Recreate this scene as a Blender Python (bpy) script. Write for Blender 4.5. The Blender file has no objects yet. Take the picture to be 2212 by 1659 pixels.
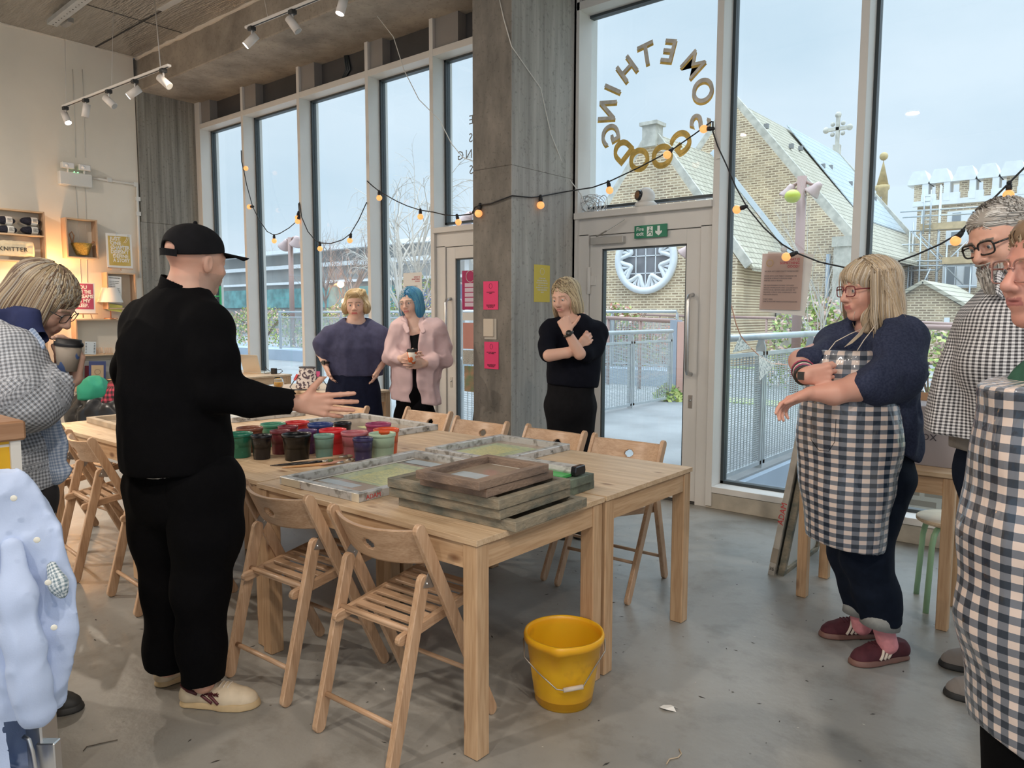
import bpy, bmesh, math, random
import numpy as np
from mathutils import Vector, Matrix, noise as mnoise
random.seed(7); rng=np.random.RandomState(7)
PI=math.pi
sc=bpy.context.scene
COL=sc.collection
# ---------------------------------------------------------------- camera
CAMP=(0.6942,0.0929,0.0016,1610.0); CH=1.45
cam=bpy.data.objects.new('camera',bpy.data.cameras.new('camera')); COL.objects.link(cam)
cam.data.sensor_width=36; cam.data.lens=CAMP[3]/2212*36; cam.data.clip_start=.05; cam.data.clip_end=400
def cam_mat():
    y,p,r,_=CAMP
    f=Vector((-math.sin(y)*math.cos(p),math.cos(y)*math.cos(p),-math.sin(p)))
    rt=Vector((math.cos(y),math.sin(y),0)); up=rt.cross(f)
    r2=rt*math.cos(r)+up*math.sin(r); u2=-rt*math.sin(r)+up*math.cos(r)
    return Matrix((r2,u2,-f)).transposed()
CM=cam_mat(); M4=CM.to_4x4(); M4.translation=(0,0,CH); cam.matrix_world=M4
sc.camera=cam
def P(u,v,x=None,y=None,z=None):
    "survey helper: where the sight line of a photo pixel meets a known plane"
    d=CM@Vector(((u-1106)/CAMP[3],-(v-829.5)/CAMP[3],-1))
    if x is not None: t=x/d.x
    elif y is not None: t=y/d.y
    else: t=(z-CH)/d.z
    return Vector((0,0,CH))+d*t
# ---------------------------------------------------------------- world: overcast sky, brighter overhead
sc.view_settings.view_transform='Standard'; sc.view_settings.look='None'
sc.view_settings.gamma=1; sc.view_settings.use_curve_mapping=False
sc.view_settings.exposure=0.64
w=bpy.data.worlds.new('overcast_sky'); sc.world=w; w.use_nodes=True
nt=w.node_tree; nt.nodes.clear(); N=nt.nodes.new; L=nt.links.new
out=N('ShaderNodeOutputWorld'); bg=N('ShaderNodeBackground'); L(bg.outputs[0],out.inputs[0])
tc=N('ShaderNodeTexCoord'); sep=N('ShaderNodeSeparateXYZ'); L(tc.outputs['Generated'],sep.inputs[0])
nz=N('ShaderNodeTexNoise'); nz.inputs['Scale'].default_value=2.2; nz.inputs['Detail'].default_value=5; nz.inputs['Roughness'].default_value=.5
mp=N('ShaderNodeMapping'); mp.inputs['Scale'].default_value=(1,1,2.4); L(tc.outputs['Generated'],mp.inputs[0]); L(mp.outputs[0],nz.inputs[0])
cr=N('ShaderNodeValToRGB'); L(nz.outputs[0],cr.inputs[0])
cr.color_ramp.elements[0].position=.36; cr.color_ramp.elements[0].color=(.43,.54,.65,1)
cr.color_ramp.elements[1].position=.62; cr.color_ramp.elements[1].color=(.53,.62,.72,1)
mr=N('ShaderNodeMapRange'); L(sep.outputs[2],mr.inputs[0])
for k,v in ((1,.42),(2,1.0),(3,1.0),(4,6.0)): mr.inputs[k].default_value=v
L(cr.outputs[0],bg.inputs[0]); L(mr.outputs[0],bg.inputs[1])
def area(name,loc,rot,sx,sy,power,col=(1,1,1)):
    l=bpy.data.lights.new(name,'AREA'); l.shape='RECTANGLE'; l.size=sx; l.size_y=sy; l.energy=power; l.color=col
    o=bpy.data.objects.new(name,l); o.location=loc; o.rotation_euler=rot; COL.objects.link(o); return o
# added warm fill lamps under the ceiling, unseen behind and beside the camera
for i,(x,y,e) in enumerate([(-2.6,-1.3,1.1),(-.4,-2.2,1),(1.6,-1.0,1),(-5.0,-1.0,.6),(-7.6,-.6,3.4),(2.2,1.6,.8),(.9,.2,.8)]):
    l=bpy.data.lights.new('fill_lamp','AREA'); l.shape='DISK'; l.size=.16; l.energy=40*e; l.color=(1,.88,.75)
    o=bpy.data.objects.new('fill_lamp',l); o.location=(x,y,4.3); COL.objects.link(o)
# ---------------------------------------------------------------- materials
MATS={}
def nodes(name):
    m=bpy.data.materials.new(name); m.use_nodes=True; t=m.node_tree
    return m,t,t.nodes['Principled BSDF'],t.nodes.new,t.links.new
def mat(name,col,rough=.6,metal=0,var=0,vs=6,bump=0,bs=60,stretch=(1,1,1),col2=None,emit=None,estr=1,coat=0,sheen=0,trans=0,spec=.5,detail=4,ramp=(.35,.65),bd=.02,sss=0):
    if name in MATS: return MATS[name]
    m,t,b,N,L=nodes(name); MATS[name]=m
    b.inputs['Base Color'].default_value=(*col,1); b.inputs['Roughness'].default_value=rough; b.inputs['Metallic'].default_value=metal
    b.inputs['Specular IOR Level'].default_value=spec
    if coat: b.inputs['Coat Weight'].default_value=coat; b.inputs['Coat Roughness'].default_value=.1
    if sheen: b.inputs['Sheen Weight'].default_value=sheen; b.inputs['Sheen Roughness'].default_value=.5
    if trans: b.inputs['Transmission Weight'].default_value=trans
    if sss: b.inputs['Subsurface Weight'].default_value=sss; b.inputs['Subsurface Radius'].default_value=(.012,.005,.003); b.inputs['Subsurface Scale'].default_value=1
    if emit: b.inputs['Emission Color'].default_value=(*emit,1); b.inputs['Emission Strength'].default_value=estr
    if var or col2 or bump:
        tc=N('ShaderNodeTexCoord'); mp=N('ShaderNodeMapping'); mp.inputs['Scale'].default_value=stretch; L(tc.outputs['Object'],mp.inputs[0])
    if var or col2:
        c2=col2 or tuple(max(0,c*(1-var)) for c in col)
        n=N('ShaderNodeTexNoise'); n.inputs['Scale'].default_value=vs; n.inputs['Detail'].default_value=detail; L(mp.outputs[0],n.inputs[0])
        r=N('ShaderNodeValToRGB'); r.color_ramp.elements[0].position=ramp[0]; r.color_ramp.elements[1].position=ramp[1]
        r.color_ramp.elements[0].color=(*c2,1); r.color_ramp.elements[1].color=(*col,1); L(n.outputs[0],r.inputs[0]); L(r.outputs[0],b.inputs['Base Color'])
    if bump:
        n=N('ShaderNodeTexNoise'); n.inputs['Scale'].default_value=bs; n.inputs['Detail'].default_value=3; L(mp.outputs[0],n.inputs[0])
        bp=N('ShaderNodeBump'); bp.inputs['Strength'].default_value=bump; bp.inputs['Distance'].default_value=bd; L(n.outputs[0],bp.inputs['Height']); L(bp.outputs[0],b.inputs['Normal'])
    return m
def wood(name,axis,c1,c2,c3,rough=.5,knots=True,sc_=1.0):
    "pine or beech: grain runs along axis, dark knots"
    m,t,b,N,L=nodes(name); MATS[name]=m
    tc=N('ShaderNodeTexCoord'); mp=N('ShaderNodeMapping'); s=[14*sc_]*3; s[axis]=.9*sc_; mp.inputs['Scale'].default_value=s; L(tc.outputs['Object'],mp.inputs[0])
    n=N('ShaderNodeTexNoise'); n.inputs['Scale'].default_value=1.6; n.inputs['Detail'].default_value=5; n.inputs['Distortion'].default_value=.6; L(mp.outputs[0],n.inputs[0])
    wv=N('ShaderNodeTexNoise'); wv.inputs['Scale'].default_value=9; wv.inputs['Detail'].default_value=2; L(mp.outputs[0],wv.inputs[0])
    r=N('ShaderNodeValToRGB'); e=r.color_ramp.elements; e[0].position=.33; e[0].color=(*c2,1); e[1].position=.62; e[1].color=(*c1,1); L(n.outputs[0],r.inputs[0])
    mx=N('ShaderNodeMix'); mx.data_type='RGBA'; mx.blend_type='MULTIPLY'; L(r.outputs[0],mx.inputs[6])
    r2=N('ShaderNodeValToRGB'); e=r2.color_ramp.elements; e[0].position=.35; e[0].color=(.82,.76,.70,1); e[1].position=.6; e[1].color=(1,1,1,1); L(wv.outputs[0],r2.inputs[0]); L(r2.outputs[0],mx.inputs[7]); mx.inputs[0].default_value=.8
    last=mx.outputs[2]
    if knots:
        mk=N('ShaderNodeMapping'); s=[7.]*3; s[axis]=3.2; mk.inputs['Scale'].default_value=s; L(tc.outputs['Object'],mk.inputs[0])
        v=N('ShaderNodeTexVoronoi'); v.inputs['Scale'].default_value=.9; L(mk.outputs[0],v.inputs[0])
        r3=N('ShaderNodeValToRGB'); e=r3.color_ramp.elements; e[0].position=.05; e[0].color=(1,1,1,1); e[1].position=.12; e[1].color=(0,0,0,1); L(v.outputs['Distance'],r3.inputs[0])
        m2=N('ShaderNodeMix'); m2.data_type='RGBA'; L(r3.outputs[0],m2.inputs[0]); L(last,m2.inputs[6]); m2.inputs[7].default_value=(*c3,1); last=m2.outputs[2]
    L(last,b.inputs['Base Color']); b.inputs['Roughness'].default_value=rough
    bp=N('ShaderNodeBump'); bp.inputs['Strength'].default_value=.15; bp.inputs['Distance'].default_value=.002; L(n.outputs[0],bp.inputs['Height']); L(bp.outputs[0],b.inputs['Normal'])
    return m
def glass_mat(name,tint=(.97,.99,.98),gloss=1.0,dirt=0):
    m=bpy.data.materials.new(name); m.use_nodes=True; t=m.node_tree; t.nodes.clear(); N=t.nodes.new; L=t.links.new; MATS[name]=m
    o=N('ShaderNodeOutputMaterial'); mx=N('ShaderNodeMixShader'); tr=N('ShaderNodeBsdfTransparent'); gl=N('ShaderNodeBsdfGlossy'); fr=N('ShaderNodeLayerWeight')
    gl.inputs['Roughness'].default_value=.01; tr.inputs[0].default_value=(*tint,1)
    pw=N('ShaderNodeMath'); pw.operation='POWER'; pw.inputs[1].default_value=5; L(fr.outputs['Facing'],pw.inputs[0])
    mu=N('ShaderNodeMath'); mu.operation='MULTIPLY_ADD'; mu.inputs[1].default_value=.9*gloss; mu.inputs[2].default_value=.045*gloss; L(pw.outputs[0],mu.inputs[0])
    L(mu.outputs[0],mx.inputs[0]); L(tr.outputs[0],mx.inputs[1]); L(gl.outputs[0],mx.inputs[2]); L(mx.outputs[0],o.inputs[0]); return m
# ---------------------------------------------------------------- mesh helpers
class B:
    def __init__(s): s.bm=bmesh.new(); s.mi=0
    def box(s,a,b,rot=None,mi=None):
        x0,y0,z0=a; x1,y1,z1=b
        vs=[s.bm.verts.new(Vector(p) if rot is None else rot@Vector(p)) for p in ((x0,y0,z0),(x1,y0,z0),(x1,y1,z0),(x0,y1,z0),(x0,y0,z1),(x1,y0,z1),(x1,y1,z1),(x0,y1,z1))]
        for f in ((0,3,2,1),(4,5,6,7),(0,1,5,4),(1,2,6,5),(2,3,7,6),(3,0,4,7)):
            fc=s.bm.faces.new([vs[i] for i in f]); fc.material_index=s.mi if mi is None else mi
        return s
    def cbox(s,c,d,rot=None,mi=None):
        c=Vector(c); d=Vector(d)/2
        if rot is None: return s.box(c-d,c+d,None,mi)
        return s.box(-d,d,Matrix.Translation(c)@rot.to_4x4(),mi)
    def bar(s,p,q,w,t,up=(0,0,1),mi=None,round_=0):
        "rectangular bar from p to q; w across, t along up; optional rounded ends"
        p=Vector(p);q=Vector(q); z=(q-p); l=z.length; z.normalize(); x=Vector(up).cross(z); x.normalize(); y=z.cross(x)
        M=Matrix((x,y,z)).transposed()
        if not round_:
            return s.box((-w/2,-t/2,0),(w/2,t/2,l),Matrix.Translation(p)@M.to_4x4(),mi)
        n=6; prof=[]
        r=t/2
        for k in range(n+1): a=PI*k/n; prof.append((math.cos(a)*r, r-math.sin(a)*r))
        for k in range(n+1): a=PI*k/n; prof.append((-math.cos(a)*r, l-r+math.sin(a)*r))
        T=Matrix.Translation(p)@M.to_4x4()
        A=[s.bm.verts.new(T@Vector((-w/2,a,b))) for a,b in prof]; C=[s.bm.verts.new(T@Vector((w/2,a,b))) for a,b in prof]
        k=len(prof); mi_=s.mi if mi is None else mi
        for f in [A[::-1],C]+[[A[i],A[(i+1)%k],C[(i+1)%k],C[i]] for i in range(k)]:
            s.bm.faces.new(f).material_index=mi_
        return s
    def prism(s,pts,dz,M=None,mi=None):
        "polygon (x,y) extruded dz along z, placed by M"
        M=M or Matrix.Identity(4); dz=(0,dz) if not isinstance(dz,tuple) else dz
        A=[s.bm.verts.new(M@Vector((a,b,dz[0]))) for a,b in pts]; C=[s.bm.verts.new(M@Vector((a,b,dz[1]))) for a,b in pts]
        k=len(pts); mi=s.mi if mi is None else mi
        for f in [A[::-1],C]+[[A[i],A[(i+1)%k],C[(i+1)%k],C[i]] for i in range(k)]: s.bm.faces.new(f).material_index=mi
        return s
    def lathe(s,prof,M=None,seg=24,mi=None,cap=True,sx=1,sy=1):
        "prof: list of (r,z)"
        M=M or Matrix.Identity(4); rings=[]; mi=s.mi if mi is None else mi
        for r,z in prof:
            if r<1e-6: rings.append([s.bm.verts.new(M@Vector((0,0,z)))])
            else: rings.append([s.bm.verts.new(M@Vector((r*sx*math.cos(2*PI*k/seg),r*sy*math.sin(2*PI*k/seg),z))) for k in range(seg)])
        for a,b in zip(rings,rings[1:]):
            for k in range(seg):
                k2=(k+1)%seg
                f=[a[k%len(a)],a[k2%len(a)],b[k2%len(b)],b[k%len(b)]]; g=[]
                for v in f:
                    if v not in g: g.append(v)
                if len(g)>2: fc=s.bm.faces.new(g); fc.material_index=mi; fc.smooth=True
        if cap:
            for R_,rev in ((rings[0],1),(rings[-1],0)):
                if len(R_)>1: s.bm.faces.new(R_[::-1] if rev else R_).material_index=mi
        return s
    def tube(s,pts,r,seg=8,mi=None,cap=True,closed=False):
        pts=[Vector(p) for p in pts]; n=len(pts); rr=r if hasattr(r,'__len__') else [r]*n; mi=s.mi if mi is None else mi
        rings=[]; nx=None
        for i,p in enumerate(pts):
            if closed: t=(pts[(i+1)%n]-pts[i-1])
            else: t=(pts[min(i+1,n-1)]-pts[max(i-1,0)])
            if t.length<1e-9: t=Vector((0,0,1))
            t.normalize()
            if nx is None: nx=t.orthogonal().normalized()
            else:
                nx=nx-t*nx.dot(t)
                nx=nx.normalized() if nx.length>1e-6 else t.orthogonal().normalized()
            by=t.cross(nx)
            rings.append([s.bm.verts.new(p+(nx*math.cos(2*PI*k/seg)+by*math.sin(2*PI*k/seg))*rr[i]) for k in range(seg)])
        for i in range(n if closed else n-1):
            a,b=rings[i],rings[(i+1)%n]
            for k in range(seg):
                fc=s.bm.faces.new([a[k],a[(k+1)%seg],b[(k+1)%seg],b[k]]); fc.smooth=True; fc.material_index=mi
        if cap and not closed:
            s.bm.faces.new(rings[0][::-1]).material_index=mi; s.bm.faces.new(rings[-1]).material_index=mi
        return s
    def ball(s,c,r,seg=12,ring=8,mi=None,M=None):
        c=Vector(c); r=r if hasattr(r,'__len__') else (r,r,r); T=Matrix.Translation(c)@(M.to_4x4() if M else Matrix.Identity(4))@Matrix.Diagonal((*r,1))
        return s.lathe([(math.sin(PI*k/ring),-math.cos(PI*k/ring)) for k in range(ring+1)],T,seg,mi,False)
    def poly(s,pts,mi=None):
        s.bm.faces.new([s.bm.verts.new(Vector(p)) for p in pts]).material_index=s.mi if mi is None else mi; return s
    def grid(s,f,nu,nv,mi=None,smooth=True):
        V=[[s.bm.verts.new(Vector(f(i/nu,j/nv))) for j in range(nv+1)] for i in range(nu+1)]
        for i in range(nu):
            for j in range(nv):
                fc=s.bm.faces.new([V[i][j],V[i+1][j],V[i+1][j+1],V[i][j+1]]); fc.smooth=smooth; fc.material_index=s.mi if mi is None else mi
        return s
def obj(name,b,m,parent=None,bevel=0,loc=None,rot=None,seg=1):
    "link a builder's mesh as one object"
    me=bpy.data.meshes.new(name)
    if isinstance(b,B): b.bm.normal_update(); b.bm.to_mesh(me); b.bm.free()
    for x in (m if isinstance(m,(list,tuple)) else [m]): me.materials.append(x)
    o=bpy.data.objects.new(name,me); COL.objects.link(o)
    if parent is not None: o.parent=parent
    if loc is not None: o.location=loc
    if rot is not None: o.rotation_euler=rot
    if bevel:
        md=o.modifiers.new('bevel','BEVEL'); md.width=bevel; md.segments=seg; md.limit_method='ANGLE'; md.angle_limit=.6
    return o
def tag(o,label,cat=None,group=None,kind=None):
    if label: o['label']=label
    if cat: o['category']=cat
    if group: o['group']=group
    if kind: o['kind']=kind
    return o
def struct(o,label=None): o['kind']='structure'; return tag(o,label) if label else o
def empty(name,loc=(0,0,0),rz=0,label=None,cat=None,group=None):
    o=bpy.data.objects.new(name,None); COL.objects.link(o); o.location=loc; o.rotation_euler=(0,0,rz); o.empty_display_size=.05
    return tag(o,label,cat,group)
def dup(o,loc=None,rz=None,label=None,group=None,parent=None):
    c=o.copy(); COL.objects.link(c)
    if parent is not None: c.parent=parent
    for ch in list(o.children): dup(ch,parent=c)
    if loc is not None: c.location=loc
    if rz is not None: c.rotation_euler=(0,0,rz)
    if label: c['label']=label
    if group: c['group']=group
    return c
def frame_mat(o,x,y):
    "matrix with origin o, x axis, y axis"
    x=Vector(x).normalized(); y=Vector(y); y=(y-x*y.dot(x)).normalized(); z=x.cross(y)
    M=Matrix((x,y,z)).transposed().to_4x4(); M.translation=o; return M
def text(name,s,size,M,m,parent=None,ext=.0006,align='LEFT',space=1,line=1,bold=0,res=2):
    c=bpy.data.curves.new(name,'FONT'); c.body=s; c.size=size; c.extrude=ext; c.align_x=align; c.space_character=space; c.space_line=line; c.resolution_u=res; c.offset=bold
    t=bpy.data.objects.new(name,c); COL.objects.link(t)
    bpy.context.view_layer.update()
    me=bpy.data.meshes.new_from_object(t.evaluated_get(bpy.context.evaluated_depsgraph_get()))
    bpy.data.objects.remove(t); me.transform(M); me.materials.clear(); me.materials.append(m)
    o=bpy.data.objects.new(name,me); COL.objects.link(o)
    if parent is not None: o.parent=parent
    return o
def smoothshade(o):
    for p in o.data.polygons: p.use_smooth=True
    return o
# ================================================================ ROOM SHELL
def concrete(name,c1,c2,streak=(1,1,1),bump=.25,rough=.85,pits=True):
    m,t,b,N,L=nodes(name); MATS[name]=m
    tc=N('ShaderNodeTexCoord'); mp=N('ShaderNodeMapping'); mp.inputs['Scale'].default_value=streak; L(tc.outputs['Object'],mp.inputs[0])
    n=N('ShaderNodeTexNoise'); n.inputs['Scale'].default_value=2.2; n.inputs['Detail'].default_value=9; n.inputs['Roughness'].default_value=.62; L(mp.outputs[0],n.inputs[0])
    r=N('ShaderNodeValToRGB'); e=r.color_ramp.elements; e[0].position=.32; e[0].color=(*c2,1); e[1].position=.66; e[1].color=(*c1,1); L(n.outputs[0],r.inputs[0])
    n2=N('ShaderNodeTexNoise'); n2.inputs['Scale'].default_value=38; n2.inputs['Detail'].default_value=4; L(tc.outputs['Object'],n2.inputs[0])
    r2=N('ShaderNodeValToRGB'); e=r2.color_ramp.elements; e[0].position=.30; e[0].color=(.62,.62,.62,1); e[1].position=.42; e[1].color=(1,1,1,1); L(n2.outputs[0],r2.inputs[0])
    mx=N('ShaderNodeMix'); mx.data_type='RGBA'; mx.blend_type='MULTIPLY'; mx.inputs[0].default_value=.7 if pits else .2; L(r.outputs[0],mx.inputs[6]); L(r2.outputs[0],mx.inputs[7]); L(mx.outputs[2],b.inputs['Base Color'])
    b.inputs['Roughness'].default_value=rough
    ad=N('ShaderNodeMath'); L(n.outputs[0],ad.inputs[0]); L(r2.outputs[0],ad.inputs[1])
    bp=N('ShaderNodeBump'); bp.inputs['Strength'].default_value=bump; bp.inputs['Distance'].default_value=.012; L(ad.outputs[0],bp.inputs['Height']); L(bp.outputs[0],b.inputs['Normal'])
    return m
M_beam=concrete('beam_concrete',(.40,.35,.29),(.20,.175,.15),bump=.35)
M_colm=concrete('column_concrete',(.50,.485,.455),(.27,.26,.238),(6,6,.35),bump=.25)
M_board=concrete('board_marked_concrete',(.36,.335,.29),(.15,.137,.118),(9,9,.28),bump=.5)
def floor_mat():
    m,t,b,N,L=nodes('polished_concrete_floor')
    tc=N('ShaderNodeTexCoord')
    n=N('ShaderNodeTexNoise'); n.inputs['Scale'].default_value=.9; n.inputs['Detail'].default_value=10; n.inputs['Roughness'].default_value=.6; L(tc.outputs['Object'],n.inputs[0])
    r=N('ShaderNodeValToRGB'); e=r.color_ramp.elements; e[0].position=.3; e[0].color=(.225,.215,.195,1); e[1].position=.7; e[1].color=(.36,.355,.335,1); L(n.outputs[0],r.inputs[0])
    v=N('ShaderNodeTexVoronoi'); v.inputs['Scale'].default_value=9; v.inputs['Randomness'].default_value=1; L(tc.outputs['Object'],v.inputs[0])
    n3=N('ShaderNodeTexNoise'); n3.inputs['Scale'].default_value=30; n3.inputs['Detail'].default_value=3; L(tc.outputs['Object'],n3.inputs[0])
    ad=N('ShaderNodeMath'); ad.operation='MULTIPLY_ADD'; ad.inputs[1].default_value=.1; L(n3.outputs[0],ad.inputs[0]); L(v.outputs['Distance'],ad.inputs[2])
    r2=N('ShaderNodeValToRGB'); e=r2.color_ramp.elements; e[0].position=.085; e[0].color=(.45,.42,.38,1); e[1].position=.1; e[1].color=(1,1,1,1); L(ad.outputs[0],r2.inputs[0])
    n4=N('ShaderNodeTexNoise'); n4.inputs['Scale'].default_value=5.5; n4.inputs['Detail'].default_value=7; n4.inputs['Roughness'].default_value=.7; L(tc.outputs['Object'],n4.inputs[0])
    r4=N('ShaderNodeValToRGB'); e=r4.color_ramp.elements; e[0].position=.33; e[0].color=(.72,.70,.67,1); e[1].position=.5; e[1].color=(1,1,1,1); L(n4.outputs[0],r4.inputs[0])
    mx=N('ShaderNodeMix'); mx.data_type='RGBA'; mx.blend_type='MULTIPLY'; mx.inputs[0].default_value=1; L(r.outputs[0],mx.inputs[6]); L(r2.outputs[0],mx.inputs[7])
    m2=N('ShaderNodeMix'); m2.data_type='RGBA'; m2.blend_type='MULTIPLY'; m2.inputs[0].default_value=.8; L(mx.outputs[2],m2.inputs[6]); L(r4.outputs[0],m2.inputs[7]); L(m2.outputs[2],b.inputs['Base Color'])
    rr=N('ShaderNodeMapRange'); L(n4.outputs[0],rr.inputs[0]); rr.inputs[3].default_value=.22; rr.inputs[4].default_value=.5; L(rr.outputs[0],b.inputs['Roughness'])
    bp=N('ShaderNodeBump'); bp.inputs['Strength'].default_value=.12; bp.inputs['Distance'].default_value=.01; L(n3.outputs[0],bp.inputs['Height']); L(bp.outputs[0],b.inputs['Normal'])
    return m
M_floor=floor_mat()
M_plaster=mat('cream_wall_plaster',(.80,.73,.63),.85,var=.06,vs=2,bump=.12,bs=7)
M_foil=mat('foil_faced_board',(.56,.52,.47),.26,metal=.75,var=.25,vs=2.5,bump=1.0,bs=8,stretch=(.8,7,1),bd=.03)
M_frame=mat('white_window_frame',(.70,.675,.64),.42,var=.04,vs=3)
M_gasket=mat('dark_window_gasket',(.04,.05,.055),.4)
M_spandrel=mat('grey_spandrel_panel',(.085,.08,.08),.5,var=.3,vs=2)
M_kerb=mat('cream_painted_kerb',(.55,.49,.40),.8,var=.25,vs=7,bump=.3,bs=14)
M_glass=glass_mat('window_glass',gloss=.9)
XW=-9.86; YF=5.17; ZC=4.66; YG=5.335
struct(obj('floor',B().box((XW-.3,-5,-.15),(4,YF+.22,0)),M_floor))
struct(obj('ceiling',B().box((XW-.3,-5,ZC),(4,5.6,ZC+.2)),M_foil))
struct(obj('wall_left',B().box((XW-.3,-5,0),(XW,4.40,ZC)),M_plaster))
struct(obj('wall_back',B().box((XW,-5.2,0),(-6,-5,ZC)).box((-6,-5.2,0),(4,-5,.8)).box((-6,-5.2,3.9),(4,-5,ZC)),M_plaster))
b=B().box((4,-5,0),(4.2,-3.5,ZC)).box((4,2.6,0),(4.2,YF+.2,ZC)).box((4,-3.5,3.8),(4.2,2.6,ZC)).box((4,-3.5,0),(4.2,2.6,.8))
struct(obj('wall_right',b,M_plaster))
# concrete frame: corner column on the left wall, beam over the windows, free standing column
def rough_box(a,c,n,amp=.004,sd=0):
    bm=B(); bm.box(a,c); bmesh.ops.subdivide_edges(bm.bm,edges=bm.bm.edges[:],cuts=n,use_grid_fill=True)
    return bm
b=B().box((XW-.3,4.40,0),(XW+.015,YF+.3,2.6235)).box((XW-.3,4.41,2.625),(XW+.02,YF+.3,4.25))
struct(obj('concrete_corner_column',b,M_board,bevel=.0015),'board marked grey concrete column in the left corner beside the windows')
b=B().box((XW-.3,4.45,4.25),(4,5.6,5.0))
struct(obj('concrete_beam',b,M_beam,bevel=.01),'rough concrete beam running above the tall windows')
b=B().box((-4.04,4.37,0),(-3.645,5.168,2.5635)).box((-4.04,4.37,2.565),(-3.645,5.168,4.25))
M_colm_shade=concrete('column_front_shaded_concrete',(.25,.225,.195),(.13,.12,.105),(3,3,1.2),bump=.3)  # brown-grey front concrete, with the face's shade put into its darker colour
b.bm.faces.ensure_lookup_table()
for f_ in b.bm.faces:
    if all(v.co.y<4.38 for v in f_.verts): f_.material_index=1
struct(obj('concrete_column',b,[M_colm,M_colm_shade],bevel=.003),'grey concrete column standing in front of the glazed wall')
# ragged mortar line where the ceiling boards meet beam and wall
b=B(); pts=[]
def ragged(p,q,r,n):
    return [Vector(p).lerp(Vector(q),i/n)+Vector((rng.uniform(-r,r),rng.uniform(-r,r),rng.uniform(-r,r)*.5)) for i in range(n+1)]
b.tube(ragged((XW,4.45,ZC),(3,4.45,ZC),.008,90),.02+rng.rand(91)*.018,6)
b.tube(ragged((XW,-1,ZC),(XW,4.45,ZC),.006,50),.012+rng.rand(51)*.012,6)
struct(obj('trim_1',b,mat('rough_mortar',(.62,.57,.50),.9,bump=.5,bs=40)),'ragged mortar line where ceiling boards meet the beam')
# dark board joints and pale tape strips on the ceiling
b=B()
for y in (3.95,2.7,1.45): b.box((XW,y,ZC-.004),(2,y+.018,ZC+.001))
for x in (-8.6,-6.2): b.box((x,-1,ZC-.003),(x+.01,4.4,ZC+.001))
struct(obj('trim_2',b,mat('dark_joint',(.03,.03,.03),.9)),'dark open joints between the ceiling boards')
struct(obj('trim_3',B().box((-8.15,3.90,ZC-.005),(-7.45,3.97,ZC)).box((-7.0,3.1,ZC-.005),(-6.9,4.4,ZC)),mat('foil_tape',(.75,.73,.70),.3,metal=.5)),'pale foil tape strip on the ceiling')
# ---- glazed wall
MULL=[-8.705,-7.517,-6.303,-5.344,-3.682,-2.41,-1.442,-.22,1.0,2.22,3.3]
ZH=3.90; ZT=3.965; ZS=.17
def mullion(i,x,w=.05):
    b=B().box((x,YF,.02 if x>-3.6 or x<-5 else .02),(x+w,YG+.1,4.26))
    struct(obj('trim_%d'%i,b,M_frame,bevel=.002),'white vertical mullion of the glazed wall')
for i,x in enumerate(MULL[:-1]): mullion(4+i,x,.05 if x!=-3.682 else .055)
struct(obj('trim_16',B().box((-9.85,YF-.0,0.02),(-9.72,YG+.1,4.26)),M_frame,bevel=.002),'white frame upright beside the corner column')
struct(obj('trim_15',B().box((-3.90,YF,0),(-3.60,YG+.1,4.26)),M_frame),'white panel behind the column')
def glazing(n,x0,x1,z0,z1,label,sill=True):
    "recessed bay: reveals, gasket and pane"
    e=empty('window_%d'%n,((x0+x1)/2,YG,z0)); struct(e,label); c=Vector(e.location)
    b=B().box((x0,YF,z1),(x1,YG+.08,z1+.065))
    if sill: b.box((x0,YF,z0-.045),(x1,YG+.08,z0))
    for q in b.bm.verts: q.co-=c
    obj('window_frame',b,M_frame,e,bevel=.002)
    b=B(); g=.022
    for a,d in (((x0,YG-.012,z0),(x0+g,YG+.05,z1)),((x1-g,YG-.012,z0),(x1,YG+.05,z1)),((x0,YG-.012,z1-g),(x1,YG+.05,z1)),((x0,YG-.012,z0),(x1,YG+.05,z0+g))): b.box(a,d)
    for q in b.bm.verts: q.co-=c
    obj('gasket',b,M_gasket,e)
    b=B().box((x0+g,YG+.01,z0+g),(x1-g,YG+.016,z1-g))
    for q in b.bm.verts: q.co-=c
    obj('window_pane',b,M_glass,e)
    return e
bays=[(-9.72,-8.705),(-8.655,-7.517),(-7.467,-6.303),(-6.253,-5.344)]
names=['narrow tall window beside the corner column','second tall window from the left corner','third tall window, with the lamp post outside','fourth tall window, behind the pink shirted woman']
for i,((a,c),l) in enumerate(zip(bays,names)): glazing(i+1,a,c,ZS,ZH,l)
glazing(5,-5.294,-3.90,2.33,ZH,'pane above the left door, half hidden by the column',False)
glazing(6,-3.627,-2.41,2.33,ZH,'pane with gold ring lettering above the fire exit door',False)
glazing(7,-2.36,-1.442,ZS,ZH,'tall window to the right of the fire exit door')
glazing(8,-1.392,-.22,ZS,ZH,'wide window at the right with church view')
glazing(9,-.17,1.0,ZS,ZH,'window beyond the right edge of view'); glazing(10,1.05,2.22,ZS,ZH,'furthest right window outside the view')
b=B().box((-9.72,YG-.03,ZT),(4,YG+.1,4.26)); 
for x0,x1 in bays+[(-5.294,-3.9),(-3.627,-2.41),(-2.36,-1.442),(-1.392,-.22)]:
    b.box((x0,YF+.03,ZT),(x0+(x1-x0)*.22,YG,4.25),mi=1)
for k in range(3): b.tube([P(745+k*3,120,y=YG-.04),P(748+k*4,150,y=YG-.05),P(740+k*2,170,y=YG-.04)],.012,mi=2)
struct(obj('trim_17',b,[M_spandrel,mat('mid_grey_panel',(.27,.25,.235),.5),M_gasket]),'dark grey panels between the windows and the beam')
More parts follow.
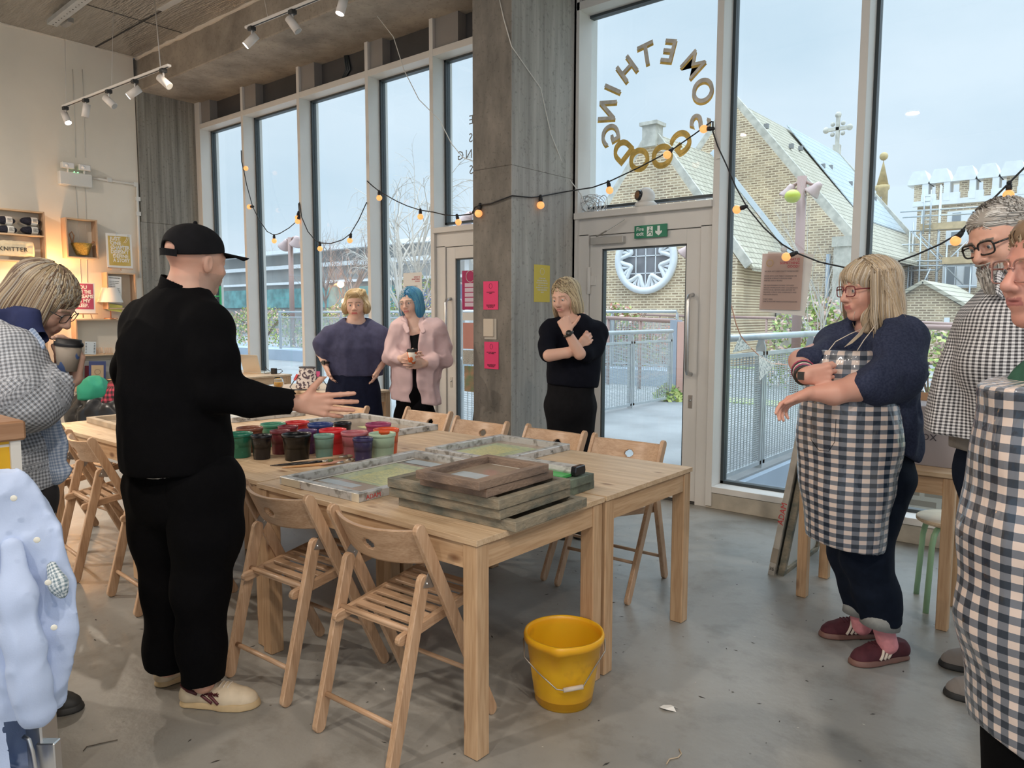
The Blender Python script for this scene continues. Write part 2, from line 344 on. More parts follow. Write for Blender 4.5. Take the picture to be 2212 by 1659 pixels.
b=B().box((-2.41,YF+.01,0),(4,YG+.1,.125)).box((-9.8,YF+.01,0),(-5.344,YG+.1,.125))
struct(obj('baseboard_front',b,M_kerb,bevel=.006))
# ---- doors
def door(n,x0,x1,hinge_left,label):
    e=empty('door_%d'%n,((x0+x1)/2,YF,0)); struct(e,label); c=Vector(e.location)
    def fin(name,b,m,par=e,bev=.002):
        for q in b.bm.verts: q.co-=c
        return obj(name,b,m,par,bevel=bev)
    # shelf like transom and fixed frame
    fin('transom',B().box((x0,YF-.02,2.235),(x1,YG+.08,2.285)).box((x0,YF+.03,2.10),(x1,YG,2.235)),M_frame)
    fin('door_frame',B().box((x0,YF+.03,0),(x0+.12,YG,2.11)).box((x1-.10,YF+.03,0),(x1,YG,2.11)),M_frame)
    a0=x0+.125; a1=x1-.105; y0=YF+.045; y1=YF+.115; s=.115
    b=B().box((a0,y0,.02),(a0+s,y1,2.095)).box((a1-s,y0,.02),(a1,y1,2.095)).box((a0+s,y0,1.985),(a1-s,y1,2.095)).box((a0+s,y0,.02),(a1-s,y1,.22))
    leaf=fin('door_leaf',b,M_frame)
    fin('gasket',B().box((a0+s,y0+.01,.22),(a0+s+.012,y1-.01,1.985)).box((a1-s-.012,y0+.01,.22),(a1-s,y1-.01,1.985)).box((a0+s,y0+.01,1.973),(a1-s,y1-.01,1.985)),M_gasket,leaf)
    fin('door_pane',B().box((a0+s,y0+.03,.22),(a1-s,y0+.036,1.985)),M_glass,leaf,0)
    hx=a1-.055 if hinge_left else a0+.055; st=mat('brushed_steel',(.62,.62,.62),.3,metal=.9)
    pts=[(hx,y0,1.00),(hx,y0-.06,1.01),(hx,y0-.075,1.04),(hx,y0-.075,1.56),(hx,y0-.06,1.59),(hx,y0,1.60)]
    fin('door_handle',B().tube(pts,.016,12),st,leaf,0)
    fin('outer_handle',B().tube([(a,y1+(y0-b_),c_) for a,b_,c_ in pts],.016,12),st,leaf,0)
    fin('lock',B().box((hx-.016,y0-.004,.74),(hx+.016,y0,.84)).lathe([(.009,0),(.009,.006),(0,.006)],Matrix.Translation((hx,y0-.004,.80))@Matrix.Rotation(PI/2,4,'X'),12),[st],leaf,0)
    hg=a0-.0 if hinge_left else a1
    for z in (.5,1.62):
        fin('hinge',B().lathe([(.017,0),(.017,.22)],Matrix.Translation((hg,y0-.015,z)),12).box((hg-.04,y0-.012,z+.07),(hg+.065,y0+.004,z+.15)),M_frame,leaf,.002)
    fin('threshold',B().box((x0+.1,YF+.03,-.02),(x1-.1,YG+.15,.015)),mat('dark_threshold',(.07,.065,.06),.7,var=.4,vs=20))
    return e,leaf,fin,(a0,a1,y0)
d1=door(1,-5.294,-3.90,False,'white framed glass door left of the concrete column')
d2=door(2,-3.627,-2.41,True,'white framed glass fire exit door right of the column')
e,leaf,fin,(a0,a1,y0)=d2
fin('door_closer',B().box((a0+.03,y0-.045,2.02),(a0+.34,y0,2.075)).bar((a0+.08,y0-.03,2.085),(a0+.22,y0-.09,2.12),.016,.008).bar((a0+.22,y0-.09,2.12),(a0+.36,YF-.01,2.2),.016,.008),mat('closer_silver',(.55,.53,.50),.35,metal=.5),leaf)
# fire exit sign on the door head
gr=mat('exit_green',(.02,.22,.12),.5); wh=mat('sign_white',(.82,.85,.82),.5)
q0=P(1373,489,y=YF+.035); q1=P(1442,511,y=YF+.035)
s=fin('fire_exit_sign',B().box((q0.x,YF+.018,q1.z-.0),(q1.x+.0,YF+.034,q0.z+.0)),gr,e,0)
sw=q1.x-q0.x; sh=q0.z-q1.z; T=Matrix.Translation((q0.x-c.x if False else q0.x,YF+.0172,q1.z))@Matrix.Rotation(PI/2,4,'X')
T=Matrix.Translation(-Vector(e.location))@T
text('sign_lettering','Fire\nexit',sh*.44,T@Matrix.Translation((sw*.06,sh*.58,0)),wh,s,line=.85,bold=.0006)
b=B(); b.box((sw*.40,.12*sh,0),(sw*.58,.88*sh,.001)); 
for a,d_ in (((.49,.72),(.50,.45)),((.50,.6),(.56,.5)),((.49,.62),(.44,.5)),((.50,.45),(.55,.32)),((.55,.32),(.53,.17)),((.5,.45),(.45,.33)),((.45,.33),(.42,.25))):
    b.bar((a[0]*sw,a[1]*sh,.0015),(d_[0]*sw,d_[1]*sh,.0015),.06*sh,.001,(0,0,1),mi=1)
b.lathe([(.05*sh,0),(.05*sh,.002)],Matrix.Translation((sw*.50,sh*.79,.0005)),10,mi=1)
b.prism([(.72*sw,.88*sh),(.80*sw,.88*sh),(.80*sw,.45*sh),(.86*sw,.52*sh),(.86*sw,.36*sh),(.76*sw,.12*sh),(.66*sw,.36*sh),(.66*sw,.52*sh),(.72*sw,.45*sh)],.001)
for v in b.bm.verts: v.co=T@v.co
obj('sign_pictogram',b,[wh,gr],s)
# ================================================================ TABLES AND CHAIRS
PINE=((.60,.41,.25),(.47,.30,.17),(.20,.10,.05))
W_px=wood('pine_along_x',0,*PINE); W_py=wood('pine_along_y',1,*PINE); W_pz=wood('pine_upright',2,*PINE)
TOPC=((.66,.50,.335),(.55,.395,.25),(.28,.165,.085))
W_tx=wood('pale_pine_top_x',0,*TOPC,rough=.42); W_ty=wood('pale_pine_top_y',1,*TOPC,rough=.42)
BEECH=((.60,.405,.265),(.49,.315,.195),(.3,.18,.1))
W_cx=wood('beech_x',0,*BEECH,rough=.38,knots=False,sc_=1.5); W_cz=wood('beech_z',2,*BEECH,rough=.38,knots=False,sc_=1.5); W_cy=wood('beech_y',1,*BEECH,rough=.38,knots=False,sc_=1.5)
M_steel=mat('bracket_steel',(.42,.41,.40),.4,metal=.85); M_screw=mat('screw_head',(.7,.7,.7),.25,metal=.95)
TH=.74
def table(lx,ly,label,group,h=TH,top=W_tx,leg=.062,th=.02,name='pine_table'):
    e=empty(name,(0,0,0),0,label,'table',group)
    b=B(); n=7; 
    for k in range(n): b.box((-lx/2,-ly/2+ly*k/n+(.0003 if k else 0),h-th),(lx/2,-ly/2+ly*(k+1)/n,h))
    obj('tabletop',b,top,e,bevel=.0008)
    o_=.012; ap=.085
    for s_ in (-1,1):
        obj('long_apron',B().box((-lx/2+leg,s_*(ly/2-o_-.01)-.01,h-th-ap),(lx/2-leg,s_*(ly/2-o_-.01)+.01,h-th-.0005)),W_px,e)
        obj('short_apron',B().box((s_*(lx/2-o_-.01)-.01,-ly/2+leg,h-th-ap),(s_*(lx/2-o_-.01)+.01,ly/2-leg,h-th-.0005)),W_py,e)
    for sx in (-1,1):
        for sy in (-1,1):
            cx=sx*(lx/2-o_+.006-leg/2); cy=sy*(ly/2-o_+.006-leg/2)
            obj('leg',B().cbox((cx,cy,(h-th)/2),(leg,leg,h-th-.001)),W_pz,e,bevel=.004)
    return e
T0=table(1.26,.742,'pine table nearest the camera, carrying the stack of screen frames','pine work tables pushed together')
T0.location=(-2.18,2.06,0)
tabs=[(-2.18,2.815,'pine table behind the stack of frames, its bare corner towards the fire exit'),(-3.45,2.085,'pine table beside the capped man, carrying the paint tubs'),(-3.45,2.83,'pine table carrying the wooden screen frames behind the paint tubs'),
      (-4.72,2.10,'pine table at the left end, nearest the folding chairs by the plaid shirted woman'),(-4.72,2.845,'pine table at the left end on the window side')]
for x,y,l in tabs: dup(T0,(x,y,0),0,l)
# back tables below the windows
T1=table(1.25,.62,'pale pine table under the window with a laptop on it','pale side tables by the windows',top=W_tx); T1.location=(-8.28,4.80,0)
T2=dup(T1,(-5.98,4.34,0),0,'pale pine table under the window with glass and leopard bag'); 
T3=table(.70,.42,'small pine table at the right holding the storage box','',h=.735,leg=.05,name='pine_side_table')
T3.location=(-.92,4.02,0)
# ---- slatted folding chair: y forward, back at y=0
def chair(label,group='beech folding chairs around the work tables'):
    e=empty('folding_chair',(0,0,0),0,label,'chair',group)
    w=.446; t=.022
    def long_leg(s): return B().bar((s*(w/2-.011),.478,.0),(s*(w/2-.011),.098,.785),t,.044,(0,-1,0.5),round_=1)
    def rear_leg(s): return B().bar((s*(w/2-.038),.0,0),(s*(w/2-.038),.155,.605),t+.003,.044,(0,-1,.2),round_=1)
    for s in (-1,1):
        obj('front_leg',long_leg(s),W_cz,e,bevel=.003)
        obj('rear_leg',rear_leg(s),W_cz,e,bevel=.003)
        x=s*(w/2-.024); y0=.178
        pr=[(-.028,-.045),(.018,-.04),(.03,.0),(.018,.045),(-.002,.045),(-.02,.01)]
        M=Matrix.Translation((x,y0,.60))@Matrix(((0,0,1,0),(1,0,0,0),(0,1,0,0),(0,0,0,1)))@Matrix.Rotation(-.35,4,'Z')
        h=obj('hinge_plate',B().prism(pr,.0022*s if s>0 else (-.0022,0),M),M_steel,e)
        sb=B()
        for a,c in ((.006,.034),(.014,.0),(-.016,-.03)): sb.ball(M@Vector((a,c,.003*s)),.0045,8,4)
        obj('screw',sb,M_screw,h)
        # seat rail
        obj('seat_rail',B().bar((s*(w/2-.066),.055,.398),(s*(w/2-.066),.50,.468),t,.036,(0,0,1),round_=1),W_cy,e,bevel=.003)
    # curved backrest with oval hand hole
    nx,nz=60,22; H=.083; D=.014
    def surf(u,v,off):
        x=(u-.5)*(w-.03); q=1-(2*u-1)**2; z=.755-.125*v+(2*u-1)**2*(.010*(1-v)+.012*v); yy=.112+.125*v*.48-q*.062+off
        return (x,yy,z)
    bb=B(); V={}
    hole=lambda u,v: ((u-.5)*(w-.03)/.026)**2+((v-.52)/.16)**2<1
    for o_ in (0,1):
        for i in range(nx+1):
            for j in range(nz+1): V[o_,i,j]=bb.bm.verts.new(surf(i/nx,j/nz,o_*D))
    F=lambda i,j: 0<=i<nx and 0<=j<nz and not hole((i+.5)/nx,(j+.5)/nz)
    for i in range(nx):
        for j in range(nz):
            if not F(i,j): continue
            f=bb.bm.faces.new([V[0,i,j],V[0,i,j+1],V[0,i+1,j+1],V[0,i+1,j]]); f.smooth=True
            f=bb.bm.faces.new([V[1,i,j],V[1,i+1,j],V[1,i+1,j+1],V[1,i,j+1]]); f.smooth=True
            for di,dj,a,c in ((-1,0,(i,j),(i,j+1)),(1,0,(i+1,j+1),(i+1,j)),(0,-1,(i+1,j),(i,j)),(0,1,(i,j+1),(i+1,j+1))):
                if not F(i+di,j+dj): bb.bm.faces.new([V[0,a[0],a[1]],V[1,a[0],a[1]],V[1,c[0],c[1]],V[0,c[0],c[1]]])
    bmesh.ops.recalc_face_normals(bb.bm,faces=bb.bm.faces)
    obj('backrest',bb,W_cx,e)
    for k in range(8):
        f=(k+.6)/8.2; y=.085+.39*f; z=.402+.066*f+.012
        obj('seat_slat',B().cbox((0,y,z),(w-.15,.029,.012),Matrix.Rotation(.156,3,'X')),W_cx,e,bevel=.002)
    for y,z,ww in ((.118,.425,w-.08),(.045,.13,w-.08)): obj('rear_rung',B().tube([(-ww/2,y-.012,z),(ww/2,y-.012,z)],.0095,10),W_cx,e)
    obj('front_rung',B().tube([(-w/2+.015,.385,.19),(w/2-.015,.385,.19)],.0085,10),W_cx,e)
    return e
C0=chair('beech folding chair nearest the camera, its back to us in front of the frame stack')
C0.location=(-1.915,1.475,0); C0.rotation_euler=(0,0,math.radians(2))
def cx(u0,v0,u1,v1): a=P(u0,v0,z=0); c=P(u1,v1,z=0); return a,c
dup(C0,(-2.52,1.485,0),math.radians(2),'beech folding chair right beside the capped man\'s hip')
dup(C0,(-3.785,1.525,0),math.radians(-4),'beech folding chair half hidden behind the capped man, left of his legs')
dup(C0,(-4.506,1.515,0),math.radians(-5),'beech folding chair between the plaid shirted woman and the capped man')
dup(C0,(-5.16,1.56,0),math.radians(3),'beech folding chair at the far left end, mostly behind the plaid shirt')
for x,y,a,l in ((-2.10,3.62,2,'beech folding chair at the table corner closest to the fire exit door'),(-2.60,3.64,-2,'beech folding chair in front of the black sweater woman'),
    (-3.19,3.63,1,'beech folding chair in front of the concrete column'),(-3.80,3.75,1,'beech folding chair in front of the pink shirted woman'),(-4.48,3.58,0,'beech folding chair in front of the woman in the navy top')):
    dup(C0,(x,y,0),PI+math.radians(a),l)
# ---- green legged round stools at the right
def stool(label):
    e=empty('round_stool',(0,0,0),0,label,'stool','round stools beside the small table')
    M_g=mat('pale_green_metal',(.30,.50,.30),.4)
    obj('seat',B().lathe([(0,.428),(.165,.428),(.175,.434),(.175,.446),(.17,.45),(0,.45)],None,40),wood('birch_seat',0,(.72,.60,.43),(.66,.53,.36),(.5,.4,.3),knots=False),e)
    for k in range(4):
        a=PI/4+k*PI/2; d=Vector((math.cos(a),math.sin(a),0))
        obj('leg',B().tube([d*.03+Vector((0,0,.418)),d*.11+Vector((0,0,.418)),d*.14+Vector((0,0,.408)),d*.158+Vector((0,0,.38)),d*.17+Vector((0,0,.33)),d*.19+Vector((0,0,.0))],.0135,12),M_g,e)
    return e
S0=stool('round stool with pale green legs under the right edge of the small table'); S0.location=(-.62,4.18,0); S0.rotation_euler=(0,0,.35)
e=empty('wooden_stool',(-.50,4.62,0),.2,'plain pale wooden stool by the right window, behind the green legged one','stool')
obj('seat',B().box((-.16,-.16,.46),(.16,.16,.48)),W_tx,e,bevel=.003)
for sx in (-1,1):
    for sy in (-1,1): obj('leg',B().bar((sx*.14,sy*.14,0),(sx*.12,sy*.12,.46),.035,.035),W_pz,e)
# ================================================================ OUTSIDE
def brick(name,c1,c2,mortar,scale=1,axis='xz',bump=.2,msize=.018,bw=.23,rh=.078):
    m,t,b,N,L=nodes(name); MATS[name]=m
    tc=N('ShaderNodeTexCoord'); sp=N('ShaderNodeSeparateXYZ'); cb=N('ShaderNodeCombineXYZ'); L(tc.outputs['Object'],sp.inputs[0])
    L(sp.outputs['XYZ'.index(axis[0].upper())],cb.inputs[0]); L(sp.outputs[2],cb.inputs[1])
    br=N('ShaderNodeTexBrick'); L(cb.outputs[0],br.inputs[0]); br.inputs['Color1'].default_value=(*c1,1); br.inputs['Color2'].default_value=(*c2,1); br.inputs['Mortar'].default_value=(*mortar,1)
    br.inputs['Scale'].default_value=1; br.inputs['Mortar Size'].default_value=msize; br.inputs['Brick Width'].default_value=bw*scale; br.inputs['Row Height'].default_value=rh*scale; br.inputs['Bias'].default_value=-.2
    n=N('ShaderNodeTexNoise'); n.inputs['Scale'].default_value=1.3; n.inputs['Detail'].default_value=6; L(tc.outputs['Object'],n.inputs[0])
    r=N('ShaderNodeValToRGB'); e=r.color_ramp.elements; e[0].position=.3; e[0].color=(.75,.73,.70,1); e[1].position=.7; e[1].color=(1.12,1.08,1.0,1); L(n.outputs[0],r.inputs[0])
    mx=N('ShaderNodeMix'); mx.data_type='RGBA'; mx.blend_type='MULTIPLY'; mx.inputs[0].default_value=1; L(br.outputs[0],mx.inputs[6]); L(r.outputs[0],mx.inputs[7]); L(mx.outputs[2],b.inputs['Base Color']); b.inputs['Roughness'].default_value=.9
    return m
M_brick=brick('stock_brick',(.31,.22,.15),(.60,.455,.305),(.74,.62,.46))
M_brickD=brick('dark_retaining_brick',(.17,.15,.13),(.10,.09,.08),(.30,.29,.27))
def tiles(name,c1,c2,dark,ax=1,row=.17):
    m,t,b,N,L=nodes(name)
    tc=N('ShaderNodeTexCoord'); sp=N('ShaderNodeSeparateXYZ'); cb=N('ShaderNodeCombineXYZ'); L(tc.outputs['Object'],sp.inputs[0]); L(sp.outputs[ax],cb.inputs[0]); L(sp.outputs[2],cb.inputs[1])
    br=N('ShaderNodeTexBrick'); L(cb.outputs[0],br.inputs[0]); br.inputs['Color1'].default_value=(*c1,1); br.inputs['Color2'].default_value=(*c2,1); br.inputs['Mortar'].default_value=(*dark,1)
    br.inputs['Scale'].default_value=1; br.inputs['Mortar Size'].default_value=.014; br.inputs['Brick Width'].default_value=.30; br.inputs['Row Height'].default_value=row
    L(br.outputs[0],b.inputs['Base Color']); b.inputs['Roughness'].default_value=.9; return m
M_tile=tiles('pale_stone_roof_tiles',(.42,.38,.29),(.50,.45,.35),(.18,.16,.12))
M_slate=tiles('blue_grey_slates',(.40,.45,.48),(.46,.50,.53),(.25,.28,.30),row=.25)
M_stone=mat('church_stone',(.62,.58,.50),.85,var=.3,vs=5,bump=.3,bs=12)
M_wst=mat('painted_white_stone',(.80,.81,.82),.7,var=.08,vs=4)
M_pave=mat('outdoor_concrete_paving',(.29,.29,.29),.9,var=.25,vs=1.2,bump=.2,bs=60)
M_grass=mat('rough_grass',(.26,.33,.12),.9,col2=(.34,.33,.24),vs=1.6)
M_galv=mat('galvanised_steel',(.52,.55,.57),.45,metal=.5,var=.1,vs=8)
M_brown=mat('pinkish_brown_paint',(.34,.21,.18),.55)
M_void=mat('blue_grey_fascia',(.36,.42,.50),.6,var=.1,vs=1.5)
# ground: bridge deck outside the door, street beyond, sunken lightwell to the right
b=B().box((-60,YF+.22,-.3),(-2.62,80,0)).box((-2.62,8.6,-.3),(40,80,0))
tag(struct(obj('ground_outside',b,M_pave)),'grey paving outside the glazed wall')
struct(obj('lightwell_fascia',B().box((-2.62,5.45,-1.6),(-2.56,8.6,-.02)),M_void),'blue grey side of the deck below the mesh fence')
struct(obj('lightwell_floor',B().box((-2.6,5.3,-1.7),(40,8.7,-1.6)),M_pave),'sunken floor outside the right windows')
struct(obj('lightwell_wall',B().box((-2.6,8.5,-1.7),(40,8.75,-.02)).box((-1.6,6.2,-1.6),(4,6.4,.22)),M_brickD),'dark brick wall of the sunken area outside the right window')
tag(obj('grass_verge',B().box((-10.5,19.3,0),(-3,19.95,.03)).box((-2.2,9.2,0),(12,19,.015)).box((-6.0,11.7,0),(-4.2,12.4,.02)),M_grass),'patchy grass strip at the foot of the church wall',None,None,'stuff')
# ---- church
y1=20.; ap=P(1405,285,y=y1); ax_,az=ap.x,6.75
xe=-8.45; ze=2.95; xl=2*ax_-xe
ch=empty('church',(ax_,y1,0),0,'yellow brick church with rose window, steep tiled roofs and two gables','church'); ch_c=Vector(ch.location)
def cp(name,b,m,par=None,bev=0):
    for q in b.bm.verts: q.co-=ch_c
    return obj(name,b,m,par or ch,bevel=bev)
MY=lambda y: Matrix.Translation((0,y,0))@Matrix.Rotation(PI/2,4,'X')   # (x,z) outline -> wall, extruded away from y
b=B().prism([(xl+.1,0),(xe-.1,0),(xe-.1,ze),(ax_,az),(xl+.1,ze)],(-.5,0),MY(y1)).box((xl+.2,y1+.5,0),(xe-.2,24,ze))
cp('transept_wall',b,M_brick)
b=B()
for s,x in ((1,xe+.25),(-1,xl-.25)):
    b.prism([(0,0),(s*abs(ax_-x),-(az-ze)*1.07),(s*abs(ax_-x),-(az-ze)*1.07-.12),(0,-.12)],(-4.3,-.25),Matrix.Translation((ax_,y1,az+.1))@Matrix.Rotation(PI/2,4,'X'))
cp('transept_roof',b,M_tile)
b=B()
for s in (1,-1):
    x=xe+.2 if s==1 else xl-.2
    b.bar((ax_,y1+.1,az+.12),(x,y1+.1,ze-.15),.24,.10,(0,1,0))
b.box((ax_-.22,y1-.1,az-.35),(ax_+.22,y1+.35,az+.26)).box((ax_-.29,y1-.16,az+.26),(ax_+.29,y1+.42,az+.36))
cp('gable_coping',b,M_stone)
# rose window
rc=P(1396,560,y=y1-.02); rr_=.98
rose=B(); 
def ring(b,c,r0,r1,y,d,seg=48,mi=None):
    T=Matrix.Translation((c.x,y,c.z))@Matrix.Rotation(PI/2,4,'X')
    b.lathe([(r0,0),(r0,d),(r1,d),(r1,0),(r0,0)],T,seg,mi,False)
ring(rose,rc,rr_*.86,rr_*1.06,y1,.12)
n=8
for k in range(n):
    a=2*PI*k/n+PI/8; c=Vector((rc.x+math.cos(a)*rr_*.62,0,rc.z+math.sin(a)*rr_*.62))
    pts=[(c.x+math.cos(a+PI/2+1.9*t)*rr_*.27*1,y1-.05,c.z+math.sin(a+PI/2+1.9*t)*rr_*.27) for t in ()]
    # cusped lobe between glass petals
    pts=[]
    for t in np.linspace(-1,1,11):
        rad=rr_*(.9-.36*math.cos(t*PI/2)**1.2); an=a+t*PI/n*.9; pts.append((rc.x+math.cos(an)*rad,y1-.05,rc.z+math.sin(an)*rad))
    rose.tube(pts,.065,8)
    rose.tube([(rc.x+math.cos(a+t)*rr_*q,y1-.03,rc.z+math.sin(a+t)*rr_*q) for t,q in ((-.16,.93),(-.08,.78),(0,.58),(.08,.78),(.16,.93))],.05,6)
r_o=cp('rose_window',rose,M_wst)
gl=B().lathe([(0,0),(rr_*.93,0),(rr_*.93,.03),(0,.03)],Matrix.Translation((rc.x,y1-.0,rc.z))@Matrix.Rotation(PI/2,4,'X'),40)
cp('leaded_pane',gl,mat('dull_leaded_glass',(.22,.22,.24),.35,var=.3,vs=3),r_o)
b=B()
for k in (-.33,0,.33): b.box((rc.x+k-.012,y1-.06,rc.z-.85),(rc.x+k+.012,y1-.03,rc.z+.85))
for k in (-.42,.1,.6): b.box((rc.x-.8,y1-.06,rc.z+k-.012),(rc.x+.8,y1-.03,rc.z+k+.012))
cp('glazing_bars',b,M_wst,r_o)
# nave gable behind
y2=24.2; na=P(1583,222,y=y2); ne=P(1826,512,y=y2); nl=2*na.x-ne.x
b=B().prism([(nl,0),(ne.x,0),(ne.x,ne.z),(na.x,na.z),(nl,ne.z)],(-.6,0),MY(y2))
b.box((nl,y2+.6,0),(ne.x-.3,39,ne.z))
cp('nave_wall',b,M_brick)
yb=y2
for k in range(400):
    yb+=.1; q=CM.transposed()@(Vector((na.x,yb,na.z))-Vector((0,0,CH)))
    if 1106+1610*q.x/-q.z>1806: break
dx=ne.x-na.x; dz=na.z-ne.z
b=B()
for s in (1,-1):
    b.prism([(0,0),(s*(dx+.35),-dz*(dx+.35)/dx),(s*(dx+.35),-dz*(dx+.35)/dx-.15),(0,-.15)],(-(yb-y2),-.3),Matrix.Translation((na.x,y2,na.z+.1))@Matrix.Rotation(PI/2,4,'X'))
cp('nave_roof',b,M_tile)
b=B()
ys=y2+(yb-y2)*.42
for s in (1,):
    b.prism([(.1,.03),(s*(dx*.80),-dz*.80+.03),(s*(dx*.80),-dz*.80-.02),(.1,-.02)],(-(yb-y2),-(ys-y2)),Matrix.Translation((na.x,y2,na.z+.14))@Matrix.Rotation(PI/2,4,'X'))
cp('slate_roof_patch',b,M_slate)
b=B()
for s in (1,-1): b.bar((na.x,y2+.1,na.z+.12),(na.x+s*(dx+.3),y2+.1,ne.z-.15),.28,.12,(0,1,0))
for s in (1,): b.bar((na.x,yb,na.z+.12),(na.x+s*(dx+.35),yb,ne.z-.2),.26,.12,(0,1,0))
b.box((ne.x-.25,y2-.25,0),(ne.x+.45,y2+.6,ne.z-.3)).box((ne.x-.3,y2-.3,ne.z-.3),(ne.x+.5,y2+.65,ne.z))
cp('nave_coping',b,M_stone)
cb_=Vector((na.x,yb,na.z+.1)); b=B()
b.box((cb_.x-.14,yb-.14,cb_.z-.1),(cb_.x+.14,yb+.14,cb_.z+.45)).bar(cb_+Vector((0,0,.4)),cb_+Vector((0,0,1.75)),.14,.14,(0,1,0)).bar(cb_+Vector((-.5,0,1.15)),cb_+Vector((.5,0,1.15)),.14,.14)
for a in ((-.5,1.15),(.5,1.15),(0,1.75)): b.ball(cb_+Vector((a[0],0,a[1])),.14,8,6)
for a in ((-.22,.93),(.22,.93),(-.22,1.37),(.22,1.37)): b.ball(cb_+Vector((a[0],0,a[1])),.1,8,6)
cp('finial_cross',b,M_stone)
# flashing strip where transept roof meets nave gable, lancets, buttresses, drain pipes
b=B()
b.bar((ax_+.0,y2-.03,az+.2),(xe+.3,y2-.03,ze+.0),.16,.05,(0,1,0))
cp('lead_flashing',b,mat('pale_lead',(.62,.68,.74),.5))
for u in (1620,1588,1828):
    c=P(u,700,y=y2-.02 if u>1700 else y2-.02); x=c.x; zt=P(u,598,y=y2).z if u<1700 else P(u,600,y=y2).z
    lw=.16
    o=cp('lancet_window',B().prism([(x-lw,.6),(x+lw,.6),(x+lw,zt-.35),(x+lw*.5,zt-.1),(x,zt),(x-lw*.5,zt-.1),(x-lw,zt-.35)],.05,MY(y2)),mat('pale_blue_lancet_glass',(.42,.48,.50),.4))
b=B(); b.box((xe-.15,y1+3.2,0),(xe+.9,y1+3.8,.9)).prism([(0,.9),(1.05,.9),(0,2.0)],(-.6,0),Matrix.Translation((xe-.15,y1+3.2,0))@Matrix.Rotation(PI/2,4,'X'))
b.prism([(0,0),(1.0,0),(0,1.5)],(-.5,0),Matrix.Translation((ne.x,y2-.3,0))@Matrix.Rotation(PI/2,4,'X')).prism([(0,0),(-.9,0),(0,1.6)],(-.5,0),Matrix.Translation((-6.3,y2-.8,0))@Matrix.Rotation(PI/2,4,'X'))
cp('buttress',b,M_stone)
b=B().tube([(ne.x-.45,y2-.08,0),(ne.x-.45,y2-.08,ne.z-.5)],.07,8)
cp('drain_pipe',b,mat('blue_grey_pipe',(.25,.29,.34),.5))
b=B(); 
for k in range(9):
    f=k/9; b.box((na.x+dx*(.18+.07*(k%2)+f*.3),y2+1+f*12,na.z-dz*(.18+.07*(k%2)+f*.3)+.08),(na.x+dx*(.18+.07*(k%2)+f*.3)+.14,y2+1.12+f*12,na.z-dz*(.18+.07*(k%2)+f*.3)+.24))
cp('roof_vent',b,mat('roof_vent_grey',(.25,.25,.25),.7))
# spire turret
q=P(1903,470,y=44); t=P(1908,338,y=44); w_=abs(P(1916,430,y=44).x-P(1892,430,y=44).x)/2*1.05
e=empty('spire_turret',(q.x,44,0),0,'slim yellow stone turret with pointed spire rising behind the church roof','turret')
zt=P(1905,413,y=44).z
obj('shaft',B().lathe([(w_,0),(w_,zt),(w_*1.25,zt+.1),(w_*1.25,zt+.3)],None,8),mat('yellow_stone',(.60,.46,.24),.9,var=.35,vs=2.5,bump=.4,bs=6),e)
obj('spire',B().lathe([(w_*1.05,zt+.3),(w_*.08,t.z-.3),(0,t.z)],None,8).ball((0,0,t.z),.22,8,6),MATS['yellow_stone'],e)
# battlemented tower under scaffolding
yt=34.; q=P(1974,600,y=yt); xt=q.x; ztop=P(1975,440,y=yt).z
e=empty('battlemented_tower',(xt,yt,0),0,'brown brick tower with white battlements and scaffolding','tower'); c=Vector(e.location)
def tp(name,b,m,par=None,bev=0):
    for v in b.bm.verts: v.co-=c
    return obj(name,b,m,par or e,bevel=bev)
tp('tower_wall',B().box((xt,yt,0),(xt+11,yt+7,ztop)),M_brick)
b=B(); bw=B(); nt_=6; px_=[(1975,2018),(2018+20,2052),(2088,2104),(2140,2160),(2190,2215),(2240,2270)]
zm=P(1990,412,y=yt).z
mers=[P(u,430,y=yt).x for u in (1974,1994,2020,2040,2071,2095,2122,2144,2172,2200,2230,2260)]
for k in range(0,12,2):
    a,d_=mers[k],mers[k+1]; b.box((a,yt,ztop),(d_,yt+.6,ztop+.75))
    bw.prism([(a-.25,ztop+.72),(d_+.25,ztop+.72),(d_+.05,ztop+1.25),(a-.05,ztop+1.25)],(-.8,.18),MY(yt))
    if k<10: bw.prism([(d_-.05,ztop-.02),(mers[k+2]+.05,ztop-.02),(mers[k+2]+.05,ztop+.3),(d_-.05,ztop+.3)],(-.8,.15),MY(yt))
    bw.box((d_-.02,yt-.16,ztop),(d_+.2,yt+.6,ztop+.76))
tp('merlon',b,M_brick); tp('white_coping',bw,M_wst)
zb=P(1975,445,y=yt).z
tp('white_band',B().box((xt-.15,yt-.15,P(1974,448,y=yt).z),(xt+11,yt,P(1974,437,y=yt).z)),M_wst)
for (u0,v0,u1,v1) in ((2048,455,2130,480),(2045,495,2130,528),(2038,568,2110,622)):
    a=P(u0,v0,y=yt); d_=P(u1,v1,y=yt); a.z=P((u0+u1)/2,v0,y=yt).z; d_.z=P((u0+u1)/2,v1,y=yt).z
    o=tp('window_surround',B().box((a.x,yt-.12,d_.z),(d_.x,yt,a.z)),M_wst)
    m_=B(); n=2
    for k in range(n):
        w0=a.x+(d_.x-a.x)*(k+.28)/n; w1=a.x+(d_.x-a.x)*(k+.72)/n; m_.box((w0,yt-.15,d_.z+(a.z-d_.z)*.15),(w1,yt-.11,a.z-(a.z-d_.z)*.15))
    tp('window_glass',m_,mat('grey_far_glass',(.25,.27,.29),.3),o)
s=empty('scaffolding',(xt,yt-2,0),0,'grey tube scaffolding with timber boards standing round the brick tower','scaffolding'); sc_c=Vector(s.location)
b=B(); ysf=yt-1.6
us=[1900,1912,1933,1944,1961,1968,1985,2003,2022,2024,2042,2066,2096]
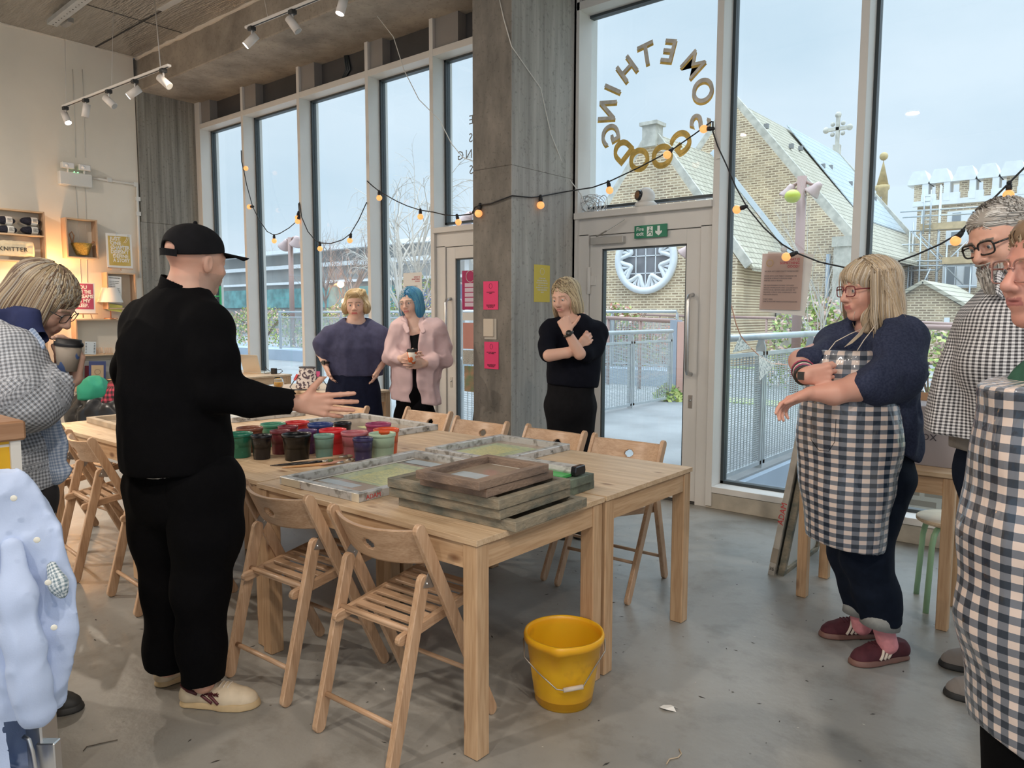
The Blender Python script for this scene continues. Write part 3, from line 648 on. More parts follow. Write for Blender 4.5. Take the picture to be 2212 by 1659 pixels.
for i,u in enumerate(us):
    yy=ysf+(i%2)*.9; z1=P(u,[560,545,525,540,500,480,455,430,400,403,520,540,560][i],y=yy).z; x=P(u,600,y=yy).x
    b.tube([Vector((x,yy,0))-sc_c,Vector((x,yy,z1))-sc_c],.034,5)
for (u0,v0,u1,v1) in ((1945,458,2212,440),(1950,470,2120,460),(1965,500,2120,488),(1900,530,1985,528),(1920,565,2110,562),(1955,575,2120,572),(1960,620,2110,618),(1965,650,2110,646),(1950,585,2020,583),(1970,500,2080,615),(2020,590,2090,520),(1980,640,2010,580),(1985,505,2040,560)):
    a=P(u0,v0,y=ysf); d_=P(u1,v1,y=ysf); b.tube([a-sc_c,d_-sc_c],.03,5)
for k in range(8): 
    a=P(1998,425+k*10,y=ysf-.2); d_=P(2012,424+k*10,y=ysf-.2); b.tube([a-sc_c,d_-sc_c],.025,4)
for u in (1998,2012): b.tube([P(u,410,y=ysf-.2)-sc_c,P(u-4,505,y=ysf-.2)-sc_c],.03,4)
obj('tube_frame',b,M_galv,s)
b=B()
for (u0,v0,u1) in ((1988,490,2085),(2036,562,2110)):
    a=P(u0,v0,y=ysf); d_=P(u1,v0-7,y=ysf); b.box(Vector((a.x,ysf-.1,a.z-.15))-sc_c,Vector((d_.x,ysf+.6,a.z+.1))-sc_c)
obj('timber_board',b,mat('scaffold_board',(.60,.44,.25),.8,var=.2),s)
# cabin + aircon on scaffold level, low brick house
yh=26.; a=P(1950,648,y=yh); p0=P(1996,612,y=yh); r0=P(2074,660,y=yh)
e=empty('low_brick_house',(p0.x,yh,0),0,'low yellow brick outbuilding with shallow gable in front of the tower','house'); c=Vector(e.location)
hw=abs(r0.x-p0.x); 
tp('gable_wall',B().prism([(p0.x-hw,0),(r0.x,0),(r0.x,r0.z),(p0.x,p0.z),(p0.x-hw,r0.z)],(-5,0),MY(yh)),M_brick)
b=B()
for sg in (-1,1): b.bar((p0.x,yh+2.5,p0.z+.05),(p0.x+sg*(hw+.2),yh+2.5,r0.z-.02),5.4,.1,(0,1,0) if False else (0,0,1))
tp('roof',b,M_tile)
tp('notice',B().box((P(2040,690,y=yh).x,yh-.06,P(2040,700,y=yh).z),(P(2052,690,y=yh).x,yh-.01,P(2045,686,y=yh).z)),M_wst)
# ---- brown handrails along the street beyond the fences
def rail(label,pts,r,posts,m,zb=0):
    e=empty('street_handrail',Vector(pts[0])*Vector((1,1,0)),0,label,'handrail'); c=Vector(e.location)
    obj('rail',B().tube([Vector(p)-c for p in pts],r,10),m,e)
    for p in posts: obj('post',B().tube([Vector((p[0],p[1],zb))-c,Vector(p)-c],r*.8,8),m,e)
    return e
a=P(1300,686,y=13.2); d_=P(1461,694,y=12.4)
rail('thick brown handrail ending above the pinkish gate post outside the fire exit',[a,d_],.04,[tuple(a.lerp(d_,k)) for k in (.1,.55)],M_brown)
a=P(1380,680,y=17.5); d_=P(1900,693,y=15); f_=P(2300,712,y=13)
rail('thin brown handrail crossing in front of the church',[a,d_,f_],.03,[tuple(a.lerp(d_,k)) for k in (.12,.45,.62,.8)]+[tuple(d_.lerp(f_,.4))],M_brown)
a=P(1900,703,y=11.5); f_=P(2300,716,y=11)
rail('thick brown handrail in front of the low brick house',[a,f_],.038,[tuple(a.lerp(f_,k)) for k in (.9,)],M_brown)
# ---- mesh fences
def mesh_mat():
    m=bpy.data.materials.new('woven_wire_mesh'); return m
def fence(label,p0,p1,zb,zr,npan,posts_thick=.05,flip=1):
    p0=Vector((*p0,0)); p1=Vector((*p1,0)); d=p1-p0; l=d.length; d.normalize(); ang=math.atan2(d.y,d.x)
    e=empty('mesh_fence',(p0.x,p0.y,zb),ang,label,'fence')
    obj('top_rail',B().tube([(0,0,zr-zb),(l,0,zr-zb)],.032,10),M_galv,e)
    h=zr-zb-.14
    for i in range(npan):
        x0=l*i/npan+.03; x1=l*(i+1)/npan-.03
        b=B().box((x0,-.015,.04),(x1,.015,.075)).box((x0,-.015,h-.035),(x1,.015,h)).box((x0,-.015,.04),(x0+.03,.015,h)).box((x1-.03,-.015,.04),(x1,.015,h))
        f=obj('panel_frame',b,M_galv,e)
        b=B(); n=int((h-.1)/.021)
        for k in range(n): z=.075+(h-.11)*(k+.5)/n; b.box((x0+.03,-.002,z-.0035),(x1-.03,.002,z+.0035))
        n=int((x1-x0)/.07)
        for k in range(n): x=x0+(x1-x0)*(k+.5)/n; b.box((x-.004,-.004,.075),(x+.004,.004,h-.035))
        obj('wire_mesh',b,M_galv,f)
    for i in range(npan+1):
        x=l*i/npan
        obj('post',B().prism([(-.045,0),(.045,0),(.045,zr-zb-.1),(.02,zr-zb-.02),(-.02,zr-zb-.02),(-.045,zr-zb-.1)],(-.012,.012),Matrix.Translation((x,.03*flip,0))@Matrix.Rotation(PI/2,4,'X')@Matrix.Rotation(PI/2,4,'Y')),M_galv,e)
    return e
fence('galvanised mesh fence outside the window right of the fire exit, with bunting tied to it',(-2.66,5.50),(-2.66,9.7),0,1.25,3)
fence('galvanised mesh fence seen through the fire exit door, ending at the pink post',(-5.95,6.2),(-5.95,11.35),0,1.18,4)
fence('mesh fence far outside beyond the left windows',(-21,13.6),(-7.2,13.9),.35,1.52,9)
struct(obj('raised_walkway',B().box((-60,13.4,0),(-7.0,16,.33)),M_void),'blue grey raised walkway behind the left windows')
e=P(1468,860,z=0); tag(obj('gate_post',B().box((e.x-.02,e.y-.1,0),(e.x+.16,e.y+.1,1.33)),mat('pink_primer',(.62,.36,.30),.7)),'pinkish flat post at the end of the mesh fence outside the fire exit','post')
tag(obj('gate_post',B().box((e.x-.16,e.y-.1,0),(e.x-.03,e.y+.1,1.36)),mat('slate_blue_paint',(.30,.35,.42),.6)),'slate blue post beside the pinkish post at the fence end','post')
# bunting on the right fence
e=empty('bunting',(-2.6,6,1.2),0,'string of patterned triangular flags hanging from the mesh fence','bunting')
M_bt=mat('leaf_print_cloth',(.78,.74,.66),.9,col2=(.35,.36,.33),vs=55,ramp=(.42,.5),detail=1)
c=Vector(e.location); Q=lambda u,v: P(u,v,x=-2.56)-c
obj('cord',B().tube([Q(1577,650),Q(1590,700),Q(1600,725),Q(1618,748),Q(1640,768),Q(1665,785),Q(1700,788)],.005,5),mat('salmon_cord',(.75,.35,.22),.7),e)
for t3 in (((1597,728),(1622,752),(1582,762)),((1638,766),(1676,784),(1640,823))):
    obj('flag',B().prism([(0,0),(1,0),(0,1)],.004,frame_mat(Q(*t3[0]),(0,1,0),(0,0,1))@Matrix(((Q(*t3[1]).y-Q(*t3[0]).y,Q(*t3[2]).y-Q(*t3[0]).y,0,0),(Q(*t3[1]).z-Q(*t3[0]).z,Q(*t3[2]).z-Q(*t3[0]).z,0,0),(0,0,1,0),(0,0,0,1)))),M_bt,e)
# ---- street lamps
def lamp(label,u,vt,y,heads,h_scale=1,m=M_brown):
    t=P(u,vt,y=y); e=empty('street_lamp',(t.x,y,0),0,label,'street lamp')
    obj('pole',B().lathe([(.085,0),(.085,t.z),(0,t.z)],None,12),m,e)
    for sx,dz,tilt in heads:
        M=Matrix.Translation((sx*.32*h_scale,0,t.z-.22*h_scale+dz))@Matrix.Rotation(sx*-.75*tilt,4,'Y')
        h=obj('lamp_head',B().lathe([(0,.20),(.07,.2),(.10,.12),(.12,.05),(.20,-.10),(.20,-.14),(.17,-.14),(0,-.1)],M@Matrix.Scale(h_scale,4),16),mat('pinkish_lamp_paint',(.50,.36,.34),.5),e)
        obj('arm',B().tube([(0,0,t.z-.1*h_scale),(sx*.18*h_scale,0,t.z-.05*h_scale+dz),(sx*.3*h_scale,0,t.z-.12*h_scale+dz)],.03,6),m,h)
    return e
lamp('twin headed pinkish street lamp outside the third tall window',627,513,14.8,[(-1,0,1),(1,0.05,-.6)],1.0)
lamp('street lamp with yellow lens in front of the tall church gable',1733,381,14,[(-1,-.1,.6),(1,-.1,-1)],.72)
lamp('slim pink street lamp seen through the fire exit glass',1505,520,18,[(-1,-.05,1)],.9,mat('pink_pole_paint',(.60,.32,.30),.6))
lamp('pale street lamp just left of the concrete column',1030,452,13,[(-1,0,1)],1.1)
t=P(1712,424,y=13.7); tag(obj('amber_dome',B().ball(t,(.14,.14,.12),14,10),mat('yellow_lens',(.48,.50,.06),.2)),'yellow domed lens under the head of the street lamp by the church','lamp lens')
# ---- low station building on the far left
ys=30.; e=empty('station_building',(-40,ys,0),0,'long low grey and white station building behind the left windows','building'); c=Vector(e.location)
def L_(u,v,yy=ys): return P(u,v,y=yy)
z=lambda v: P(600,v,y=ys).z
b=B().box((-75,ys,0),(-24,ys+5,z(548))); tp('wall',b,mat('station_grey',(.34,.34,.33),.8,var=.25,vs=.4),e)
tp('white_fascia',B().box((-75,ys-.6,z(552)),(-24,ys+5.2,z(544))).box((-75,ys-.2,z(583)),(-31,ys,z(575))).box((-75,ys-.2,z(616)),(-22,ys,z(611))),M_wst,e)
tp('teal_shopfront',B().box((-60,ys-.1,z(665)),(-34,ys,z(625))),mat('teal_glazing',(.16,.38,.38),.3,var=.5,vs=1.5),e)
tp('blue_shopfront',B().box((-33,ys-.1,z(665)),(-26,ys,z(628))),mat('blue_glazing',(.22,.28,.45),.3,var=.3,vs=1.5),e)
b=B().box((-33,ys-3,z(592)),(-20,ys-1,z(586))).box((-26,ys-2.5,0),(-25.7,ys-2.2,z(592)))
tp('canopy',b,M_wst,e)
# ---- bare trees and shrubs
def tree(label,x,y,h,col,seed,spread=.5,n=9,r=.09,droop=0,leaf=None):
    R_=random.Random(seed); b=B(); tips=[]
    def grow(p,d,l,r_,dep):
        pts=[p]; q=p.copy(); dd=d.copy()
        for k in range(4):
            dd=(dd+Vector((R_.uniform(-.16,.16),R_.uniform(-.16,.16),R_.uniform(-.05,.12)-droop*(3-dep if dep<3 else 0)*.12))).normalized(); q=q+dd*l/4; pts.append(q.copy())
        b.tube(pts,[r_*(1-.16*k) for k in range(5)],5 if dep>1 else 3,cap=False)
        if dep==0: tips.append(q); return
        for k in range(R_.choice((2,3,3)) if dep<4 else n):
            t=R_.uniform(.35,1); i=min(3,int(t*4)); s_=pts[i].lerp(pts[i+1],t*4-i)
            a=R_.uniform(0,2*PI); nd=(dd+Vector((math.cos(a),math.sin(a),R_.uniform(-.1,.5)))*spread*R_.uniform(.7,1.4)).normalized()
            grow(s_,nd,l*R_.uniform(.5,.75),r_*.5,dep-1)
    e=empty('bare_tree',(x,y,0),0,label,'tree'); grow(Vector((0,0,0)),Vector((0,0,1)),h*.55,r,4)
    obj('trunk_and_branches',b,mat('bark_'+col[0],col[1],.9),e)
    return e,tips
pale=('pale_birch',(.56,.50,.44)); dark=('reddish_grey',(.38,.28,.24))
def tx(u,y): return P(u,600,y=y).x
tree('bare white birch tree outside the window left of the column',tx(868,16),16,5.9,pale,3,.45,12,.08,1)
tree('second bare birch tree beside the pale street lamp',tx(905,17.5),17.5,6.4,pale,11,.45,12,.08,1)
tree('bare bushy tree behind the fourth tall window',tx(745,22),22,5.2,dark,5,.65,12,.1)
tree('bare reddish tree left of the fourth mullion',tx(700,25),25,5.0,dark,8,.65,12,.1)
tree('faint bare tree behind the station roof',tx(600,36),36,7.0,dark,15,.6,12,.1)
tree('slender pale sapling in front of the church lancets',tx(1790,13.5),13.5,3.3,pale,21,.34,8,.028)
def shrub(label,x,y,z0,rx,ry,rz,n,cols,seed):
    R_=random.Random(seed); b=B()
    for k in range(n):
        a=R_.uniform(0,2*PI); c_=R_.uniform(-1,1); rr=R_.uniform(.6,1)**.5; s=math.sqrt(1-c_*c_)
        p=Vector((s*math.cos(a)*rx,s*math.sin(a)*ry,abs(c_)*rz))*rr; q=.05*R_.uniform(.7,1.5)
        t1=Vector((R_.uniform(-1,1),R_.uniform(-1,1),R_.uniform(-1,1))).normalized(); t2=t1.orthogonal().normalized()
        b.poly([p-t1*q,p+t2*q*.5,p+t1*q,p-t2*q*.5],mi=R_.randrange(len(cols)))
    for k in range(10): a=R_.uniform(0,6.28); b.tube([(0,0,0),(math.cos(a)*rx*.3,math.sin(a)*ry*.3,rz*.5),(math.cos(a)*rx*.7,math.sin(a)*ry*.7,rz*.85)],.012,4,mi=len(cols))
    o=obj('shrub',b,[mat('leaf_%s'%n_,c_,.7) for n_,c_ in cols]+[mat('twig_brown',(.2,.13,.09),.9)]); o.location=(x,y,z0); tag(o,label,'shrub'); return o
G=('green',(.22,.32,.08)); Y_=('yellow_green',(.45,.48,.15)); RD=('rust_red',(.42,.16,.11)); PK=('dusty_pink',(.60,.40,.33))
shrub('green and rust coloured shrub behind the fence seen through the fire exit',tx(1335,14.5),14.5,0,1.0,.6,1.75,1500,[G,Y_,RD,PK],1)
shrub('rust red hedge running behind the brown handrail through the fire exit',tx(1410,14.8),14.8,0,1.9,.5,1.25,1700,[RD,PK,Y_,RD],2)
shrub('light green bush beside the thin sapling near the apron woman',tx(1760,15),15,0,1.1,.6,1.9,1400,[Y_,G,PK],3)
shrub('leafy bush between the blonde woman and the grey haired man',tx(2020,14),14,0,1.6,.6,1.25,1500,[G,Y_,PK],4)
shrub('leafy climber behind the leftmost mesh fence',tx(560,14.9),14.9,.33,3.0,.6,1.45,1900,[G,Y_,PK],5)
shrub('yellow green bush behind the woman in the navy top',tx(725,16.5),16.5,.3,1.0,.6,1.5,900,[Y_,G,PK],6)
shrub('pale leafy bush beneath the birches',tx(900,18),18,.3,1.8,.6,2.6,1500,[Y_,PK,G],7)
shrub('weeds growing at the foot of the mesh fence end',tx(1452,11.4),11.35,0,.28,.2,.28,160,[Y_,G],8)
for y,z_,r_ in ((14.6,.62,.03),(14.6,1.1,.03)):
    b=B(); 
    for k in range(44): x=-3.2+k*.16; b.tube([(x,y,z_+.02*math.sin(k)),(x+.17,y,z_+.02*math.sin(k+1)+(.03 if k%2 else -.03))],.035,5)
    tag(obj('rope_barrier',b,mat('dark_twisted_rope',(.10,.10,.11),.9)),'dark twisted rope strung along the street, the %s one'%('lower' if z_<1 else 'upper'),'rope')
# ================================================================ IMPLICIT SURFACES for bodies, cloth and hair
f4=np.float32
def nrm(v): v=np.asarray(v,float); return v/np.linalg.norm(v)
def smin(a,b,k):
    if k<=0: return np.minimum(a,b)
    h=np.maximum(k-np.abs(a-b),0)/k
    return np.minimum(a,b)-h*h*k*.25
_h=np.random.RandomState(3).rand(4096).astype(f4)
def vnoise(p):
    i=np.floor(p).astype(np.int64); f=(p-i).astype(f4); f=f*f*(3-2*f)
    def g(a,b,c): return _h[((i[:,0]+a)*73856093^(i[:,1]+b)*19349663^(i[:,2]+c)*83492791)&4095]
    x,y,z=f[:,0],f[:,1],f[:,2]
    l=lambda a,b,t:a+(b-a)*t
    return l(l(l(g(0,0,0),g(1,0,0),x),l(g(0,1,0),g(1,1,0),x),y),l(l(g(0,0,1),g(1,0,1),x),l(g(0,1,1),g(1,1,1),x),y),z)*2-1
def ridged(p,s,stretch=(1,1,1),off=0):
    "soft fold field: ridges where the noise crosses zero"
    q=p*np.array(stretch,f4)*s+off
    return 1-np.abs(vnoise(q))*2
class S:
    def __init__(s): s.pr=[]; s.disp=None; s.cuts=[]
    def cone(s,a,b,ra,rb=None,k=.02,flat=(1,1),up=(0,1,0),op='+',mi=0):
        a=np.array(a,float); b=np.array(b,float); rb=ra if rb is None else rb
        z=b-a; L=max(np.linalg.norm(z),1e-5); z=z/L; y=np.array(up,float); y=y-z*np.dot(y,z)
        if np.linalg.norm(y)<1e-3: y=np.cross(z,[1,0,0])
        y=nrm(y); x=np.cross(y,z); R_=np.stack([x,y,z],1).astype(f4)
        s.pr.append(('c',a.astype(f4),R_,L,ra,rb,flat,k,op,mi,(min(a[0],b[0]),))); return s
    def chain(s,pts,rs,k=.02,flat=(1,1),up=(0,1,0),mi=0):
        for i in range(len(pts)-1): s.cone(pts[i],pts[i+1],rs[i],rs[i+1],k,flat,up,mi=mi)
        return s
    def ell(s,c,r,k=.02,R_=None,op='+',mi=0):
        r=(r,r,r) if not hasattr(r,'__len__') else r
        s.pr.append(('e',np.array(c,f4),np.eye(3,dtype=f4) if R_ is None else np.array(R_,f4),0,np.array(r,f4),0,(1,1),k,op,mi,None)); return s
    def box(s,c,d,k=.0,R_=None,op='+',r=.0,mi=0):
        s.pr.append(('b',np.array(c,f4),np.eye(3,dtype=f4) if R_ is None else np.array(R_,f4),0,np.array(d,f4)/2-r,r,(1,1),k,op,mi,None)); return s
    def plane(s,n,p): n=nrm(n).astype(f4); s.cuts.append((n,float(np.dot(n,p)))); return s
    def one(s,q,P_):
        t,a,R_,L,ra,rb,fl,k,op,mi,_=q
        l=(P_-a)@R_
        if t=='c':
            tt=np.clip(l[:,2]/L,0,1); x=l[:,0]/fl[0]; y=l[:,1]/fl[1]; z=l[:,2]-tt*L
            return (np.sqrt(x*x+y*y+z*z)-(ra+(rb-ra)*tt))*min(fl[0],fl[1],1)
        if t=='e':
            k0=np.sqrt(((l/ra)**2).sum(1)); k1=np.sqrt(((l/(ra*ra))**2).sum(1))+1e-9
            return k0*(k0-1)/k1
        d=np.abs(l)-ra
        return np.sqrt((np.maximum(d,0)**2).sum(1))+np.minimum(d.max(1),0)-rb
    def ev(s,P_,disp=True):
        P_=P_.astype(f4); d=None
        for q in s.pr:
            e=s.one(q,P_)
            if d is None: d=e
            elif q[8]=='+': d=smin(d,e,q[7])
            elif q[8]=='-': d=-smin(-d,e,q[7])
            else: d=-smin(-d,-e,q[7])
        if disp and s.disp is not None: d=d-s.disp(P_)
        for n,c in s.cuts: d=np.maximum(d,P_@n-c)
        return d
    def mesh(s,lo,hi,h,tag_=None):
        lo=np.array(lo,float); hi=np.array(hi,float); Bk=8
        n=np.ceil((hi-lo)/h/Bk).astype(int)*Bk+1
        nb=(n-1)//Bk
        g=np.stack(np.meshgrid(*[np.arange(k) for k in nb],indexing='ij'),-1).reshape(-1,3)
        cen=lo+(g+.5)*Bk*h; dc=s.ev(cen)
        D=np.full(n,1.,f4)
        act=np.abs(dc)<Bk*h*1.25+.02
        for gi in g[(~act)&(dc<0)]:
            a=gi*Bk; D[a[0]:a[0]+Bk+1,a[1]:a[1]+Bk+1,a[2]:a[2]+Bk+1]=-1
        ga=g[act]
        if len(ga)==0: return np.zeros((0,3)),np.zeros((0,4),int)
        loc=np.stack(np.meshgrid(*[np.arange(Bk+1)]*3,indexing='ij'),-1).reshape(-1,3)
        for c0 in range(0,len(ga),400):
            gg=ga[c0:c0+400]; idx=(gg[:,None]*Bk+loc[None]).reshape(-1,3)
            v=s.ev(lo+idx*h); D[idx[:,0],idx[:,1],idx[:,2]]=v
        # surface nets
        sg=D<0; c=[slice(0,-1),slice(1,None)]
        cnt=np.zeros(tuple(n-1),np.int8)
        for i in (0,1):
            for j in (0,1):
                for k in (0,1): cnt+=sg[c[i],c[j],c[k]]
        cell=(cnt>0)&(cnt<8); ci=np.argwhere(cell)
        vid=-np.ones(tuple(n-1),np.int64); vid[cell]=np.arange(len(ci))
        acc=np.zeros((len(ci),3)); w_=np.zeros(len(ci))
        cor=[(i,j,k) for i in (0,1) for j in (0,1) for k in (0,1)]
        for a in cor:
            for ax in range(3):
                if a[ax]: continue
                b_=list(a); b_[ax]=1
                A=D[tuple((ci+a).T)]; Bv=D[tuple((ci+b_).T)]; m=(A<0)!=(Bv<0)
                t=np.where(m,A/(A-Bv+1e-12),0); p=ci+np.array(a); pp=p.astype(float); pp[:,ax]+=t
                acc[m]+=pp[m]; w_[m]+=1
        V=lo+acc/np.maximum(w_,1)[:,None]*h
        F=[]
        for ax in range(3):
            u,v=[(1,2),(2,0),(0,1)][ax]
            sl0=[slice(None)]*3; sl1=[slice(None)]*3; sl0[ax]=slice(0,-1); sl1[ax]=slice(1,None)
            ch=sg[tuple(sl0)]!=sg[tuple(sl1)]; e=np.argwhere(ch)
            e=e[(e[:,u]>0)&(e[:,v]>0)&(e[:,u]<n[u]-1)&(e[:,v]<n[v]-1)]
            if len(e)==0: continue
            du=np.zeros(3,int); du[u]=1; dv=np.zeros(3,int); dv[v]=1
            q=np.stack([vid[tuple((e-du-dv).T)],vid[tuple((e-dv).T)],vid[tuple(e.T)],vid[tuple((e-du).T)]],1)
            inside=sg[tuple(e.T)]; q[~inside]=q[~inside][:,::-1]
            F.append(q)
        F=np.concatenate(F) if F else np.zeros((0,4),int)
        F=F[(F>=0).all(1)]
        return V,F
    def param(s,V):
        "cloth coordinates in metres: around and along the nearest piece"
        V=V.astype(f4); best=np.full(len(V),1e9,f4); uv=np.zeros((len(V),2),f4); per=np.zeros(len(V),f4); off=0
        for n_,q in enumerate(s.pr):
            if q[8]!='+' : continue
            t,a,R_,L,ra,rb,fl,k,op,mi,_=q
            e=s.one(q,V); m=e<best
            if not m.any(): continue
            l=(V[m]-a)@R_
            if t=='c': r=(ra+rb)/2*.5*(fl[0]+fl[1]); an=np.arctan2(l[:,0],-l[:,1]); uu=an*r; vv=l[:,2]; pr_=2*PI*r
            else: r=float(ra[0]+ra[1])*.5; an=np.arctan2(l[:,0],-l[:,1]); uu=an*r; vv=V[m][:,2]; pr_=2*PI*r
            uv[m,0]=uu; uv[m,1]=vv; per[m]=pr_; best[m]=e[m]
        return uv,per
def meshobj(name,V,F,m,parent=None,uv=None,per=None,cols=None,smooth=True,relax=0):
    V=np.asarray(V,float)
    if relax and len(F):
        for _ in range(relax):
            A=np.zeros_like(V); c=np.zeros(len(V))
            for i in range(4):
                np.add.at(A,F[:,i],V[F[:,(i+1)%4]]+V[F[:,i-1]]); np.add.at(c,F[:,i],2)
            V=V*.5+.5*A/np.maximum(c,1)[:,None]
    me=bpy.data.meshes.new(name); nF=len(F)
    me.vertices.add(len(V)); me.vertices.foreach_set('co',V.astype(f4).ravel())
    me.loops.add(nF*4); me.loops.foreach_set('vertex_index',F.astype(np.int32).ravel())
    me.polygons.add(nF); me.polygons.foreach_set('loop_start',np.arange(nF,dtype=np.int32)*4); me.polygons.foreach_set('loop_total',np.full(nF,4,np.int32))
    me.polygons.foreach_set('use_smooth',np.full(nF,smooth)); me.update(calc_edges=True)
    if uv is not None:
        l=me.uv_layers.new(name='cloth'); q=uv[F].copy(); p=per[F]
        ref=q[:,:1,0]; d_=q[:,:,0]-ref; q[:,:,0]-=np.round(d_/np.maximum(p,1e-3))*p*(np.abs(d_)>p*.5)
        l.data.foreach_set('uv',q.astype(f4).ravel())
    if cols is not None:
        a=me.color_attributes.new('tone','FLOAT_COLOR','POINT'); a.data.foreach_set('color',np.concatenate([cols,np.ones((len(V),1))],1).astype(f4).ravel())
    for x in (m if isinstance(m,(list,tuple)) else [m]): me.materials.append(x)
    o=bpy.data.objects.new(name,me); COL.objects.link(o)
    if parent is not None: o.parent=parent
    return o
def sobj(name,s,lo,hi,h,m,parent=None,uv=False,relax=1,cols=None):
    V,F=s.mesh(lo,hi,h); u=p=None
    if uv: u,p=s.param(V)
    return meshobj(name,V,F,m,parent,u,p,cols(V) if cols else None,relax=relax)
def gingham(name,size,light,midc,darkc,rough=.8,coat=0,bump=0):
    m,t,b,N,L=nodes(name); MATS[name]=m
    uv=N('ShaderNodeUVMap'); uv.uv_map='cloth'; sp=N('ShaderNodeSeparateXYZ'); L(uv.outputs[0],sp.inputs[0])
    def stripe(i):
        a=N('ShaderNodeMath'); a.operation='MULTIPLY'; a.inputs[1].default_value=1/size; L(sp.outputs[i],a.inputs[0])
        f=N('ShaderNodeMath'); f.operation='FRACT'; L(a.outputs[0],f.inputs[0])
        g=N('ShaderNodeMath'); g.operation='GREATER_THAN'; g.inputs[1].default_value=.5; L(f.outputs[0],g.inputs[0]); return g
    a,b_=stripe(0),stripe(1); s_=N('ShaderNodeMath'); s_.operation='ADD'; L(a.outputs[0],s_.inputs[0]); L(b_.outputs[0],s_.inputs[1])
    h=N('ShaderNodeMath'); h.operation='MULTIPLY'; h.inputs[1].default_value=.5; L(s_.outputs[0],h.inputs[0])
    r=N('ShaderNodeValToRGB'); r.color_ramp.interpolation='CONSTANT'; e=r.color_ramp.elements; e[0].color=(*light,1); e[1].position=.25; e[1].color=(*midc,1); x=e.new(.75); x.color=(*darkc,1)
    L(h.outputs[0],r.inputs[0]); L(r.outputs[0],b.inputs['Base Color']); b.inputs['Roughness'].default_value=rough
    if coat:
        b.inputs['Coat Weight'].default_value=coat; b.inputs['Coat Roughness'].default_value=.08
        tc=N('ShaderNodeTexCoord'); mp=N('ShaderNodeMapping'); mp.inputs['Scale'].default_value=(1,1,.45); n=N('ShaderNodeTexNoise'); n.inputs['Scale'].default_value=9; n.inputs['Detail'].default_value=3; n.inputs['Distortion'].default_value=1.2
        L(tc.outputs['Object'],mp.inputs[0]); L(mp.outputs[0],n.inputs[0]); bp=N('ShaderNodeBump'); bp.inputs['Strength'].default_value=.8; bp.inputs['Distance'].default_value=.03; L(n.outputs[0],bp.inputs['Height']); L(bp.outputs[0],b.inputs['Coat Normal'])
    return m
def cloth(name,col,rough=.9,sheen=.0,col2=None,vs=30,bump=.25,bs=260):
    return mat(name,col,rough,col2=col2 or tuple(c*.8 for c in col),vs=vs,bump=bump,bs=bs,sheen=sheen,bd=.002,spec=.12 if max(col)<.05 else .4)
# ================================================================ THINGS ON AND AROUND THE TABLES
M_alu=mat('paint_smeared_aluminium',(.56,.56,.55),.4,metal=.25,col2=(.27,.26,.24),vs=26,ramp=(.36,.50),detail=7,bump=.15,bs=50)
M_wsc=mat('stained_frame_wood',(.29,.245,.175),.75,col2=(.115,.125,.105),vs=9,ramp=(.35,.6),detail=8,bump=.3,bs=40,stretch=(1,1,2))
M_wsc2=mat('brown_frame_wood',(.27,.19,.14),.75,col2=(.15,.11,.09),vs=9,ramp=(.35,.6),detail=8,bump=.3,bs=40,stretch=(1,1,2))
M_wpale=mat('pale_frame_wood',(.58,.46,.33),.7,var=.3,vs=8)
M_wgrn=mat('green_black_frame_wood',(.17,.22,.17),.7,col2=(.07,.08,.07),vs=12,detail=6)
M_mesh=mat('tan_screen_mesh',(.36,.29,.22),.25,var=.15,vs=3,coat=.3)
M_ink=mat('pale_tape_strip',(.62,.60,.55),.4)
M_yel=mat('yellow_stencil',(.62,.60,.28),.35,col2=(.42,.45,.25),vs=60,ramp=(.45,.55),detail=1,stretch=(1,5,1))
M_grn=mat('green_stencil',(.33,.40,.27),.3,col2=(.45,.50,.30),vs=40,ramp=(.55,.6),detail=1)
M_blu=mat('grey_blue_stencil',(.42,.48,.52),.3)
M_red=mat('red_marker',(.55,.04,.04),.6); M_blk=mat('black_marker',(.03,.03,.03),.6)
def screen(label,cx_,cy,lx,ly,z,rz,m,th=.034,fw=.036,patches=(),name='screen_frame',cat='screen printing frame',group='screen printing frames on the tables',hollow=False,txt=()):
    e=empty(name,(cx_,cy,z),rz,label,cat,group)
    b=B(); 
    for a,c in (((-lx/2,-ly/2,0),(lx/2,-ly/2+fw,th)),((-lx/2,ly/2-fw,0),(lx/2,ly/2,th)),((-lx/2,-ly/2+fw,0),(-lx/2+fw,ly/2-fw,th)),((lx/2-fw,-ly/2+fw,0),(lx/2,ly/2-fw,th))): b.box(a,c)
    obj('frame',b,m,e,bevel=.002)
    if not hollow:
        obj('mesh_sheet',B().box((-lx/2+fw,-ly/2+fw,.003),(lx/2-fw,ly/2-fw,.0045)),M_mesh,e)
        for i_,(x0,y0,x1,y1,pm) in enumerate(patches): obj('stencil',B().box((x0*lx,y0*ly,.0046+.0004*i_),(x1*lx,y1*ly,.0050+.0004*i_)),pm,e)
    for s,sz,x,y,zz,side,tm in txt:
        if side=='f': T=Matrix.Translation((x,-ly/2-.0006,zz))@Matrix.Rotation(PI/2,4,'X')
        elif side=='r': T=Matrix.Translation((lx/2+.0006,y,zz))@Matrix.Rotation(PI/2,4,'Z')@Matrix.Rotation(PI/2,4,'X')
        text('marker_lettering',s,sz,T,tm,e,ext=.0003)
    return e
M_tapeb=mat('beige_masking_tape',(.62,.55,.42),.7)
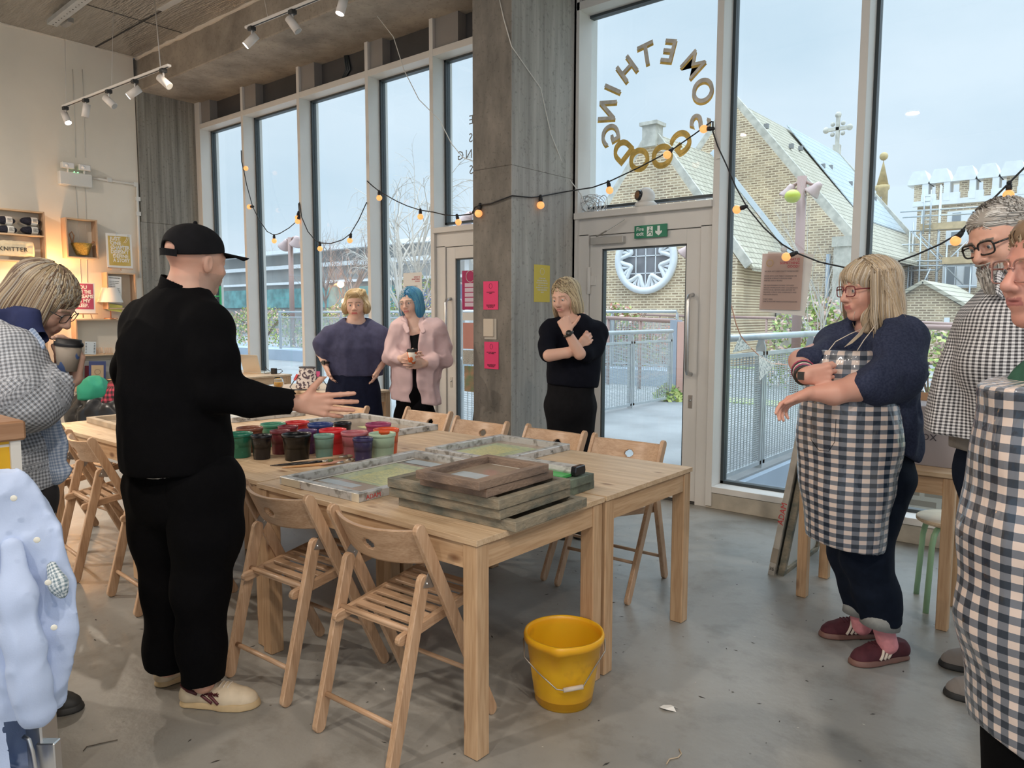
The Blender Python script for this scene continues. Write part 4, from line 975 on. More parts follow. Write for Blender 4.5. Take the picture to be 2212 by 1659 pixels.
s1=screen('large paint smeared aluminium frame marked in red, at the near table edge',-2.475,2.14,.50,.79,TH,math.radians(2),M_alu,patches=((-.34,-.33,.1,-.26,M_blu),(-.36,-.22,.36,.26,M_grn),(-.2,-.19,.34,.16,M_yel),(-.34,.3,.3,.4,M_blu),(-.4,-.42,-.36,.42,M_ink)),
  txt=(('ADAM :',.028,-.20,0,.006,'f',M_red),('ADAM',.026,0,-.36,.006,'r',M_red)))
obj('masking_tape',B().box((-.235,-.3965,.003),(-.11,-.3952,.031)).box((.21,-.3965,.001),(.251,-.3952,.033)),M_tapeb,s1)
screen('aluminium frame with green yellow stencil lying in the middle of the tables',-2.49,2.885,.49,.58,TH,math.radians(-.5),M_alu,patches=((-.36,-.36,.36,.32,M_grn),(-.28,-.3,.1,.2,M_yel)),txt=(('54',.02,0,.12,.01,'r',M_blk),))
screen('large aluminium frame behind the paint tubs, pointing to the concrete column',-3.68,2.97,.80,.53,TH,math.radians(-3),M_alu,patches=((-.36,-.34,.3,.3,M_mesh),(-.05,-.05,.15,.2,M_yel)),txt=(('98',.022,0,.17,.008,'r',M_blk),))
screen('pale frame with scribbled edge partly hidden behind the capped man\'s sleeve',-4.80,2.84,.66,.53,TH,math.radians(-6),M_alu,patches=((-.34,-.3,.3,.3,M_ink),),txt=(('Pen NK',.02,0,-.2,.008,'r',M_blk),))
screen('bare wooden frame on the far left table beside the dark coats',-4.93,2.15,.66,.44,TH,math.radians(-3),M_wpale,patches=((-.3,-.3,.3,.3,M_mesh),))
# the stack
G2='screen frames in the stack at the table corner'
z=TH
for lab,cx_,cy,lx,ly,m,rz,hol in (
  ('widest stained wood frame, bottommost of the stack at the table corner',-1.795,2.045,.555,.43,M_wsc,1.5,False),
  ('stained wood frame second from the bottom of the corner stack',-1.838,2.02,.535,.415,M_wsc,1.5,False),
  ('stained wood frame third from the bottom of the corner stack',-1.833,2.01,.54,.415,M_wsc,1,False),
  ('brown wood frame second from the top of the corner stack',-1.765,1.985,.31,.385,M_wsc2,2,False),
  ('small brown frame topmost of the corner stack, grey blue patch in its mesh',-1.750,1.945,.295,.385,M_wsc2,1,False)):
    screen(lab,cx_,cy,lx,ly,z,math.radians(rz),m,th=.034 if z<.84 else .03,fw=.032,patches=((-.3,-.36,.12,-.02,M_blu),(-.3,.38,.36,.4,M_ink)) if 'topmost' in lab else (),group=G2); z+=.036 if z<.84 else .032
z=TH
for lab,cx_,cy,lx,ly,m,rz in (('brown and green frame at the bottom of the small stack behind the corner stack',-1.87,2.41,.42,.2,M_wgrn,3),('green black frame in the middle of the small stack behind the corner stack',-1.86,2.385,.43,.2,M_wgrn,2),):
    screen(lab,cx_,cy+.01,lx,ly,z,math.radians(rz),m,group=G2,th=.034); z+=.036
e=empty('squeegee',(-1.85,2.41,z),math.radians(2),'grey squeegee with black end cap and green blade on the small green stack','squeegee')
obj('holder',B().prism([(-.03,0),(.03,0),(.035,.012),(.03,.03),(-.03,.03),(-.035,.012)],.36,Matrix.Translation((-.19,0,.006))@Matrix(((0,0,1,0),(1,0,0,0),(0,1,0,0),(0,0,0,1)))),M_alu,e,bevel=.002)
obj('end_cap',B().prism([(-.033,0),(.033,0),(.038,.014),(.033,.036),(-.033,.036),(-.038,.014)],.025,Matrix.Translation((.17,0,.004))@Matrix(((0,0,1,0),(1,0,0,0),(0,1,0,0),(0,0,0,1)))),mat('glossy_black_plastic',(.015,.015,.018),.2),e,bevel=.003)
obj('blade',B().box((-.19,-.10,0),(.17,-.028,.01)),mat('green_rubber',(.06,.38,.10),.4),e)
# paint tubs
def tub(label,x,y,d,h,col,inner,dirt):
    e=empty('paint_tub',(x,y,TH),rng.rand()*6,label,'paint tub','open tubs of screen printing ink')
    m=mat('tub_'+label.split(' ')[0]+str(int(d*1000)),col,.28,col2=dirt,vs=16,ramp=(.30,.36),detail=7)
    r=d/2; b=B(); h*=1.0; b.lathe([(0,0),(r*.78,0),(r*.80,.004),(r*.92,h-.016),(r*.985,h-.016),(r,h-.010),(r,h-.001),(r*.985,h),(r*.95,h),(r*.94,h-.012),(r*.87,h*.45),(0,h*.45)],None,36)
    obj('tub_body',b,m,e)
    obj('ink',B().lathe([(0,h*.72),(r*.905,h*.72),(r*.905,h*.715),(0,h*.71)],None,28),mat('ink_'+str(inner),inner,.12,var=.3,vs=30,bump=.6,bs=35),e)
    b=B(); rs=random.Random(hash(label)%999)
    for k in range(9):
        pass
    b.bm.free()
TB=[('dark green tub at the left end of the tubs, touching the man\'s jacket',-3.40,1.955,.135,.12,(.02,.17,.11),(.02,.2,.12),(.05,.3,.2)),
('rust brown tub second from the left',-3.50,2.075,.135,.125,(.20,.07,.04),(.25,.06,.03),(.35,.12,.07)),
('emerald green rimmed tub at the back left between brown and red',-3.56,2.25,.135,.12,(.06,.25,.16),(.05,.35,.2),(.2,.45,.35)),
('small black tub speckled with white, front left',-3.27,2.00,.10,.118,(.008,.008,.012),(.008,.008,.02),(.10,.11,.14)),
('maroon tub standing between the two black tubs',-3.32,2.137,.10,.12,(.17,.035,.045),(.3,.02,.03),(.35,.1,.1)),
('deep red small tub behind the maroon one',-3.42,2.25,.105,.12,(.18,.02,.03),(.3,.02,.03),(.3,.08,.08)),
('bright red wide tub furthest back, left of the blue one',-3.53,2.38,.134,.118,(.55,.03,.03),(.6,.04,.03),(.6,.2,.2)),
('large glossy black tub in the front row',-3.12,2.10,.143,.128,(.004,.004,.005),(.01,.01,.02),(.02,.02,.025)),
('purple tub behind the large black one',-3.225,2.235,.098,.12,(.10,.05,.16),(.16,.09,.28),(.25,.18,.35)),
('blue tub at the back with dark blue body',-3.335,2.395,.136,.125,(.03,.06,.22),(.10,.20,.5),(.25,.35,.6)),
('sage green small tub in the front row',-3.03,2.195,.10,.122,(.20,.36,.31),(.25,.45,.4),(.32,.48,.42)),
('scarlet tub behind the sage green one',-3.12,2.315,.138,.125,(.68,.03,.04),(.7,.05,.05),(.5,.02,.03)),
('small dark green tub at the back beside the magenta one',-3.36,2.56,.10,.11,(.03,.13,.07),(.04,.18,.09),(.2,.3,.22)),
('dusty pink tub behind the navy one',-2.97,2.335,.135,.125,(.46,.15,.18),(.6,.2,.25),(.3,.12,.14)),
('navy tub smeared with pale paint, foremost of the tubs',-2.83,2.275,.099,.117,(.035,.03,.10),(.05,.05,.15),(.33,.33,.38)),
('mint green tub at the right end beside the navy one',-2.835,2.40,.134,.125,(.42,.56,.42),(.45,.6,.48),(.60,.66,.58)),
('orange red tub peeking out behind the mint one',-2.91,2.49,.133,.127,(.68,.10,.03),(.7,.15,.05),(.5,.07,.03)),
('magenta tub at the back right of the tubs',-3.12,2.615,.140,.122,(.33,.05,.14),(.45,.08,.2),(.4,.2,.25))]
for a in TB: tub(*a)
# brushes
def brush(label,p,q,m,fer,r=.005):
    p=Vector(p); q=Vector(q); d=q-p; e=empty('paint_brush',p,0,label,'paint brush','paint brushes lying in front of the tubs')
    obj('brush_handle',B().tube([(0,0,0),d*.25,d*.55,d*.74],[r*.4,r*.9,r*1.25,r*.8],8),m,e)
    obj('ferrule',B().tube([d*.73,d*.88],[r*.85,r*1.5],8),mat('dull_ferrule',(.55,.54,.50),.35,metal=.8),e)
    obj('bristles',B().tube([d*.87,d*.95,d],[r*1.5,r*1.4,r*.5],8),fer,e)
bh=mat('brush_bristle',(.35,.28,.2),.9); z=TH+.006; c3=lambda a,b_,zz=z: P(500+a/4.608,880+b_/4.608,z=zz)
brush('black handled brush, its thin tip furthest left',c3(385,580),c3(930,535),mat('black_lacquer',(.01,.01,.012),.25),bh,.0055)
brush('orange wooden handled brush nearest the aluminium frame',c3(500,600),c3(1200,540),mat('orange_handle_wood',(.60,.33,.14),.35),bh,.006)
brush('pale handled brush lying furthest back',c3(600,545,TH+.012),c3(1230,478,TH+.012),mat('pale_handle_wood',(.66,.48,.32),.4),bh,.006)
brush('black handled brush with green stained ferrule in the middle',c3(600,572,TH+.012),c3(1010,528,TH+.012),MATS['black_lacquer'],mat('green_bristle',(.15,.2,.1),.8),.006)
brush('pink tinted handle brush between black and orange ones',c3(880,572,TH+.01),c3(1225,515,TH+.01),mat('pink_handle',(.60,.32,.25),.4),bh,.0055)
# bucket
e=empty('bucket',(-1.575,2.20,0),0,'yellow orange plastic bucket on the floor under the table corner','bucket'); r=.148; h=.27
def buck(m_=None):
    b=B(); n=48; prof=[(.100,0),(.104,.012),(.112,.04),(.128,.15),(.140,h-.03),(.150,h-.028),(.152,h-.012),(.148,h),(.141,h),(.139,h-.015),(.126,.15),(.108,.012),(.0,.012)]
    rings=[]
    for k,(q,z_) in enumerate(prof):
        R_=[]
        for i in range(n):
            a=2*PI*i/n; da=(a-math.radians(-62)+PI)%(2*PI)-PI; sp=.016*math.exp(-(da/.22)**2) if z_>h*.78 else .006*math.exp(-(da/.25)**2)*(z_>h*.6)
            R_.append(b.bm.verts.new(((q+sp)*math.cos(a),(q+sp)*math.sin(a),z_+(sp*.25 if z_>h-.02 else 0)))) if q else None
        rings.append(R_ if q else [b.bm.verts.new((0,0,z_))])
    for a,c in zip(rings,rings[1:]):
        for i in range(n):
            j=(i+1)%n; f=[a[i],a[j],c[j%len(c)],c[i%len(c)]] if len(c)>1 else [a[i],a[j],c[0]]
            b.bm.faces.new(f).smooth=True
    b.bm.faces.new(rings[0][::-1]); return b
m,t,bs_,N,L=nodes('yellow_bucket_plastic'); bs_.inputs['Base Color'].default_value=(.86,.42,.015,1); bs_.inputs['Roughness'].default_value=.35; bs_.inputs['Subsurface Weight'].default_value=.35; bs_.inputs['Subsurface Radius'].default_value=(.03,.015,.002); bs_.inputs['Subsurface Scale'].default_value=1
tc=N('ShaderNodeTexCoord'); n_=N('ShaderNodeTexNoise'); n_.inputs['Scale'].default_value=9; n_.inputs['Detail'].default_value=6; L(tc.outputs['Object'],n_.inputs[0]); cr_=N('ShaderNodeValToRGB'); cr_.color_ramp.elements[0].position=.3; cr_.color_ramp.elements[0].color=(.62,.28,.02,1); cr_.color_ramp.elements[1].position=.42; cr_.color_ramp.elements[1].color=(.88,.45,.015,1); L(n_.outputs[0],cr_.inputs[0]); L(cr_.outputs[0],bs_.inputs['Base Color'])
obj('bucket_body',buck(),m,e)
rt=Vector((math.cos(.69),math.sin(.69),0)); fw_=Vector((-rt.y,rt.x,0))
pts=[-rt*.152+Vector((0,0,h-.03)),-rt*.150-fw_*.03+Vector((0,0,h-.09)),-rt*.10-fw_*.10+Vector((0,0,.155)),-rt*.035-fw_*.145+Vector((0,0,.115)),rt*.005-fw_*.15+Vector((0,0,.112)),rt*.06-fw_*.135+Vector((0,0,.12)),rt*.10-fw_*.09+Vector((0,0,.16)),rt*.152-fw_*.02+Vector((0,0,h-.07)),rt*.152+Vector((0,0,h-.03))]
w_=obj('handle',B().tube(pts,.0028,6),M_steel,e)
obj('grip',B().tube([pts[3]+(pts[4]-pts[3])*.6,pts[5]],.0085,10),mat('worn_pale_plastic',(.72,.62,.52),.6),w_)
# ---- wall side: crates, posters, lamp
FX=XW+.15
def WP(u,v,x=FX): return P(u,v,x=x)
def crate(label,u0,v0,u1,v1,shelves=(),d=.15,name='wall_crate'):
    a=WP(u0,v0); c=WP(u1,v1); y0,y1_=a.y,c.y; z1=(WP(u0,v0).z); z0=WP(u0,v1).z if False else c.z
    e=empty(name,(FX,y0,z0),0,label,'shelf'); t=.016; w=y1_-y0; h=z1-z0
    obj('crate_side',B().box((-d,0,0),(0,t,h)),W_cz,e,bevel=.001); obj('crate_side',B().box((-d,w-t,0),(0,w,h)),W_cz,e,bevel=.001)
    obj('crate_top',B().box((-d,t,h-t),(0,w-t,h)),W_ty,e); obj('crate_bottom',B().box((-d,t,0),(0,w-t,t)),W_ty,e)
    obj('back_panel',B().box((-d,t,t),(-d+.006,w-t,h-t)),mat('pale_back_panel',(.70,.64,.54),.8),e)
    for s in shelves: obj('shelf_board',B().box((-d+.006,t,h*s-t/2),(0,w-t,h*s+t/2)),W_ty,e)
    return e,y0,y1_,z0,z1
eA=crate('dark edged wall crate at the left edge with yarn balls and a pouch',-70,442,102,568,(.52,)); A=eA
M_yarn=mat('black_yarn',(.012,.013,.025),.95,col2=(.03,.03,.05),vs=90,bump=.8,bs=110); M_band=mat('white_yarn_band',(.80,.79,.75),.7)
def yarn(label,u,v):
    p=P(u,v,x=FX-.07); e=empty('yarn_ball',p,0,label,'yarn ball','black yarn balls on the wall crate')
    obj('yarn',B().ball((0,0,0),(.055,.105,.045),20,12),M_yarn,e)
    obj('paper_band',B().lathe([(.0558,-.033),(.0575,-.01),(.0575,.02),(.0555,.033)],Matrix.Translation((0,.03,0))@Matrix.Rotation(-PI/2,4,'X')@Matrix.Diagonal((1,.82,1,1)),24,cap=False),M_band,e)
    text('band_lettering','WOOL\nAND THE\nGANG',.017,Matrix.Translation((.0592,.008,.012))@Matrix.Rotation(PI/2,4,'Z')@Matrix.Rotation(PI/2,4,'X'),M_blk,e,line=.8)
for l,u,v in (('black yarn ball upper left of the four on the crate',10,476),('black yarn ball lower left of the four on the crate',14,496),('black yarn ball upper right of the four on the crate',65,478),('black yarn ball lower right of the four on the crate',66,498)): yarn(l,u,v)
pc=P(32,537,x=FX-.03); e=empty('zip_pouch',pc,0,'cream zip pouch printed with the word KNITTER on the lower crate shelf','pouch')
s=S().box((0,0,0),(.035,.38,.17),r=.016); s.disp=lambda p:ridged(p,14,(1,1,2))*.006
sobj('pouch_body',s,(-.05,-.24,-.12),(.05,.24,.12),.008,mat('natural_canvas',(.70,.60,.42),.9,var=.1,vs=30),e)
text('pouch_lettering','KNITTER',.066,Matrix.Translation((.026,-.165,-.03))@Matrix.Rotation(PI/2,4,'Z')@Matrix.Rotation(PI/2,4,'X'),M_blk,e,ext=.003,space=1.1)
eB=crate('small pine wall crate holding the golden basket',141,469,214,560)
p=P(177,536,x=FX-.07); e=empty('glitter_basket',p,0,'small golden glitter basket with two leather handles inside the pine crate','basket')
obj('basket_body',B().lathe([(0,-.085),(.065,-.085),(.115,.055),(.11,.055),(.062,-.075),(0,-.075)],None,28),mat('gold_glitter',(.72,.50,.13),.3,metal=.75,col2=(.30,.20,.05),vs=140,bump=1,bs=160),e)
for sy in (-1,1): obj('handle',B().tube([(0,sy*.10,.04),(0,sy*.13,.075+(.08 if sy<0 else 0)),(.0,sy*.155+(.05 if sy<0 else 0),.085+(.1 if sy<0 else 0)),(0,sy*.13+(.05 if sy<0 else 0),.09+(.05 if sy<0 else 0)),(0,sy*.10,.05)],.008,8),mat('tan_leather',(.45,.24,.13),.6),e)
def sheet(name,label,cat,TL,TR,BL,m,th=.0025,group=None,par=None):
    TL,TR,BL=Vector(TL),Vector(TR),Vector(BL); w=(TR-TL).length; h=(TL-BL).length
    M=frame_mat(BL,TR-TL,TL-BL); e=empty(name,BL,0,label,cat,group) if label else par
    M0=M.copy(); M0.translation=(0,0,0)
    o=obj('sheet',B().box((0,0,-th),(w,h,0),M0),m,e); return e,M0,w,h
M_paper=mat('white_paper',(.78,.77,.74),.8); M_must=mat('mustard_print',(.52,.37,.08),.7,col2=(.60,.45,.15),vs=8); M_mag=mat('magenta_print',(.38,.05,.12),.6,col2=(.47,.10,.15),vs=3)
def wt(par,M0,x,y,s,size,m,mw=None,**k):
    sx=1 if mw is None else min(1,mw/(.60*size*max(len(q) for q in s.split('\n'))))
    return text('poster_lettering',s,size,M0@Matrix.Translation((x,y,.0012))@Matrix.Diagonal((sx,1,1,1)),m,par,**k)
e,M0,w,h=sheet('art_print','white framed mustard print reading JUST ONE CHAPTER on an easel above the small crate','print',WP(225,503),WP(281,507),WP(232,578),M_paper)
obj('print_panel',B().box((w*.08,h*.07,0),(w*.92,h*.93,.0012),M0),M_must,e)
for i,s_ in enumerate(('JUST','ONE','CHAPTER','DOESN\'T','DEFINE','A STORY')): wt(e,M0,w*(.16 if i<4 else .24),h*(.80-.125*i),s_,h*.145,M_paper,mw=w*(.72 if i<4 else .66),bold=.0015)
rs=random.Random(4); b=B()
for k in range(9): 
    x=rs.uniform(.12,.8)*w; y=rs.uniform(.3,.85)*h; b.tube([M0@Vector((x,y,.0015)),M0@Vector((x+.03,y+.04,.0015)),M0@Vector((x+.05,y+.10,.0015))],.003,4)
obj('brush_strokes',b,M_paper,e)
obj('easel',B().bar((0,.04,-.03),(-.05,.06,.12),.012,.006).bar((0,.16,-.03),(-.05,.14,.12),.012,.006).bar((.004,.0,.0),(.004,.3,-.005),.012,.012),W_cz,e)
eC=crate('pine wall crate below the mustard print with a price list inside',230,588,297,668)
e,M0,w,h=sheet('price_list','white price list sheet with small black lines standing in the lower crate','notice',P(234,596,x=FX-.02),P(263,598,x=FX-.02),P(234,655,x=FX-.02),M_paper)
wt(e,M0,w*.08,h*.92,'WEDDING ESSENTIALS',h*.05,M_blk,mw=w*.85)
for i in range(9): wt(e,M0,w*.1,h*(.8-.065*i),['£6.50 FOR 3 BLOCKS','£5.00 FOR 2 SHEETS','£2.50 £5.00','£3.00 £3.50','FRAME MEDIUM £10.00','SMALL MEDIUM £15.00','ESSENTIAL PRODUCTS','ROLLERS 2 BLACK','2 £12.50 BLOCK'][i],h*.042,M_blk,mw=w*.85)
obj('colour_bar',B().box((w*.3,h*.12,0),(w*.95,h*.2,.001),M0),mat('teal_and_black',(.05,.12,.13),.6,col2=(.02,.02,.02),vs=40),e)
e,M0,w,h=sheet('paper_pad','white and yellow paper pad lying behind the little lamp','paper pad',P(232,655,x=FX-.015),P(262,660,x=FX-.015),P(233,670,x=FX-.015),mat('yellow_pad',(.65,.62,.15),.7))
e,M0,w,h=sheet('art_print','magenta print reading YOU ARE THE DREAMS IN MY SLEEP on a small easel','print',WP(147,610),WP(194,612),WP(160,676),M_paper)
obj('print_panel',B().box((w*.04,h*.13,0),(w*.93,h*.97,.0012),M0),M_mag,e)
for i,s_ in enumerate(('YOU','ARE THE','DREAMS','IN MY','SLEEP.')): wt(e,M0,w*.12,h*(.80-.15*i),s_,h*.16,M_paper,mw=w*.76,bold=.002)
obj('easel',B().bar((0,.10,-.06),(-.03,.10,.12),.012,.008).bar((0,.2,-.07),(-.03,.16,.12),.012,.008).bar((.01,.03,-.01),(.01,.26,-.01),.014,.014),W_cz,e)
p=P(240,690,x=FX-.07); e=empty('table_lamp',p,0,'tiny copper table lamp with white shade on the shelf left of the capped man','lamp')
ls=1610/9.0; 
obj('base',B().lathe([(0,0),(.08,0),(.08,.018),(0,.02)],None,24),mat('copper_lamp',(.65,.30,.16),.3,metal=.8),e)
obj('stem',B().tube([(0,0,.018),(0,0,.34)],.006,8),MATS['copper_lamp'],e)
obj('lamp_shade',B().lathe([(.145,.21),(.085,.39),(.083,.39),(.142,.21)],None,32,cap=False),mat('lamp_shade_white',(.72,.68,.62),.8),e)
p=P(135,588,x=FX-.02); e=empty('picture_light',p,0,'short brushed metal wall light glowing warm above the magenta print','wall light')
obj('light_body',B().tube([(0,-.17,0),(0,.06,-.005)],.022,14).tube([(0,-.05,0),(-.135,-.05,.0)],.012,10),mat('light_metal',(.6,.55,.5),.3,metal=.8),e)
obj('light_bulb',B().tube([(.002,-.15,-.012),(.002,-.02,-.016)],.017,10),mat('warm_glow',(1,.5,.2),.5,emit=(1,.55,.18),estr=14),e)
l=bpy.data.lights.new('warm_wall_glow','POINT'); l.energy=13; l.color=(1,.52,.20); l.shadow_soft_size=.05; o=bpy.data.objects.new('warm_wall_glow',l); o.location=p+Vector((.07,-.10,-.02)); COL.objects.link(o)
l=bpy.data.lights.new('warm_wall_glow','POINT'); l.energy=7; l.color=(1,.50,.20); l.shadow_soft_size=.05; o=bpy.data.objects.new('warm_wall_glow',l); o.location=P(118,640,x=FX+.1); COL.objects.link(o)
# lower cabinet unit with two shelves
eD=crate('low pine shelf unit on the wall behind the capped man, with cards and racks',163,689,330,836,(.50,),name='shelf_unit')
M_card=mat('pale_blue_card',(.55,.63,.68),.6)
e,M0,w,h=sheet('card_pack','pale blue packet of cards with black side marks on the shelf above the framed notebook','card pack',WP(177,738),WP(201,739),WP(183,765),M_card)
b=B()
for k in range(7): b.box((w*.06,h*(.1+.12*k),0),(w*.16,h*(.15+.12*k),.001),M0).box((w*.8,h*(.1+.12*k),0),(w*.93,h*(.15+.12*k),.001),M0)
obj('side_marks',b,M_blk,e)
for l,u in (('left of two small wooden peg racks on the shelf',205),('right of two small wooden peg racks on the shelf',226)):
    p=P(u,766,x=FX-.03); e=empty('peg_rack',p,0,l,'rack','wooden peg racks'); obj('base',B().box((-.04,0,0),(.01,.10,.012)),W_ty,e)
    for k in range(7): obj('peg',B().tube([(0,.008+.014*k,.01),(-.005,.008+.014*k,.085)],.003,6),W_cz,e)
e,M0,w,h=sheet('notebook','kraft notebook with a ring emblem in a dark blue cover on a little stand','notebook',WP(184,781),WP(221,781),WP(192,833),mat('dark_blue_cover',(.07,.09,.22),.4,coat=.5))
obj('kraft_panel',B().box((w*.14,h*.2,0),(w*.86,h*.84,.0015),M0),mat('kraft_paper',(.58,.42,.25),.7),e)
obj('ring_emblem',B().tube([M0@Vector((w*.5+math.cos(a)*w*.17,h*.56+math.sin(a)*w*.17,.002)) for a in np.linspace(0,2*PI,20,endpoint=False)],.0015,4,closed=True),M_blk,e)
sheet('notebook','dark red book leaning behind the blue covered notebook','notebook',P(179,790,x=FX-.05),P(190,790,x=FX-.05),P(183,835,x=FX-.05),mat('dark_red_cover',(.16,.03,.04),.5))
sheet('notebook','yellow spiral notebook just left of the man\'s back','notebook',WP(240,791),WP(262,791),WP(242,832),mat('yellow_cover',(.58,.45,.10),.5))
eE=crate('pine shelf upright at the left of the warm wall light, behind the plaid woman',40,672,108,830,(.9,),name='shelf_unit')
# emergency light + conduit
p=P(163,383,x=XW+.08); e=empty('emergency_light',p,0,'white twin headed emergency light box high on the left wall','emergency light')
mw=mat('warm_white_plastic',(.72,.70,.66),.5)
obj('battery_box',B().box((-.08,-.17,-.10),(.0,.19,.06)),mw,e,bevel=.01)
for y in (-.08,.10):
    h_=obj('lamp_head',B().box((-.04,y-.065,.09),(.03,y+.065,.16)).tube([(0,y,.05),(0,y,.10)],.012,8),mw,e,bevel=.006)
    obj('lens',B().box((.028,y-.055,.10),(.034,y+.055,.15)).ball((.03,y-.02,.125),.02,10,6),mat('clear_lens',(.85,.85,.85),.1,coat=1),h_)
obj('indicator',B().ball((0,-.01,.062),.006,8,6).ball((0,.03,.062),.006,8,6),mat('green_led',(.1,.8,.2),.4,emit=(.2,1,.3),estr=3),e)
b=B().tube([P(195,384,x=XW+.02),P(290,398,x=XW+.02),P(296,402,x=XW+.02),P(298,470,x=XW+.02),P(302,600,x=XW+.02)],.014,8)
for u,v in ((236,389),(293,399),(298,430),(299,462)): b.cbox(P(u,v,x=XW+.02),(.03,.05,.05))
tag(obj('conduit_pipe',b,mw),'white conduit pipe running from the emergency light to the corner column','pipe')
b=B()
for u0,u1 in ((157,172),(178,185)):
    b.tube([P(u0,150,x=XW+.006),P(u0+6,340,x=XW+.006)],.003,5)
    b.tube([P(u0+6,400,x=XW+.006),P(u1+3,610,x=XW+.006)],.003,5)
tag(obj('wall_wires',b,mw),'thin pale wires running down the left wall beside the emergency light','wire')
# ceiling bracket
a=P(112,50,z=ZC-.07); c=P(215,-30,z=ZC-.07); e=empty('ceiling_bracket',a,0,'perforated galvanised bracket fixed to the ceiling boards','bracket'); d_=c-a
obj('channel',B().bar((0,0,0),d_,.10,.05),M_galv,e,bevel=.002)
obj('plate',B().cbox(P(145,48,z=ZC-.09)-a,(.20,.06,.05)),M_steel,e)
b=B(); 
for k in range(16): b.lathe([(0,-.0265),(.008,-.0265),(.008,-.025)],Matrix.Translation(d_*(k+.5)/16),8)
obj('perforation',b,M_blk,e)
# ---- track lights
M_tr=mat('white_track_enamel',(.70,.66,.63),.4); M_glow=mat('lit_lamp_face',(1,.95,.85),.5,emit=(1,.96,.9),estr=14)
def track(label,L0,L1,heads,cables):
    L0=Vector(L0); L1=Vector(L1); d=L1-L0; e=empty('track_light',L0,0,label,'track light')
    obj('track_rail',B().bar((0,0,0),d,.036,.02),M_tr,e,bevel=.002); obj('track_slot',B().bar(d*.01+Vector((0,0,-.0105)),d*.99+Vector((0,0,-.0105)),.012,.003),M_blk,e)
    for f,aim,on in heads:
        p=d*f; aim=Vector(aim).normalized()
        h_=obj('spotlight',B().tube([p+Vector((0,0,-.04)),p+Vector((0,0,-.085))],.008,8).tube([p+Vector((0,0,-.115))-aim*.055,p+Vector((0,0,-.115))+aim*.075],.034,20),M_tr,e)
        obj('adapter',B().cbox(p+Vector((0,0,-.026)),(.05,.05,.03)),M_blk,h_)
        fm=M_glow if on else mat('unlit_lens',(.35,.33,.3),.3)
        obj('lens',B().tube([p+Vector((0,0,-.115))+aim*.076,p+Vector((0,0,-.115))+aim*.078],.029,20),fm,h_)
        if on:
            l=bpy.data.lights.new('spot_beam','SPOT'); l.energy=125; l.color=(1,.86,.70); l.spot_size=1.5; l.spot_blend=.8; l.shadow_soft_size=.03
            o=bpy.data.objects.new('spot_beam',l); o.location=L0+p+Vector((0,0,-.115))+aim*.10; o.rotation_euler=aim.to_track_quat('-Z','Y').to_euler(); COL.objects.link(o)
    for f,top in cables: obj('hanging_cable',B().tube([d*f,Vector(top)-L0],.0022 if f<.9 else .005,6),M_tr,e)
zt=3.62; a=P(137,230,z=zt); c=P(366,141,z=zt); 
track('suspended white track with five spotlights near the left wall',a,c,[(.02,(.55,.1,-.9),True),(.24,(-.25,-.1,-1),False),(.47,(.55,.35,-.6),False),(.71,(-.55,-.55,-.55),True),(.95,(.65,.35,-.65),False)],[(.03,P(140,65,z=ZC-.01)),(.50,P(245,15,z=ZC-.01)),(.93,P(333,-10,z=ZC-.01))])
a=P(532,60,z=3.9); c=P(800,-50,z=3.9)
track('white track with three spotlights in front of the concrete beam',a,c,[(.05,(-.45,-.5,-.65),True),(.41,(.45,.3,-.75),False),(.80,(-.1,-.25,-.9),True)],[(.2,P(560,-60,z=ZC-.01))])
# ---- string lights
M_cab=mat('black_rubber_cable',(.012,.012,.014),.5)
M_bulb=mat('amber_bulb',(1,.45,.15),.35,emit=(1,.40,.13),estr=.62)
def string(label,pts,bulbs,r=.0055,e=None):
    e=e or empty('string_light',pts[0],0,label,'string lights'); c0=Vector(e.location); c=c0
    obj('cable',B().tube([Vector(p)-c for p in pts],r,6),M_cab,e)
    for p,dr in bulbs:
        p=Vector(p)-c; dr=Vector(dr).normalized()
        k=obj('lamp_holder',B().tube([p,p+dr*.02,p+dr*.045],[.011,.017,.015],10).ball(p,.014,8,6),M_cab,e)
        obj('bulb',B().ball(p+dr*.068,.030,16,10),M_bulb,k)
    return e
yf=YF-.012; Q=lambda u,v,y=yf: P(u,v,y=y)
dn=(0,0,-1)
c1=[(521,325),(522,350),(527,370),(533,400),(546,447),(560,475),(577,500),(592,508),(605,504),(625,492),(641,478),(646,455),(645,440),(647,438)]
s_=string('string of amber bulbs swagged across the three leftmost windows',[Q(*a) for a in c1],[(Q(527,366),(1,-.2,.05)),(Q(547,446),(-1,-.2,0)),(Q(592,508),dn),(Q(645,458),(-.4,0,-1)),(Q(646,466),(-.2,-.2,-1)),(Q(691,524),dn),(Q(758,506),(-.3,0,-1))])
obj('cable',B().tube([Q(*a)-Vector(s_.location) for a in ((647,440),(652,470),(665,500),(680,518),(691,525),(715,526),(740,518),(757,505),(775,475),(792,437))],.0055,6),M_cab,s_)
yc=4.352; c2=[Q(793,391),Q(805,402),Q(819,413),Q(845,428),Q(858,435),Q(880,445),Q(908,454),Q(935,458),Q(960,464),Q(985,466),Q(1015,463),Q(1022,461)]
c2b=[P(1021,458,y=yc),P(1026,448,y=yc),P(1037,443,y=yc),P(1060,440,y=yc),P(1106,423,y=yc),Vector((-3.635,4.60,P(1130,423,x=-3.635).z)),P(1168,424,x=-3.63),P(1222,414,x=-3.625),Q(1280,405),Q(1314,393),Q(1380,362),Q(1448,326),Q(1500,290),Q(1538,262)]
